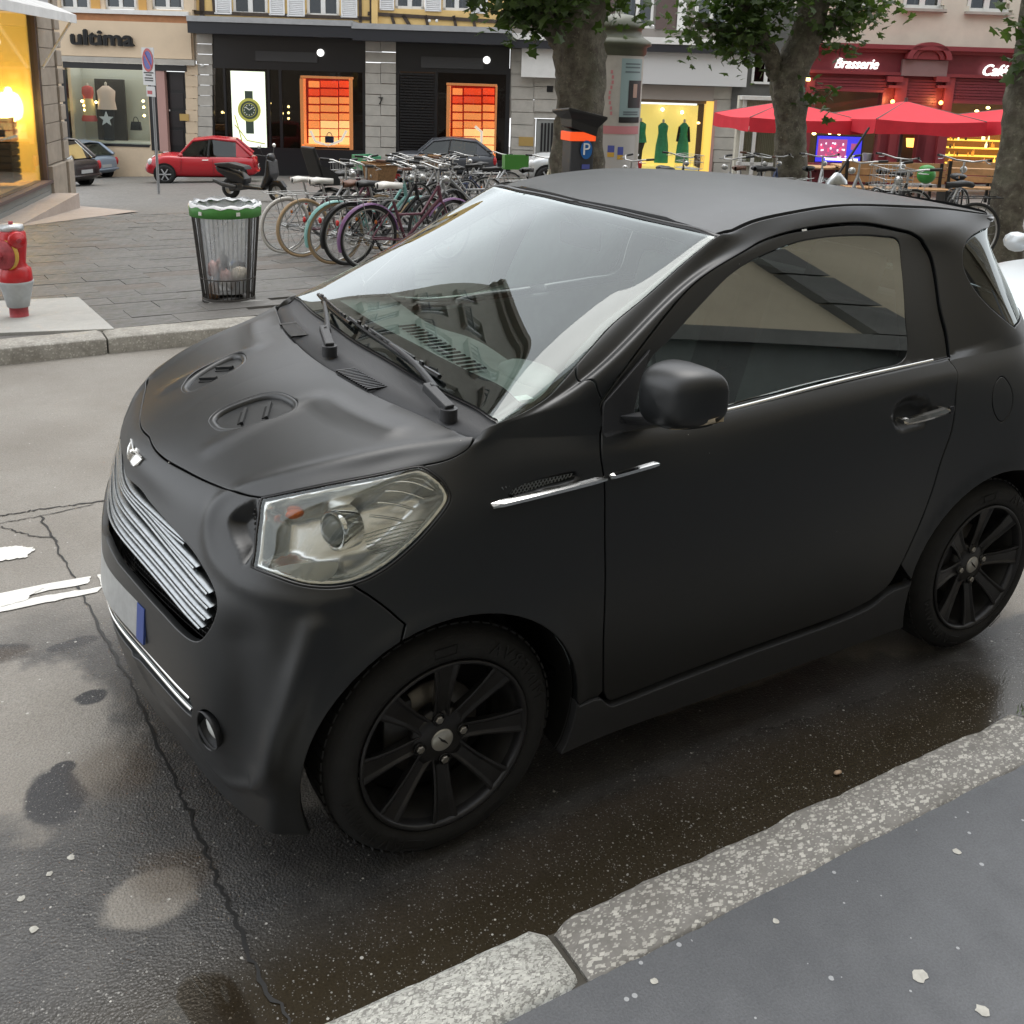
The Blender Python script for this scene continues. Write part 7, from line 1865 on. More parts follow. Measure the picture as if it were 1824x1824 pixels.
def tree(label, base, path, radii, limbs, crown, seed, leaf=.13):
    """path: trunk centre points above the base; limbs: lists of points; crown: (centre, radii, leaves) clumps"""
    r = np.random.default_rng(seed)
    t = thing("plane_tree", label, "tree", (0, 0, 0), 0, "plane trees on the square")
    m = MB(); P = []; R_ = []
    for i in range(len(path) - 1):
        a, b = np.array(path[i]), np.array(path[i + 1])
        for k in range(6):
            P.append(a + (b - a) * k / 6); R_.append(radii[i] + (radii[i + 1] - radii[i]) * k / 6)
    P.append(np.array(path[-1])); R_.append(radii[-1]); n = 20
    m.tube(P, R_, n)
    V = np.array(m.v)
    for i in range(len(P)):
        for j in range(n):
            k = i * n + j; d = V[k] - P[i]; a = 2 * math.pi * j / n
            V[k] = P[i] + d * (1 + .07 * math.sin(3 * a + 1.7 * P[i][2] + seed) + .06 * math.sin(5 * a - 4.1 * P[i][2]) + .05 * r.normal() + .10 * max(0, math.sin(6.5 * P[i][2] + seed)) ** 4)
    m.v[:len(P) * n] = [tuple(q) for q in V[:len(P) * n]]
    m.build("trunk", BARK, t)
    for L in limbs:
        m = MB(); pts = [np.array(q[:3]) for q in L]; rr = [q[3] for q in L]; Q = []; S = []
        for i in range(len(pts) - 1):
            for k in range(4): Q.append(pts[i] + (pts[i + 1] - pts[i]) * k / 4 + r.normal(0, rr[i] * .15, 3)); S.append((rr[i] + (rr[i + 1] - rr[i]) * k / 4) * r.uniform(.9, 1.12))
        Q.append(pts[-1]); S.append(rr[-1]); m.tube(Q, S, 9); m.build("limb", BARK, t)
    LS = np.array(LEAF_SHAPE); V = []; Fc = []; twigs = MB()
    for c, rad, cnt in crown:
        c = np.array(c); rad = np.array(rad)
        ncl = max(3, cnt // 14)
        for _ in range(ncl):
            d = r.normal(size=3); d /= np.linalg.norm(d); q = c + d * rad * r.uniform(.35, 1.0) ** .6
            twigs.tube([q, q + r.normal(0, .10, 3) - [0, 0, .05], q + (c - q) * .3 + r.normal(0, .05, 3)], [.004, .006, .010], 4, caps=False)
            for _ in range(14):
                p_ = q + r.normal(0, .17, 3); s = leaf * r.uniform(.6, 1.25)
                nn = np.array([r.normal(0, .5), r.normal(0, .5), 1.0]) + r.normal(0, .45, 3); nn /= np.linalg.norm(nn)
                x = np.cross(nn, r.normal(size=3)); x /= np.linalg.norm(x) + 1e-9; y = np.cross(nn, x); b = len(V)
                pts = p_ + s * (LS[:, :1] * x + LS[:, 1:] * y) - nn * (s * .28 * (np.abs(LS[:, :1]) ** 1.5))
                V += pts.tolist(); V.append((p_ + nn * s * .02).tolist())
                Fc += [(b + i, b + (i + 1) % 12, b + 12) for i in range(12)]
    me = bpy.data.meshes.new("crown"); me.from_pydata(V, [], Fc); me.update()
    cr = link("crown", me, LEAVES, t); cr["kind"] = "stuff"
    tw = twigs.build("twigs", BARK, t); tw["kind"] = "stuff"
    return t
A = lambda px, py, d: at(px, py, d)
b1 = A(1038, 500, 14.0); g1 = ground_z(b1[0], b1[1])
tree("thick knobbly plane tree trunk rising straight behind the parking meter", b1, [np.r_[A(1036, 250, 14)[:2], g1], A(1035, 215, 14), A(1035, 130, 14), A(1027, 60, 14), A(1020, 0, 14), A(1018, -120, 14)], [.36, .32, .31, .36, .40, .34],
     [[(*A(1000, 60, 14), .20), (*A(945, 10, 13.6), .14), (*A(880, -40, 13.3), .10), (*A(800, -160, 13), .06)], [(*A(1050, 20, 14), .18), (*A(1100, -60, 14.2), .12), (*A(1180, -200, 14.4), .07)], [(*A(1018, -100, 14), .26), (*A(1000, -260, 14), .2), (*A(990, -500, 14), .1)]],
     [(A(930, 8, 13.4), (.45, .5, .22), 260), (A(985, -5, 13.2), (.5, .5, .25), 300), (A(890, -45, 13.4), (.5, .6, .3), 260), (A(1100, 2, 14.2), (.32, .5, .16), 90), (A(1060, -60, 13.8), (.9, .9, .4), 300), (A(960, -120, 13.5), (1.3, 1.2, .5), 500), (A(1000, -300, 14), (2.2, 2.2, 1.1), 1500)], 3)
b2 = A(1408, 500, 17.0); g2 = ground_z(b2[0], b2[1])
tree("slimmer plane tree forking before the red brasserie with low leafy branches", b2, [np.r_[A(1411, 330, 17)[:2], g2], A(1410, 290, 17), A(1408, 200, 17), A(1400, 150, 17), A(1425, 90, 17), A(1450, 10, 17), A(1475, -120, 17)], [.30, .26, .235, .27, .25, .22, .17],
     [[(*A(1396, 150, 17), .15), (*A(1360, 95, 16.8), .09), (*A(1300, 55, 16.6), .07), (*A(1235, 40, 16.4), .03)], [(*A(1440, 60, 17), .14), (*A(1500, 30, 17.2), .08), (*A(1560, -20, 17.4), .05)], [(*A(1385, 120, 17), .12), (*A(1330, 20, 16.6), .10), (*A(1300, -60, 16.4), .06)], [(*A(1440, 20, 17), .18), (*A(1420, -150, 17), .12), (*A(1400, -320, 17), .06)]],
     [(A(1262, 32, 16.5), (.38, .5, .28), 210), (A(1300, 70, 16.7), (.35, .4, .16), 150), (A(1345, 40, 16.6), (.5, .5, .35), 300), (A(1340, 105, 16.8), (.25, .3, .12), 60), (A(1370, -20, 16.6), (.8, .8, .4), 400), (A(1480, 35, 17.1), (.5, .4, .3), 260), (A(1545, 5, 17.3), (.55, .5, .28), 260), (A(1500, 75, 17.1), (.25, .3, .12), 40), (A(1440, 165, 16.7), (.16, .1, .08), 26), (A(1470, -60, 17), (1.1, 1, .45), 420), (A(1420, -220, 17), (2.3, 2.3, 1.2), 1400)], 5)
b3 = A(1795, 470, 11.5); g3 = ground_z(b3[0], b3[1])
tree("plane tree trunk leaning in from the right edge beside parked bicycles", b3, [np.r_[A(1786, 470, 11.5)[:2], g3], A(1790, 400, 11.5), A(1803, 300, 11.5), A(1822, 180, 11.5), A(1842, 60, 11.5), A(1865, -100, 11.5)], [.22, .175, .165, .165, .16, .14],
     [[(*A(1850, 40, 11.5), .10), (*A(1830, -60, 11.3), .06), (*A(1800, -140, 11.2), .03)], [(*A(1860, -60, 11.5), .1), (*A(1930, -200, 11.6), .06)]],
     [(A(1846, 20, 11.3), (.10, .3, .12), 28), (A(1842, 105, 11.2), (.10, .12, .05), 18), (A(1905, 20, 11.4), (.36, .4, .4), 150), (A(1880, -250, 11.5), (1.7, 1.7, .9), 900)], 9)

# ------------------------------------------------------------------ bicycles
STEEL = simple("bicycle_steel", (.48, .48, .47), .3, .9)
SPOKE = simple("spoke_wire", (.40, .40, .40), .35, .8)
BLKP = simple("bicycle_black", (.012, .012, .013), .35)
TAN = simple("tan_tyre", (.45, .32, .19), .7); GREYT = simple("black_bike_tyre", (.02, .02, .02), .75); WHT = simple("white_vinyl", (.68, .66, .62), .45)
TEALP = simple("mint_enamel", (.24, .48, .45), .4); PURP = simple("purple_enamel", (.20, .10, .22), .4); PLUM = simple("plum_enamel", (.12, .04, .06), .35); REDE = simple("red_enamel", (.42, .03, .03), .35); BLUEE = simple("navy_enamel", (.03, .05, .13), .35); CREME = simple("cream_enamel", (.60, .55, .42), .35); SILV = simple("silver_enamel", (.42, .43, .44), .35, .5)
WICK = simple("wicker_weave", (.30, .17, .08), .8, var=.3, scale=40); LEATH = simple("brown_saddle_leather", (.13, .055, .03), .5); BLKS = simple("black_saddle", (.015, .015, .015), .5)
REDL = simple("red_reflector", (.50, .02, .02), .2); ORL = simple("orange_reflector", (.75, .20, .02), .25)
def bicycle(label, loc, rz, frame=BLKP, tyre=GREYT, guard=None, saddle=BLKS, basket=None, rack=True, lean=0.05, crate=None, scale=1.0, step=True, steer=.25, group="bicycles parked on the square"):
    t = thing("bicycle", label, "bicycle", loc, rz, group); t.rotation_euler = (lean, 0, rz); t.scale = (scale,) * 3
    R = .345
    def wheel(x, turn=0.0):
        w = link("wheel", None, None, t); w.location = (x, 0, R); w.rotation_euler = (0, 0, turn)
        m = MB(); m.tube([(R * .955 * math.cos(a), 0, R * .955 * math.sin(a)) for a in np.linspace(0, 2 * math.pi, 40, endpoint=False)], .019, 7, closed=True); m.build("tyre", tyre, w)
        m = MB(); m.tube([(R * .885 * math.cos(a), 0, R * .885 * math.sin(a)) for a in np.linspace(0, 2 * math.pi, 40, endpoint=False)], .011, 5, closed=True); m.build("rim", STEEL, w)
        m = MB()
        for k in range(18):
            a = 2 * math.pi * k / 18; s = .03 * (1 if k % 2 else -1); m.tube([(.02 * math.cos(a + .9), s, .02 * math.sin(a + .9)), (R * .88 * math.cos(a), 0, R * .88 * math.sin(a))], .0022, 3, caps=False)
        o = m.build("spokes", SPOKE, w); o["kind"] = "stuff"
        m = MB(); m.tube([(0, -.06, 0), (0, .06, 0)], .025, 10); m.build("hub", STEEL, w)
        return w
    wheel(0.0); wheel(1.06, steer)
    BB, ST, HT, HB = np.array([.46, 0, .29]), np.array([.29, 0, .72]), np.array([.86, 0, .86]), np.array([.90, 0, .72])
    m = MB()
    m.tube([BB, ST], .017); m.tube([BB, HB], .019)
    if step: m.tube([HT * .9 + HB * .1, [.66, 0, .56], BB * .35 + ST * .65], .016)
    else: m.tube([HT, ST * .95 + BB * .05], .016)
    m.tube([HT, HB - np.array([-.01, 0, .04])], .021)
    for s in (1, -1): m.tube([BB + [0, .03 * s, 0], [0, .06 * s, R]], .010); m.tube([ST - [0, 0, .05], [0, .06 * s, R]], .009)
    m.build("frame", frame, t)
    fk = link("fork", None, None, t); m = MB(); m.tube([HT + [0, 0, .03], HB - [0, 0, .06]], .014)
    for s in (1, -1): m.tube([HB + [.01, .045 * s, -.05], [1.06, .055 * s, R]], .011)
    m.tube([HB + [.01, .045, -.05], HB + [.01, -.045, -.05]], .012); m.build("fork_blades", frame, fk)
    hbz = 1.06; hx = .84
    m = MB(); m.tube([HT, [hx + .02, 0, hbz - .04]], .013); m.tube([[hx - .16, .29, hbz + .02], [hx - .02, .25, hbz + .01], [hx + .06, .10, hbz - .03], [hx + .06, -.10, hbz - .03], [hx - .02, -.25, hbz + .01], [hx - .16, -.29, hbz + .02]], .011, 7); m.build("handlebar", STEEL, t)
    for s in (1, -1):
        m = MB(); m.tube([[hx - .06, .265 * s, hbz + .012], [hx - .18, .295 * s, hbz + .022]], .017, 8); m.build("grip", BLKS if saddle is not LEATH else LEATH, t)
        m = MB(); m.tube([[hx - .02, .235 * s, hbz], [hx + .06, .26 * s, hbz - .03], [hx - .04, .30 * s, hbz - .03]], .006, 5); m.build("brake_lever", STEEL, t)
    m = MB(); m.ball((hx + .12, 0, .92), .045, 10, 6, (1.1, 1, 1)); m.build("headlight", STEEL, t)
    m = MB(); m.tube([ST, ST + [-.045, 0, .14]], .013); m.build("seat_post", STEEL, t)
    m = MB(); sx, sz = ST[0] - .05, ST[2] + .17
    V = []; Fc = []; n = 10
    for i, (x, w, h) in enumerate(((-.15, .02, -.005), (-.13, .085, .0), (-.05, .095, .012), (.03, .06, .0), (.12, .026, -.008), (.16, .008, -.012))):
        for j in range(n):
            a = 2 * math.pi * j / n; V.append((sx + x, w * math.cos(a), sz + h + .030 * math.sin(a) * (1 if math.sin(a) > 0 else 1.3)))
        if i: b = n * i; Fc += [(b - n + j, b - n + (j + 1) % n, b + (j + 1) % n, b + j) for j in range(n)]
    m.add(V, Fc, True); m.build("saddle", saddle, t)
    if guard is not None:
        for x0, a0, a1 in ((0.0, .15, 3.5), (1.06, .35, 2.6)):
            m = MB(); V = []; Fc = []
            for i, a in enumerate(np.linspace(a0, a1, 26)):
                for y, r in ((-.028, R + .008), (-.018, R + .024), (.018, R + .024), (.028, R + .008)): V.append((x0 + r * math.cos(a), y, R + r * math.sin(a)))
                if i: b = 4 * i; Fc += [(b - 4 + j, b + j, b + j + 1, b - 3 + j) for j in range(3)]
            m.add(V, Fc, True); m.build("mudguard", guard, t)
        m = MB(); m.ball((-R - .03, 0, R + .18), .028, 8, 6, (.6, 1, 1.2)); m.build("rear_reflector", REDL, t)
    m = MB(); m.ball((R * .3, .03, R + R * .45), .018, 6, 5, (1, .3, 1.2)); m.ball((1.06, .03, R - R * .6), .018, 6, 5, (1, .3, 1.2)); m.build("spoke_reflector", ORL, t)
    if rack:
        m = MB()
        for s in (1, -1): m.tube([[.30, .05 * s, .74], [-.02, .06 * s, .75], [-.28, .05 * s, .75]], .006, 5); m.tube([[-.12, .06 * s, .75], [0, .07 * s, R]], .005, 5)
        for x in (-.26, -.12, .05): m.tube([[x, .06, .75], [x, -.06, .75]], .005, 5)
        m.build("rear_rack", STEEL if frame is not BLKP else BLKP, t)
    m = MB(); m.lathe([(.092, .004), (.092, -.004)], 20, tuple(BB + [0, -.045, 0]), "y"); m.tube([BB + [0, -.05, 0], BB + [.11, -.06, -.12], BB + [.11, -.16, -.12]], .009, 6); m.tube([BB + [0, .05, 0], BB + [-.11, .06, .12], BB + [-.11, .16, .12]], .009, 6)
    for s, q in ((-1, BB + [.11, -.13, -.12]), (1, BB + [-.11, .13, .12])): m.box(q, (.09, .08, .02))
    m.build("crankset", STEEL, t)
    m = MB(); m.tube([BB + [0, -.045, .09], [0, -.05, R + .035]], .005, 4); m.tube([BB + [0, -.045, -.09], [0, -.05, R - .035]], .005, 4); m.build("chain", BLKP, t)
    if basket is not None:
        m = MB(); x0, x1, y0, z0, z1 = .90, 1.20, .18, .84, 1.06
        if basket is WICK:
            P = [(x0 + .03, -y0 * .8), (x1 - .04, -y0 * .8), (x1 - .04, y0 * .8), (x0 + .03, y0 * .8)]; Q = [(x0, -y0), (x1, -y0), (x1, y0), (x0, y0)]
            m.add([(x, y, z0) for x, y in P] + [(x, y, z1) for x, y in Q], [(3, 2, 1, 0), (0, 1, 5, 4), (1, 2, 6, 5), (2, 3, 7, 6), (3, 0, 4, 7)])
            m.tube([(x, y, z1) for x, y in Q], .012, 6, closed=True)
        else:
            for z in (z0, (z0 + z1) / 2, z1): m.tube([(x0, -y0, z), (x1, -y0, z), (x1, y0, z), (x0, y0, z)], .004, 4, closed=True)
            for k in range(7):
                for s in (1, -1): m.tube([(x0 + (x1 - x0) * k / 6, y0 * s, z0), (x0 + (x1 - x0) * k / 6, y0 * s, z1)], .003, 4)
                m.tube([(x1, -y0 + 2 * y0 * k / 6, z0), (x1, -y0 + 2 * y0 * k / 6, z1)], .003, 4); m.tube([(x0 + (x1 - x0) * k / 6, -y0, z0), (x0 + (x1 - x0) * k / 6, y0, z0)], .003, 4)
        m.build("basket", basket, t)
    if crate is not None:
        m = MB(); m.box((-.12, 0, .90), (.36, .30, .02)); 
        for s in (1, -1): m.box((-.12, .15 * s, 1.0), (.36, .015, .22)); m.box((-.12 + .18 * s, 0, 1.0), (.015, .30, .22))
        m.build("crate", crate, t)
    return t
def heading(lat, away): v = RH * lat + FH * away; return math.atan2(v[1], v[0])
HB_ = heading(.76, .65)
def bike_at(px, py, **k): q = on_ground(px, py); return (q[0], q[1], q[2] + .01)
bicycle("bicycle with bare white rear wheel, leftmost of the parked row", bike_at(508, 452), HB_ + .05, SILV, WHT, None, WHT, lean=.06)
bicycle("plum bicycle with tan tyres, wicker basket and pale saddle second from the left", bike_at(540, 459), HB_, PLUM, TAN, None, WHT, lean=.04, basket=WICK)
bicycle("mint bicycle with tan tyres and mint rear mudguard in the parked row", bike_at(596, 472), HB_ - .04, TEALP, TAN, TEALP, LEATH, lean=.07)
bicycle("black bicycle with black mudguards between the mint and the purple bicycle", bike_at(622, 474), HB_ + .03, BLKP, GREYT, BLKP, BLKS, lean=.05)
bicycle("plum framed bicycle with purple mudguard and white saddle nearest the windscreen", bike_at(655, 482), HB_ - .02, PLUM, GREYT, PURP, WHT, lean=.06)
bicycle("silver ladies bicycle with stepped frame beside the windscreen pillar", bike_at(700, 455), HB_ + .25, SILV, GREYT, BLKP, BLKS, lean=.05)
kb = bike_at(585, 425); ch = bicycle("dark bicycle carrying a black child seat above its rear wheel", kb, HB_ + .1, BLKP, GREYT, BLKP, BLKS, lean=.05)
cst = thing("child_seat", "black child seat tilted back on the dark bicycle's rear rack", "child seat", np.array(kb) + [0, 0, .78], HB_ + .1)
m = MB(); V = [(.12, .02), (.10, -.03), (-.16, -.03), (-.34, .48), (-.30, .50), (-.12, .06), (.10, .06)]
T_ = np.eye(4); T_[:3, :3] = np.array([[1, 0, 0], [0, 0, -1], [0, 1, 0]]); m.prism(V, -.15, .15, T_); m.build("seat_shell", BLKS, cst, bevel=.015)
for s in (1, -1):
    m = MB(); m.prism([(.10, -.03), (-.14, -.03), (-.24, .26), (-.12, .22), (.06, .12)], .15 * s - .012, .15 * s + .012, T_); m.build("side_wing", BLKS, cst)
fr_ = [BLKP, SILV, PLUM, CREME, BLUEE, REDE, TEALP, BLKP, SILV, BLKP, BLUEE, PLUM]
cl = [(650, 420, .2, "black bicycle with steel basket behind the brown saddle", dict(frame=BLKP, basket=STEEL)), (690, 408, -.1, "silver bicycle with cream grips in the middle of the bicycle cluster", dict(frame=SILV, saddle=LEATH)),
      (725, 412, 3.2, "plum bicycle facing the camera in the bicycle cluster", dict(frame=PLUM, basket=STEEL)), (752, 402, 2.9, "cream bicycle facing left in the bicycle cluster", dict(frame=CREME, saddle=WHT)),
      (660, 396, .1, "navy bicycle carrying the green plastic crate", dict(frame=BLUEE, crate=simple("green_plastic_crate", (.10, .40, .22), .5))), (790, 398, 3.0, "red bicycle half hidden at the back of the cluster", dict(frame=REDE)),
      (778, 384, .3, "black bicycle with mudguards at the far side of the cluster", dict(frame=BLKP, guard=BLKP)), (826, 392, 3.3, "black bicycle with chrome handlebar near the car roof edge", dict(frame=BLKP, basket=STEEL)),
      (842, 376, .2, "silver bicycle at the right end of the cluster", dict(frame=SILV)), (715, 382, -.2, "black gents bicycle at the back of the cluster", dict(frame=BLKP, step=False)),
      (866, 384, 2.8, "navy bicycle with wicker basket at the cluster's right end", dict(frame=BLUEE, basket=WICK))]
for k, (px, py, a, lb_, kw) in enumerate(cl): bicycle(lb_, bike_at(px, py), HB_ + a, lean=.05 * (-1) ** k, steer=.4 * math.sin(k * 2.1), **kw)
roofs = [(905, 16.0, 2.6, "bicycle with green front crate rising over the windscreen corner", dict(frame=SILV, crate=simple("leaf_green_crate", (.09, .33, .06), .5))), (930, 15.2, .3, "chrome handled bicycle before the grey shop door", dict(frame=CREME)),
         (1165, 16.2, .2, "black bicycle with grey basket before the yellow dress window", dict(frame=BLKP, basket=STEEL)), (1205, 15.8, 2.9, "dark bicycle with curved handlebar before the yellow dress window", dict(frame=BLKP)),
         (1300, 16.0, .1, "black bicycle with brown grips before the white annexe", dict(frame=BLKP, saddle=LEATH)), (1345, 15.6, .2, "black bicycle with flat handlebar left of the forked tree", dict(frame=BLUEE)),
         (1392, 15.4, 2.8, "silver bicycle with chrome handlebar in front of the forked tree", dict(frame=SILV)), (1440, 15.2, .3, "chrome bicycle at the right of the forked tree", dict(frame=SILV)),
         (1560, 14.0, .2, "black bicycle low behind the roof aerial", dict(frame=BLKP)), (1630, 13.4, 2.7, "bicycle with bright green saddle cover before the brasserie door", dict(frame=SILV)),
         (1700, 11.9, .4, "black bicycle with chrome bars next to the leaning trunk", dict(frame=BLKP)), (1745, 11.2, 2.6, "dark bicycle leaning by the right tree trunk", dict(frame=BLKP, basket=STEEL))]
for k, (px, d, a, lb_, kw) in enumerate(roofs):
    q = at(px, 300, d); bicycle(lb_, (q[0], q[1], ground_z(q[0], q[1]) + .01), HB_ + a, lean=.05 * (-1) ** k, steer=.4 * math.sin(k * 1.7), **kw)
q = at(1650, 312, 13.0); m = MB(); m.ball(q, .12, 12, 8, (1.1, .9, .9)); m.ball(q + np.array([0, 0, .07]), .10, 12, 8, (1.2, .9, .6)); tag(m.build("saddle_cover", simple("bright_green_cover", (.05, .28, .05), .5, bump=.3, bscale=30), None), "bright green plastic cover over a bicycle saddle before the brasserie door", "saddle cover")

# ------------------------------------------------------------------ other cars
CARGL = glass("car_window", (.10, .12, .12), 1.3); LAMPW = simple("white_lamp", (.65, .66, .66), .15); LAMPR = simple("red_tail_lamp", (.40, .015, .02), .2)
def small_car(label, loc, rz, paint, L=3.8, W=1.65, H=1.5, hood=.95, belt=.92, round_=1.0, seats=True, nose=.0):
    t = thing("parked_car", label, "car", loc, rz, None)
    hl = L / 2; wb = L * .63; xf, xr = wb / 2 + .02, -wb / 2 + .02; rw = .305
    xs = np.array([-hl, -hl + .05, -hl + .25, -hl * .6, -.2, hl * .35, hl * .62, hl - .28, hl - .08, hl])
    wd = np.array([.60, .78, .94, 1.0, 1.0, .99, .96, .86, .70, .50]) * W / 2
    zt = np.array([belt * .72, belt * .92, belt, belt + .01, belt, belt - .02, hood * .98, hood * .86, hood * .70, hood * .52])
    zb = np.array([.40, .30, .24, .22, .20, .20, .22, .24, .30, .36])
    V = []; Fc = []; k = 12
    for i, x in enumerate(xs):
        w, a, b = wd[i], zb[i], zt[i]; h = b - a
        half = [(0, a), (w * .80, a), (w * .94, a + h * .12), (w, a + h * .40), (w * .99, a + h * .66), (w * .93, a + h * .90), (w * .80, b), (0, b + .03)]
        ring = [(x, y, z) for y, z in half] + [(x, -y, z) for y, z in half[-2:0:-1]]
        V += ring; n = len(ring)
        if i: p_ = n * i; Fc += [(p_ - n + j, p_ - n + (j + 1) % n, p_ + (j + 1) % n, p_ + j) for j in range(n)]
    n = 14; Fc += [tuple(range(n)), tuple(n * (len(xs) - 1) + j for j in range(n))[::-1]]
    m = MB(); m.add(V, Fc, True); o = m.build("body", paint, t); sb = o.modifiers.new("round", "SUBSURF"); sb.levels = sb.render_levels = 2
    # glass house
    prof = [(hl * .42, belt - .06), (hl * .14, H - .13), (-hl * .20, H - .05), (-hl * .62, H - .12), (-hl * .90, belt + .02)]
    def ring(x, z, w): return [(x, w, z), (x, -w, z)]
    wt = [W / 2 * .80, W / 2 * .66, W / 2 * .68, W / 2 * .64, W / 2 * .74]
    base = [(hl * .42, W / 2 * .80), (hl * .1, W / 2 * .86), (-hl * .25, W / 2 * .87), (-hl * .62, W / 2 * .86), (-hl * .90, W / 2 * .76)]
    g = MB(); zb_ = belt - .03
    for s in (1, -1):
        for i in range(4):
            a, b = base[i], base[i + 1]
            g.add([(a[0], s * a[1], zb_), (b[0], s * b[1], zb_), (prof[i + 1][0], s * wt[i + 1], prof[i + 1][1]), (prof[i][0], s * wt[i], prof[i][1])], [(0, 1, 2, 3)])
    for i, j in ((0, 1), (3, 4)):
        g.add([(prof[i][0], wt[i], prof[i][1]), (prof[i][0], -wt[i], prof[i][1]), (prof[j][0], -wt[j], prof[j][1]), (prof[j][0], wt[j], prof[j][1])], [(0, 1, 2, 3)])
    g.build("window_glass", CARGL, t)
    r = MB(); V = []; Fc = []
    for i in (1, 2, 3):
        x, z = prof[i]; w = wt[i] + .02
        V += [(x, w, z - .01), (x, w * .8, z + .035), (x, 0, z + .06), (x, -w * .8, z + .035), (x, -w, z - .01)]
        if i > 1: b = 5 * (i - 1); Fc += [(b - 5 + j, b - 4 + j, b + 1 + j, b + j) for j in range(4)]
    r.add(V, Fc, True); r.build("roof", paint, t)
    for s in (1, -1):
        m = MB(); m.tube([(prof[0][0], s * wt[0], prof[0][1]), (prof[1][0], s * (wt[1] + .01), prof[1][1]), (prof[2][0], s * (wt[2] + .015), prof[2][1]), (prof[3][0], s * (wt[3] + .01), prof[3][1]), (prof[4][0], s * (wt[4] + .01), prof[4][1])], [.035, .04, .035, .055, .07], 6); m.build("roof_rail", paint, t)
        m = MB(); m.tube([(-hl * .12, s * (W / 2 * .875), zb_), (-hl * .16, s * (wt[2] + .01), prof[2][1])], .03, 5); m.build("door_pillar", BLKP, t)
        m = MB(); m.add([(-hl * .62, s * (base[3][1] + .012), zb_), (-hl * .9, s * (base[4][1] + .012), zb_), (prof[3][0] - .12, s * (wt[3] + .02), prof[3][1] - .02), (prof[3][0], s * (wt[3] + .02), prof[3][1])], [(0, 1, 2, 3)]); m.build("rear_pillar", paint, t)
        m = MB(); m.ball((hl * .34, s * (W / 2 + .06), belt + .02), .085, 10, 6, (.7, 1, .75)); m.build("door_mirror", paint, t)
        m = MB(); m.tube([(-hl * .02, s * (W / 2 + .004), belt - .14), (-hl * .13, s * (W / 2 + .004), belt - .135)], .014, 6); m.build("door_handle", CHROME, t)
        m = MB(); m.tube([(hl * .36, s * W / 2 * .998, .35), (hl * .34, s * W / 2 * .998, belt - .1)], .005, 4); m.tube([(-hl * .22, s * (W / 2 * 1.0), .32), (-hl * .2, s * W / 2 * 1.0, belt - .1)], .005, 4); m.build("door_gap", BLKP, t)
        m = MB(); m.ball((hl - .20, s * W / 2 * .66, hood * .70), .12, 12, 8, (.8, .9, 1)); m.build("headlight", LAMPW, t)
        m = MB(); m.ball((-hl + .10, s * W / 2 * .78, belt * .76), .10, 10, 8, (.7, .8, 1.5)); m.build("tail_lamp", LAMPR, t)
        for x in (xf, xr):
            m = MB(); m.lathe([(rw + .05, s * (W / 2 * .965 + .012)), (0, s * (W / 2 * .965 + .012))], 24, (x, 0, rw + .02), "y"); m.build("wheel_arch", DARK, t)
            w = link("wheel", None, None, t); y = s * W / 2
            m = MB(); m.lathe([(rw * .70, y * 1.0), (rw * .92, y * 1.01), (rw, y * .985), (rw, y * .80), (rw * .7, y * .8)], 24, (x, 0, rw), "y"); m.build("tyre", TYRE, w)
            m = MB(); m.lathe([(rw * .70, y * .995), (rw * .62, y * .97), (0, y * .975)], 20, (x, 0, rw), "y"); m.build("rim", BARREL, w)
            m = MB()
            for k2 in range(6):
                a = 2 * math.pi * k2 / 6; m.tube([(x, y * .99, rw), (x + rw * .66 * math.cos(a), y * .99, rw + rw * .66 * math.sin(a))], .024, 5)
            m.build("rim_spokes", SILV, w)
    m = MB(); m.box((-hl - .012, 0, .55), (.02, .5, .11)); m.build("number_plate", PLATE, t)
    m = MB(); m.box((hl + .005, 0, .42), (.02, .5, .11)); m.build("number_plate", PLATE, t)
    m = MB(); m.tube([(-hl + .06, -W / 2 * .8, .42), (-hl - .02, -W / 2 * .5, .42), (-hl - .03, 0, .42), (-hl - .02, W / 2 * .5, .42), (-hl + .06, W / 2 * .8, .42)], .045, 6); m.build("rear_bumper", paint, t)
    m = MB(); m.box((0, 0, .25), (L * .8, W * .7, .1)); m.build("underbody", DARK, t)
    return t
RED = simple("bright_red_car_paint", (.42, .012, .022), .22, spec=.7); BGREY = simple("blue_grey_car_paint", (.24, .29, .36), .3, .3); BRN = simple("dark_brown_car_paint", (.028, .022, .022), .25, spec=.7); DGREY = simple("dark_grey_car_paint", (.055, .06, .07), .28, .2); SILVC = simple("silver_car_paint", (.50, .52, .53), .3, .4); PALE = simple("pale_silver_car_paint", (.55, .58, .60), .3, .3)
def car_at(px, d, lat, away, label, paint, **k):
    q = at(px, 300, d); return small_car(label, (q[0], q[1], ground_z(q[0], q[1])), heading(lat, away), paint, **k)
car_at(362, 34.5, -.97, -.22, "small glossy red hatchback parked before the watch shop", RED, L=3.62, W=1.65, H=1.52, hood=.98)
car_at(118, 39.5, -.90, .35, "blue grey hatchback seen from behind by the clothes shop window", BGREY, L=4.0, H=1.45)
car_at(58, 32.5, -.93, .30, "dark brown car with its tail showing past the stone corner pier", BRN, L=4.2, W=1.75, H=1.55)
car_at(785, 36.0, -.98, -.1, "dark grey hatchback parked beyond the bicycle cluster", DGREY, L=3.9, H=1.46)
car_at(1032, 29.5, -.98, -.15, "silver car whose sloping windscreen shows left of the parking meter", SILVC, L=3.4, H=1.42)
small_car("pale silver car behind the black car at the right edge", (-5.65, -.30, 0.0), 0.0, PALE, L=3.9, W=1.66, H=1.46)

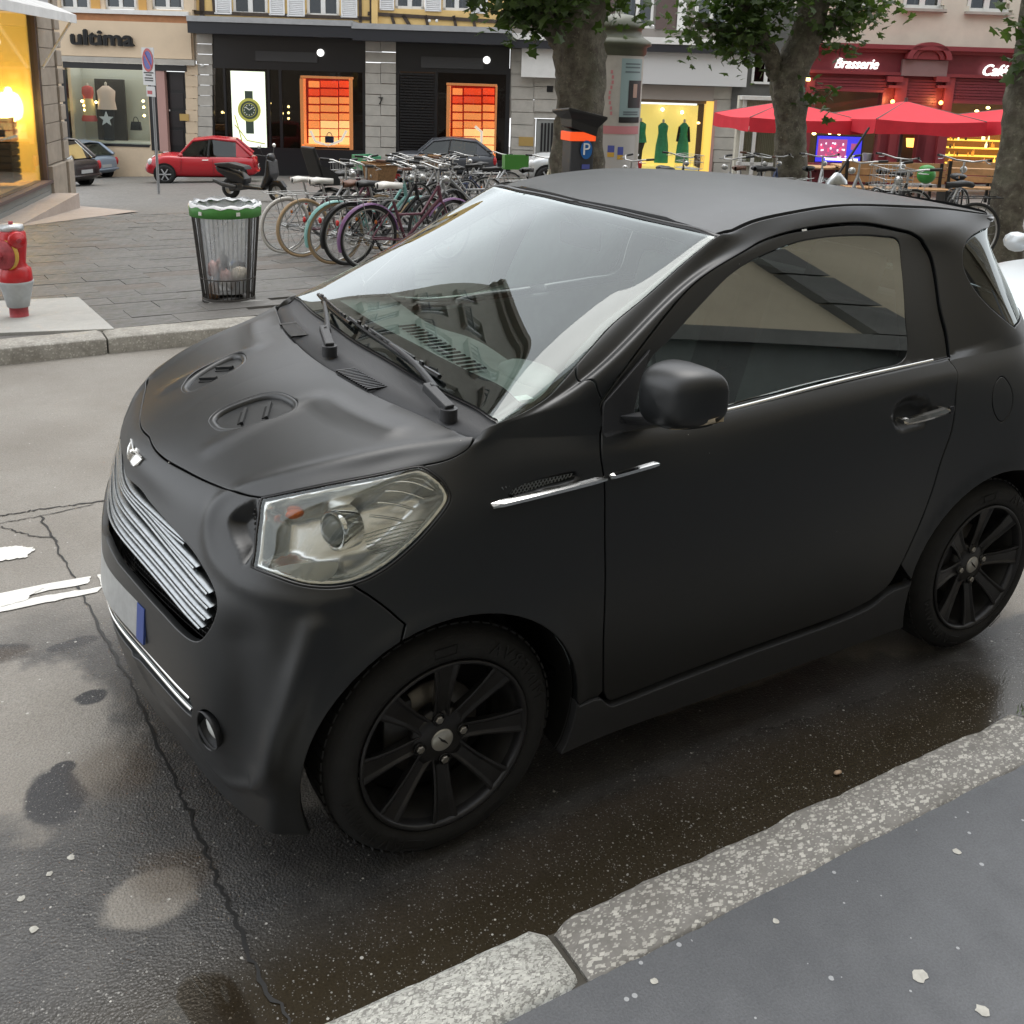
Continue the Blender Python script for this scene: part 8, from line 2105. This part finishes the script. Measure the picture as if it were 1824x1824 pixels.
# ------------------------------------------------------------------ scooter
sc_ = on_ground(452, 357); st = thing("scooter", "black motor scooter parked left of the bicycle row", "scooter", sc_, heading(.93, -.36))
def side_prism(name, pts, w, mat, bevel=.03):
    m = MB(); T_ = np.eye(4); T_[:3, :3] = np.array([[1, 0, 0], [0, 0, -1], [0, 1, 0]]); m.prism(pts, -w / 2, w / 2, T_); return m.build(name, mat, st, bevel=bevel)
SCB = simple("scooter_black_plastic", (.016, .016, .018), .3)
for x, nm in ((-.62, "rear"), (.66, "front")):
    w = link("wheel", None, None, st)
    m = MB(); m.lathe([(.13, -.05), (.20, -.055), (.235, -.03), (.245, 0), (.235, .03), (.20, .055), (.13, .05)], 24, (x, 0, .245), "y"); m.build("tyre", TYRE, w)
    m = MB(); m.lathe([(.14, -.04), (.13, -.03), (0, -.035)], 18, (x, 0, .245), "y"); m.lathe([(.14, .04), (.13, .03), (0, .035)], 18, (x, 0, .245), "y"); m.build("rim", SILV, w)
side_prism("tail_fairing", [(-.95, .74), (-.30, .62), (-.12, .50), (-.15, .36), (-.52, .42), (-.90, .62)], .30, SCB, .05)
side_prism("seat", [(-.98, .80), (-.55, .84), (-.15, .78), (-.10, .70), (-.45, .70), (-.95, .74)], .28, BLKS, .03)
side_prism("floorboard", [(-.2, .36), (.36, .34), (.40, .27), (-.2, .26)], .34, SCB)
side_prism("leg_shield", [(.30, .34), (.42, .32), (.60, .62), (.56, .96), (.48, .98), (.44, .66)], .38, SCB, .04)
side_prism("front_mudguard", [(.42, .36), (.55, .50), (.78, .50), (.90, .36), (.74, .42), (.58, .42)], .13, SCB, .02)
side_prism("engine", [(-.66, .36), (-.2, .40), (-.15, .24), (-.6, .17)], .20, BARREL)
m = MB(); m.tube([(.56, 0, .5), (.66, 0, .245)], .035, 8); m.tube([(.48, 0, .94), (.44, 0, 1.04)], .04, 8); m.build("fork", BARREL, st)
m = MB(); m.tube([(.34, .34, 1.07), (.42, .22, 1.05), (.46, 0, 1.02), (.42, -.22, 1.05), (.34, -.34, 1.07)], .018, 7); m.build("handlebar", BLKS, st)
m = MB(); m.ball((.50, 0, 1.0), .12, 12, 8, (.8, 1.1, .9)); m.build("headset", SCB, st)
for s in (1, -1):
    m = MB(); m.tube([(.44, .2 * s, 1.05), (.40, .27 * s, 1.22)], .008, 5); m.build("mirror_stalk", BLKS, st); m = MB(); m.ball((.40, .29 * s, 1.26), .065, 10, 6, (.4, 1, .75)); m.build("mirror", CHROME, st)
m = MB(); m.ball((-.99, 0, .70), .05, 8, 6, (.5, 1.6, .8)); m.build("tail_lamp", LAMPR, st)
m = MB(); m.tube([(-.35, -.17, .30), (-.7, -.18, .34), (-.95, -.18, .42)], [.04, .06, .05], 8); m.build("exhaust", BARREL, st)

# ------------------------------------------------------------------ fire hydrant
hy = on_ground(35, 566); k_ = depth_of(hy) / CAM_F; HR = simple("hydrant_red", (.50, .015, .02), .3, var=.12, scale=18, spec=.6); HG = simple("hydrant_grey_collar", (.42, .44, .45), .5, var=.12, scale=14); HRD = simple("faded_hydrant_red", (.36, .05, .06), .55, var=.25, scale=25)
ht = thing("fire_hydrant", "red fire hydrant with grey collar standing on the pale concrete pad", "fire hydrant", hy)
def hl_(name, prof, mat): m = MB(); m.lathe([(r * k_, z * k_) for r, z in prof], 28); return m.build(name, mat, ht)
hl_("foot", [(19, 0), (16, 1), (16, 24), (19, 24)], HRD); hl_("collar", [(15, 22), (19, 22), (23, 42), (29, 66), (30, 70), (24, 70)], HG); hl_("shoulder", [(27, 68), (28.5, 72), (27, 92), (20, 98)], HR)
hl_("body", [(22, 96), (19, 102), (21, 118), (24, 140), (23, 158), (18, 163)], HR); hl_("cap", [(19, 161), (21, 163), (20, 172), (0, 173)], simple("hydrant_silver_cap", (.55, .57, .58), .35, .5)); hl_("spindle", [(4, 172), (4, 178), (0, 178)], HRD)
def outlet(name, az, z, r, ln, rings=True, mat=HR):
    d = RH * math.sin(az) - FH * math.cos(az); x = np.cross([0, 0, 1.0], d); R_ = np.stack([x, np.cross(d, x), d], 1); o = link(name, None, None, ht)
    c = np.array([0, 0, z * k_]); m = MB(); m.lathe([(a * k_, b * k_) for a, b in ((r * .72, 0), (r * .72, ln), (r, ln), (r, ln + 9), (r * .9, ln + 12), (r * .5, ln + 12), (r * .45, ln + 15), (0, ln + 15))], 24, c, R=R_); m.build("outlet_cap", mat, o)
    m = MB(); m.lathe([(r * .30 * k_, (ln + 14) * k_), (r * .30 * k_, (ln + 20) * k_), (0, (ln + 20) * k_)], 6, c, smooth=False, R=R_); m.build("cap_nut", HRD, o); return o, c, R_
o_, c, R_ = outlet("main_outlet", -.35, 120, 27, 16, mat=HRD)
m = MB(); m.lathe([(a * k_, b * k_) for a, b in ((27.5, 14), (29, 16), (29, 21), (27.5, 23))], 28, c, R=R_); m.build("brass_ring", simple("yellow_ring", (.60, .36, .06), .4), o_)
outlet("side_outlet", .75, 148, 15, 20); outlet("side_outlet", -1.9, 148, 15, 18)

# ------------------------------------------------------------------ litter bin
bn = on_ground(408, 534); k_ = depth_of(bn) / CAM_F
bt = thing("litter_bin", "wire litter bin with green rim and clear plastic bag", "litter bin", bn)
BWIRE = simple("dark_bin_wire", (.05, .045, .04), .45, .4); GRIM = simple("green_bin_rim", (.06, .24, .045), .45, var=.12, scale=20)
RT, RBt, HH = .285, .215, .84
def rz_(f): return RBt + (RT - RBt) * f
az0 = math.atan2(-FH[1], -FH[0])
m = MB()
for k in range(40):
    a = 2 * math.pi * k / 40; dlt = abs((a - az0 - .22 + math.pi) % (2 * math.pi) - math.pi); top = .24 if dlt < .80 else .95
    m = MB(); m.tube([(rz_(.02) * math.cos(a), rz_(.02) * math.sin(a), .03), (rz_(top) * math.cos(a), rz_(top) * math.sin(a), HH * top)], .0050 if top > .5 else .0042, 5); m.build("wire_bar", BWIRE, bt)
for f, r in ((.03, .008), (.24, .006)): m = MB(); m.tube([(rz_(f) * math.cos(a), rz_(f) * math.sin(a), HH * f + .01) for a in np.linspace(0, 2 * math.pi, 40, endpoint=False)], r, 6, closed=True); m.build("wire_hoop", BWIRE, bt)
for sgn in (-1, 1):
    a = az0 + .22 + sgn * .84; m = MB(); m.hexa([(rz_(0) * math.cos(a + q), rz_(0) * math.sin(a + q), .02) if z == 0 else (rz_(.96) * math.cos(a + q), rz_(.96) * math.sin(a + q), HH * .96) for z, q in ((0, -.06), (0, .06), (0, .07), (0, -.07), (1, -.05), (1, .05), (1, .06), (1, -.06))]); m.build("bin_post", BWIRE, bt)
m = MB(); m.lathe([(.10, 0), (RBt + .01, 0), (RBt + .01, .03), (.12, .03)], 36); m.build("bin_base", BWIRE, bt)
m = MB(); m.lathe([(RT - .01, HH - .095), (RT + .012, HH - .095), (RT + .015, HH - .01), (RT + .004, HH), (RT - .02, HH - .005)], 48); m.build("rim_band", GRIM, bt)
for a in (az0 - .45, az0 + .62): m = MB(); m.box((math.cos(a) * (RT + .016), math.sin(a) * (RT + .016), HH - .055), (.012, .03, .03), a); m.build("rim_bolt", WHITEF, bt)
m_, nt_, b_ = new_mat("clear_bin_bag"); b_.inputs["Base Color"].default_value = (.62, .64, .66, 1); b_.inputs["Roughness"].default_value = .25
out_ = nt_.nodes["Material Output"]; tr_ = node(nt_, "ShaderNodeBsdfTransparent"); tr_.inputs[0].default_value = (.92, .93, .94, 1); ms_ = node(nt_, "ShaderNodeMixShader")
tcx = node(nt_, "ShaderNodeTexCoord"); mpx = node(nt_, "ShaderNodeMapping"); mpx.inputs["Scale"].default_value = (1, 1, .25); nt_.links.new(tcx.outputs["Object"], mpx.inputs[0]); fx = ramp(nt_, noise(nt_, mpx.outputs[0], 16, 5), .35, .65, .28, .62)
nt_.links.new(fx, ms_.inputs[0]); nt_.links.new(tr_.outputs[0], ms_.inputs[1]); nt_.links.new(b_.outputs[0], ms_.inputs[2]); nt_.links.new(ms_.outputs[0], out_.inputs["Surface"])
m = MB(); V = []; Fc = []; n = 64
for i, f in enumerate(np.linspace(.10, 1.03, 26)):
    for j in range(n):
        a = 2 * math.pi * j / n; r = (rz_(f) - .028) * (1 + .035 * math.sin(9 * a + 2 * f) + .02 * math.sin(23 * a)) * (1 if f < .98 else 1.05)
        V.append((r * math.cos(a), r * math.sin(a), HH * f + (.012 * math.sin(7 * a) if f > .98 else 0)))
    if i: b = n * i; Fc += [(b - n + j, b - n + (j + 1) % n, b + (j + 1) % n, b + j) for j in range(n)]
m.add(V, Fc, True); m.build("bin_bag", m_, bt)
m = MB(); V = []; Fc = []
for i, (r, z) in enumerate(((RT - .03, HH + .0), (RT + .006, HH + .012), (RT + .018, HH - .012))):
    for j in range(n):
        a = 2 * math.pi * j / n; V.append((r * (1 + .012 * math.sin(11 * a)) * math.cos(a), r * math.sin(a), z + .008 * math.sin(13 * a + i)))
    if i: b = n * i; Fc += [(b - n + j, b - n + (j + 1) % n, b + (j + 1) % n, b + j) for j in range(n)]
m.add(V, Fc, True); m.build("bag_cuff", simple("white_plastic_film", (.66, .67, .68), .35), bt)
rb_ = np.random.default_rng(8); TR = [simple("trash_" + n_, c, .6, var=.3, scale=30) for n_, c in (("cream", (.55, .48, .38)), ("blue", (.12, .18, .30)), ("pink", (.50, .28, .25)), ("white", (.6, .62, .6)), ("brown", (.25, .15, .09)), ("dark", (.03, .03, .04)))]
for k in range(22):
    a, r, z = rb_.uniform(0, 6.28), rb_.uniform(.02, .15), rb_.uniform(.08, .30) + (.10 if k < 4 else 0); m = MB(); m.ball((r * math.cos(a), r * math.sin(a), z), rb_.uniform(.035, .07), 8, 6, tuple(rb_.uniform(.6, 1.4, 3)))
    V = np.array(m.v); m.v = [tuple(q) for q in V + rb_.normal(0, .006, V.shape)]; o = m.build("crumpled_litter", TR[k % 6], None); o.location = Vector([float(c) for c in bn]); tag(o, "crumpled piece of litter inside the clear bag of the litter bin", "litter", "litter inside the bin bag")
m = MB(); m.tube([(0, 0, 0), (0, 0, .13), (0, 0, .16), (0, 0, .19)], [.033, .033, .014, .014], 12); o = m.build("plastic_bottle", TR[5], None); o.location = Vector([float(c) for c in (bn + np.array([0, 0, .27]) - FH * .13 + RH * .03)]); o.rotation_euler = (.1, .15, 0); tag(o, "dark plastic bottle upright in the clear bin bag", "bottle")
for dx, dy, r in ((.02, .26, .15), (.22, .24, .10)):
    m = MB(); n = 14; V = [((r * random.uniform(.7, 1.2)) * math.cos(6.283 * k / n), (r * .6 * random.uniform(.7, 1.2)) * math.sin(6.283 * k / n), .004) for k in range(n)]; q = bn + RH * dx - FH * dy * .6; q[2] = ground_z(q[0], q[1]) + .004; m.add([q + np.array(v) for v in V], [tuple(range(n))]); tag(m.build("mortar_patch", CONC, None), kind="structure")

# ------------------------------------------------------------------ no parking sign
sp = on_ground(283, 345); d_ = depth_of(sp); k_ = d_ / CAM_F
sg = thing("street_sign", "grey pole with no parking sign and small plate beneath before the clothes shop", "sign", sp)
m = MB(); H_ = 248 * k_; m.tube([(0, 0, 0), (0, 0, H_)], .034, 10); m.build("pole", simple("galvanised_pole", (.30, .31, .32), .45, .5), sg)
av = RH * .72 + FH * -.69; an_ = np.cross(av, [0, 0, 1.0]); an_ = -an_ if an_ @ FH > 0 else an_
def sgn(name, l0, l1, z0, z1, off, mat, th=.012):
    m = MB(); c = av * (l0 + l1) / 2 + an_ * (.04 + off) + np.array([0, 0, (z0 + z1) / 2]); m.box(c, (abs(l1 - l0), th, z1 - z0), R=np.stack([av, -an_, [0, 0, 1.0]], 1)); return m.build(name, mat, sg)
W_ = simple("sign_white", (.62, .63, .64), .4)
sgn("sign_panel", -.40, .24, H_ - 61 * k_, H_ + 2 * k_, 0, W_); sgn("lower_plate", -.26, .20, H_ - 80 * k_, H_ - 63 * k_, 0, W_)
def sdisc(name, r0, r1, off, mat, zc):
    m = MB(); c = av * -.08 + an_ * (.05 + off) + np.array([0, 0, zc]); R_ = np.stack([av, [0, 0, 1.0], an_], 1); m.lathe([(r0, 0), (r1, 0)] if r1 else [(r0, 0), (0, .001)], 28, c, R=R_); return m.build(name, mat, sg)
zc = H_ - 19 * k_; sdisc("blue_disc", .285, 0, 0, simple("sign_blue", (.03, .05, .35), .4), zc); sdisc("red_ring", .29, .225, .004, simple("sign_red", (.45, .02, .03), .4), zc)
m = MB(); c = av * -.08 + an_ * .058 + np.array([0, 0, zc]); v = (av + np.array([0, 0, -1.0])) / math.sqrt(2); m.box(c, (.5, .05, .003), R=np.stack([v, np.cross(an_, v), an_], 1)); m.build("red_bar", bpy.data.materials["sign_red"], sg)
for z0, w in ((-41, .26), (-45, .16), (-50, .22), (-54, .22)): sgn("sign_print", -.08 - w, -.08 + w, H_ + z0 * k_, H_ + (z0 + 2) * k_, .010, BLACKL, .003)
sgn("sign_print", -.20, .05, H_ - 76 * k_, H_ - 70 * k_, .010, bpy.data.materials["sign_red"], .003)

# ------------------------------------------------------------------ parking meter
pm = at(1033, 300, 12.3); k_ = 12.3 / CAM_F; zg = ground_z(pm[0], pm[1]); MBK = simple("meter_dark_grey", (.04, .042, .048), .45); 
pt = thing("parking_meter", "dark parking meter with orange band and blue P before the thick tree", "parking meter", (0, 0, 0))
MX = np.stack([RH * .93 + FH * .37, FH * .93 - RH * .37, [0, 0, 1.0]], 1)
def pbox(name, x0, y0, x1, y1, dep, mat, off=0.0, bevel=0.0, parent=None):
    l0, l1, z0, z1 = rect(x0, y0, x1, y1, 12.3); m = MB(); c = street((l0 + l1) / 2, 12.3, (z0 + z1) / 2) + MX[:, 1] * off; m.box(c, (l1 - l0, dep, z1 - z0), R=MX); return m.build(name, mat, parent or pt, bevel=bevel)
l0, l1, z0, z1 = rect(1007, 232, 1052, 300, 12.3)
m = MB(); m.box(street((l0 + l1) / 2, 12.3, (z1 + zg) / 2), (l1 - l0, .26, z1 - zg), R=MX); m.build("cabinet", MBK, pt, bevel=.02)
pbox("orange_band", 1005, 234, 1055, 250, .285, emitter("orange_glow_band", (.9, .09, .015), .35), bevel=.01)  # band is no lamp; its brightness is added as emission
m = MB(); zt = at(1030, 201, 12.3)[2]; zb2 = at(1030, 234, 12.3)[2]; c0 = street((l0 + l1) / 2, 12.3, 0)
V = []
for z, sx, sy, tl in ((zb2, .165, .15, 0), (zb2 + .10, .175, .17, 0), (zt - .03, .25, .25, .0), (zt, .25, .25, .0)):
    for a, b in ((-1, -1), (1, -1), (1, 1), (-1, 1)): V.append(c0 + MX[:, 0] * a * sx + MX[:, 1] * b * sy + np.array([0, 0, z - .05 * a - .02 * b * (z > zb2 + .1)]))
Fc = [(3, 2, 1, 0), (12, 13, 14, 15)]
for i in range(3): Fc += [(4 * i + j, 4 * i + (j + 1) % 4, 4 * i + 4 + (j + 1) % 4, 4 * i + 4 + j) for j in range(4)]
m.add(V, Fc); m.build("solar_hood", BLKP, pt, bevel=.01)
front = -MX[:, 1]
m = MB(); c = at(1035, 265, 12.3) + front * .15; T_ = np.stack([MX[:, 0], [0, 0, 1.0], front], 1); m.lathe([(.095, 0), (.0, .002)], 28, c, R=T_ @ np.diag([.8, 1.15, 1])); m.build("blue_disc", simple("parking_blue", (.01, .12, .38), .4), pt)
V, Fc = text_geo("P", .20, .003); m = MB(); cc = at(1034, 274, 12.3) + front * .156; m.add(cc + V[:, :1] * MX[:, 0] + V[:, 1:2] * np.array([0, 0, 1.0]) + V[:, 2:3] * front, Fc); m.build("letter_p", simple("sign_white_paint", (.75, .76, .76), .5), pt, fix=False)
pbox("blue_label", 1027, 291, 1042, 299, .003, simple("label_blue", (.08, .10, .35), .4), off=-.137)

# ------------------------------------------------------------------ advertising column
ac = at(1088, 300, 22.0); zg = ground_z(ac[0], ac[1]); k_ = 22.0 / CAM_F; OLV = simple("bronze_green_paint", (.070, .074, .045), .45, var=.15, scale=3); DRUM = simple("pasted_paper_drum", (.40, .375, .335), .8, var=.14, scale=2.5)
at_ = thing("advertising_column", "round advertising column with bronze green domed cap behind the thick tree", "advertising column", (ac[0], ac[1], 0))
zz = lambda y: at(1088, y, 22.0)[2]
m = MB(); m.lathe([(46 * k_, zg), (46 * k_, zz(96))], 40); m.build("drum", DRUM, at_)
m = MB(); m.lathe([(45 * k_, zz(100)), (50 * k_, zz(95)), (50 * k_, zz(84)), (58 * k_, zz(80)), (57 * k_, zz(74)), (46 * k_, zz(67)), (40 * k_, zz(62)), (40 * k_, zz(52)), (44 * k_, zz(50)), (43 * k_, zz(44)), (36 * k_, zz(33)), (24 * k_, zz(27)), (8 * k_, zz(24)), (6 * k_, zz(18)), (0, zz(12))], 40); m.build("domed_cap", OLV, at_)
m = MB(); m.lathe([(48 * k_, zg), (48 * k_, zg + .35), (46 * k_, zg + .4)], 40); m.build("plinth", OLV, at_)
azc = math.atan2(-FH[1], -FH[0])
def wrap(name, a0, a1, y0, y1, mat, off):
    m = MB(); V = []; Fc = []; r = 46 * k_ + off
    for i, a in enumerate(np.linspace(azc + a0, azc + a1, 9)):
        V += [(r * math.cos(a), r * math.sin(a), zz(y1)), (r * math.cos(a), r * math.sin(a), zz(y0))]
        if i: b = 2 * i; Fc.append((b - 2, b, b + 1, b - 1))
    m.add(V, Fc, True); return m.build(name, mat, at_)
wrap("poster", .10, 1.1, 104, 206, simple("teal_grey_poster", (.24, .32, .32), .5), .004); wrap("poster_picture", .42, 1.1, 142, 190, simple("black_picture", (.02, .018, .02), .5), .008); wrap("poster_face", .62, .82, 148, 172, simple("portrait_tone", (.38, .24, .19), .6), .012); wrap("poster_caption", .10, 1.1, 206, 216, BLACKL, .006)
for y in (112, 118, 126, 196, 200): wrap("poster_line", .25, .95, y, y + 2.5, simple("poster_grey_print", (.10, .13, .14), .6), .009)
wrap("poster_banner", -.55, 1.1, 222, 236, simple("pink_banner", (.50, .20, .21), .7), .005); wrap("poster", -.45, .9, 238, 300, simple("white_paper_bill", (.46, .44, .42), .7), .005)
for a0, a1, y0, y1, mt in ((-.25, .0, 256, 268, "label_blue"), (.12, .34, 258, 272, "label_blue"), (-.25, .0, 268, 276, "yellow_ring"), (.12, .34, 272, 280, "yellow_ring"), (-.62, -.48, 242, 258, "yellow_ring"), (-.62, -.48, 262, 282, "label_blue")): wrap("sticker", a0, a1, y0, y1, bpy.data.materials[mt], .009)
for k in range(9): wrap("poster_print", -.28 + .05 * math.sin(k), -.20 + .05 * math.sin(k), 125 + 9 * k, 131 + 9 * k, bpy.data.materials["pink_banner"], .007)

# ------------------------------------------------------------------ parasols and terrace
CLOTH = simple("red_parasol_cloth", (.60, .018, .035), .7, var=.08, scale=4)
CLOTH2 = CLOTH
def parasol(label, px, ypx, d, half, yedge, seed):
    c = at(px, yedge, d); z1 = at(px, ypx, d)[2] - c[2]; zg = ground_z(c[0], c[1]) - c[2]
    t = thing("parasol", label, "parasol", c, math.atan2(RH[1], RH[0]) + .12, "red parasols before the brasserie"); h = half
    m = MB(); n = 9; r = np.random.default_rng(seed)
    cor = [(-h, -h), (h, -h), (h, h), (-h, h)]
    for k in range(4):
        a, b = np.array(cor[k]), np.array(cor[(k + 1) % 4]); V = []; Fc = []
        for i in range(n):
            t_ = i / (n - 1)
            for j, f in enumerate(np.linspace(.04, 1, 6)):
                q = (a + (b - a) * t_) * f; V.append((q[0], q[1], z1 * (1 - f) - .05 * math.sin(math.pi * t_) * f * f + .0))
            if i: s = 6 * i; Fc += [(s - 6 + j, s + j, s + j + 1, s - 5 + j) for j in range(5)]
        mm = MB(); mm.add(V, Fc, True); mm.build("canopy_panel", CLOTH, t)
        V = []; Fc = []
        for i in range(17):
            t_ = i / 16; q = (a + (b - a) * t_) * 1.003; w = -.05 * math.sin(math.pi * t_)
            V += [(q[0], q[1], w), (q[0] * (1 + .01 * math.sin(9 * t_ * 3)), q[1] * (1 + .01 * math.cos(8 * t_ * 3)), w - .30 - .03 * math.sin(7 * t_ + seed))]
            if i: s = 2 * i; Fc.append((s - 2, s, s + 1, s - 1))
        mm = MB(); mm.add(V, Fc, True); mm.build("valance", CLOTH2, t)
    m = MB(); m.tube([(0, 0, zg), (0, 0, z1 + .08)], .04, 8); m.build("pole", BROWN, t)
    m = MB()
    for q in cor: m.tube([(0, 0, z1 * .96), (q[0], q[1], 0)], .018, 5)
    m.build("ribs", BROWN, t); m = MB(); m.box((0, 0, zg + .04), (.6, .6, .08)); m.build("foot", DARK, t)
    return t
parasol("left red parasol partly behind the forked tree", 1398, 180, 26.0, 1.38, 207, 1); parasol("middle red parasol hanging before the brasserie door", 1610, 180, 25.0, 1.33, 210, 2); parasol("right red parasol cut by the picture edge and leaning trunk", 1826, 190, 25.0, 1.36, 214, 3)
def table(label, px, d, w=1.5, hgt=.74):
    q = at(px, 300, d); t = thing("terrace_table", label, "table", (q[0], q[1], ground_z(q[0], q[1])), math.atan2(RH[1], RH[0]), "terrace tables")
    for k in range(5): m = MB(); m.box((0, -.28 + .14 * k, hgt), (w, .125, .03)); m.build("table_plank", WOODW, t)
    for sx in (-1, 1):
        for sy in (-1, 1): m = MB(); m.box((sx * w * .44, sy * .27, hgt / 2), (.05, .05, hgt)); m.build("leg", BLKP, t)
    return t
table("long slatted terrace table left of the aerial", 1480, 21.5, 2.0); table("long slatted terrace table behind the aerial", 1575, 21.0, 2.0, .76); table("small slatted table beside the green saddle cover", 1735, 20.5, 1.2); table("slatted terrace table at the right picture edge", 1830, 20.5, 1.4)
def bench(label, px, d, w=1.6):
    q = at(px, 300, d); t = thing("terrace_bench", label, "bench", (q[0], q[1], ground_z(q[0], q[1])), math.atan2(RH[1], RH[0]), "terrace benches")
    for k in range(3): m = MB(); m.box((0, -.13 + .13 * k, .45), (w, .115, .03)); m.build("seat_slat", WOODW, t)
    for k in range(3): m = MB(); m.box((0, .22, .58 + .13 * k), (w, .03, .11)); m.build("back_slat", WOODW, t)
    for sx in (-1, 1): m = MB(); m.box((sx * w * .45, 0, .225), (.05, .4, .45)); m.box((sx * w * .45, .2, .65), (.05, .05, .5)); m.build("bench_end", BLKP, t)
    return t
bench("wooden terrace bench behind the black car's roof", 1600, 18.5, 1.9); bench("pale wooden bench right of the green saddle cover", 1745, 18.5, 1.0); bench("wooden bench at the right picture edge behind the trunk", 1850, 18.5, 1.2)
for px, lb_ in ((1800, "white bent tube rack hoop right of the leaning trunk"), (1832, "white tube rack hoop at the picture edge")):
    q = at(px, 345, 12.6); zg = ground_z(q[0], q[1]); m = MB(); m.tube([q + RH * -.16 + [0, 0, zg - q[2]], q + RH * -.16 + [0, 0, -.08], q + RH * -.10, q + RH * .3, q + RH * .36 + [0, 0, -.08], q + RH * .36 + [0, 0, zg - q[2]]], .024, 8); tag(m.build("cycle_rack", WHITEF, None), lb_, "cycle rack")
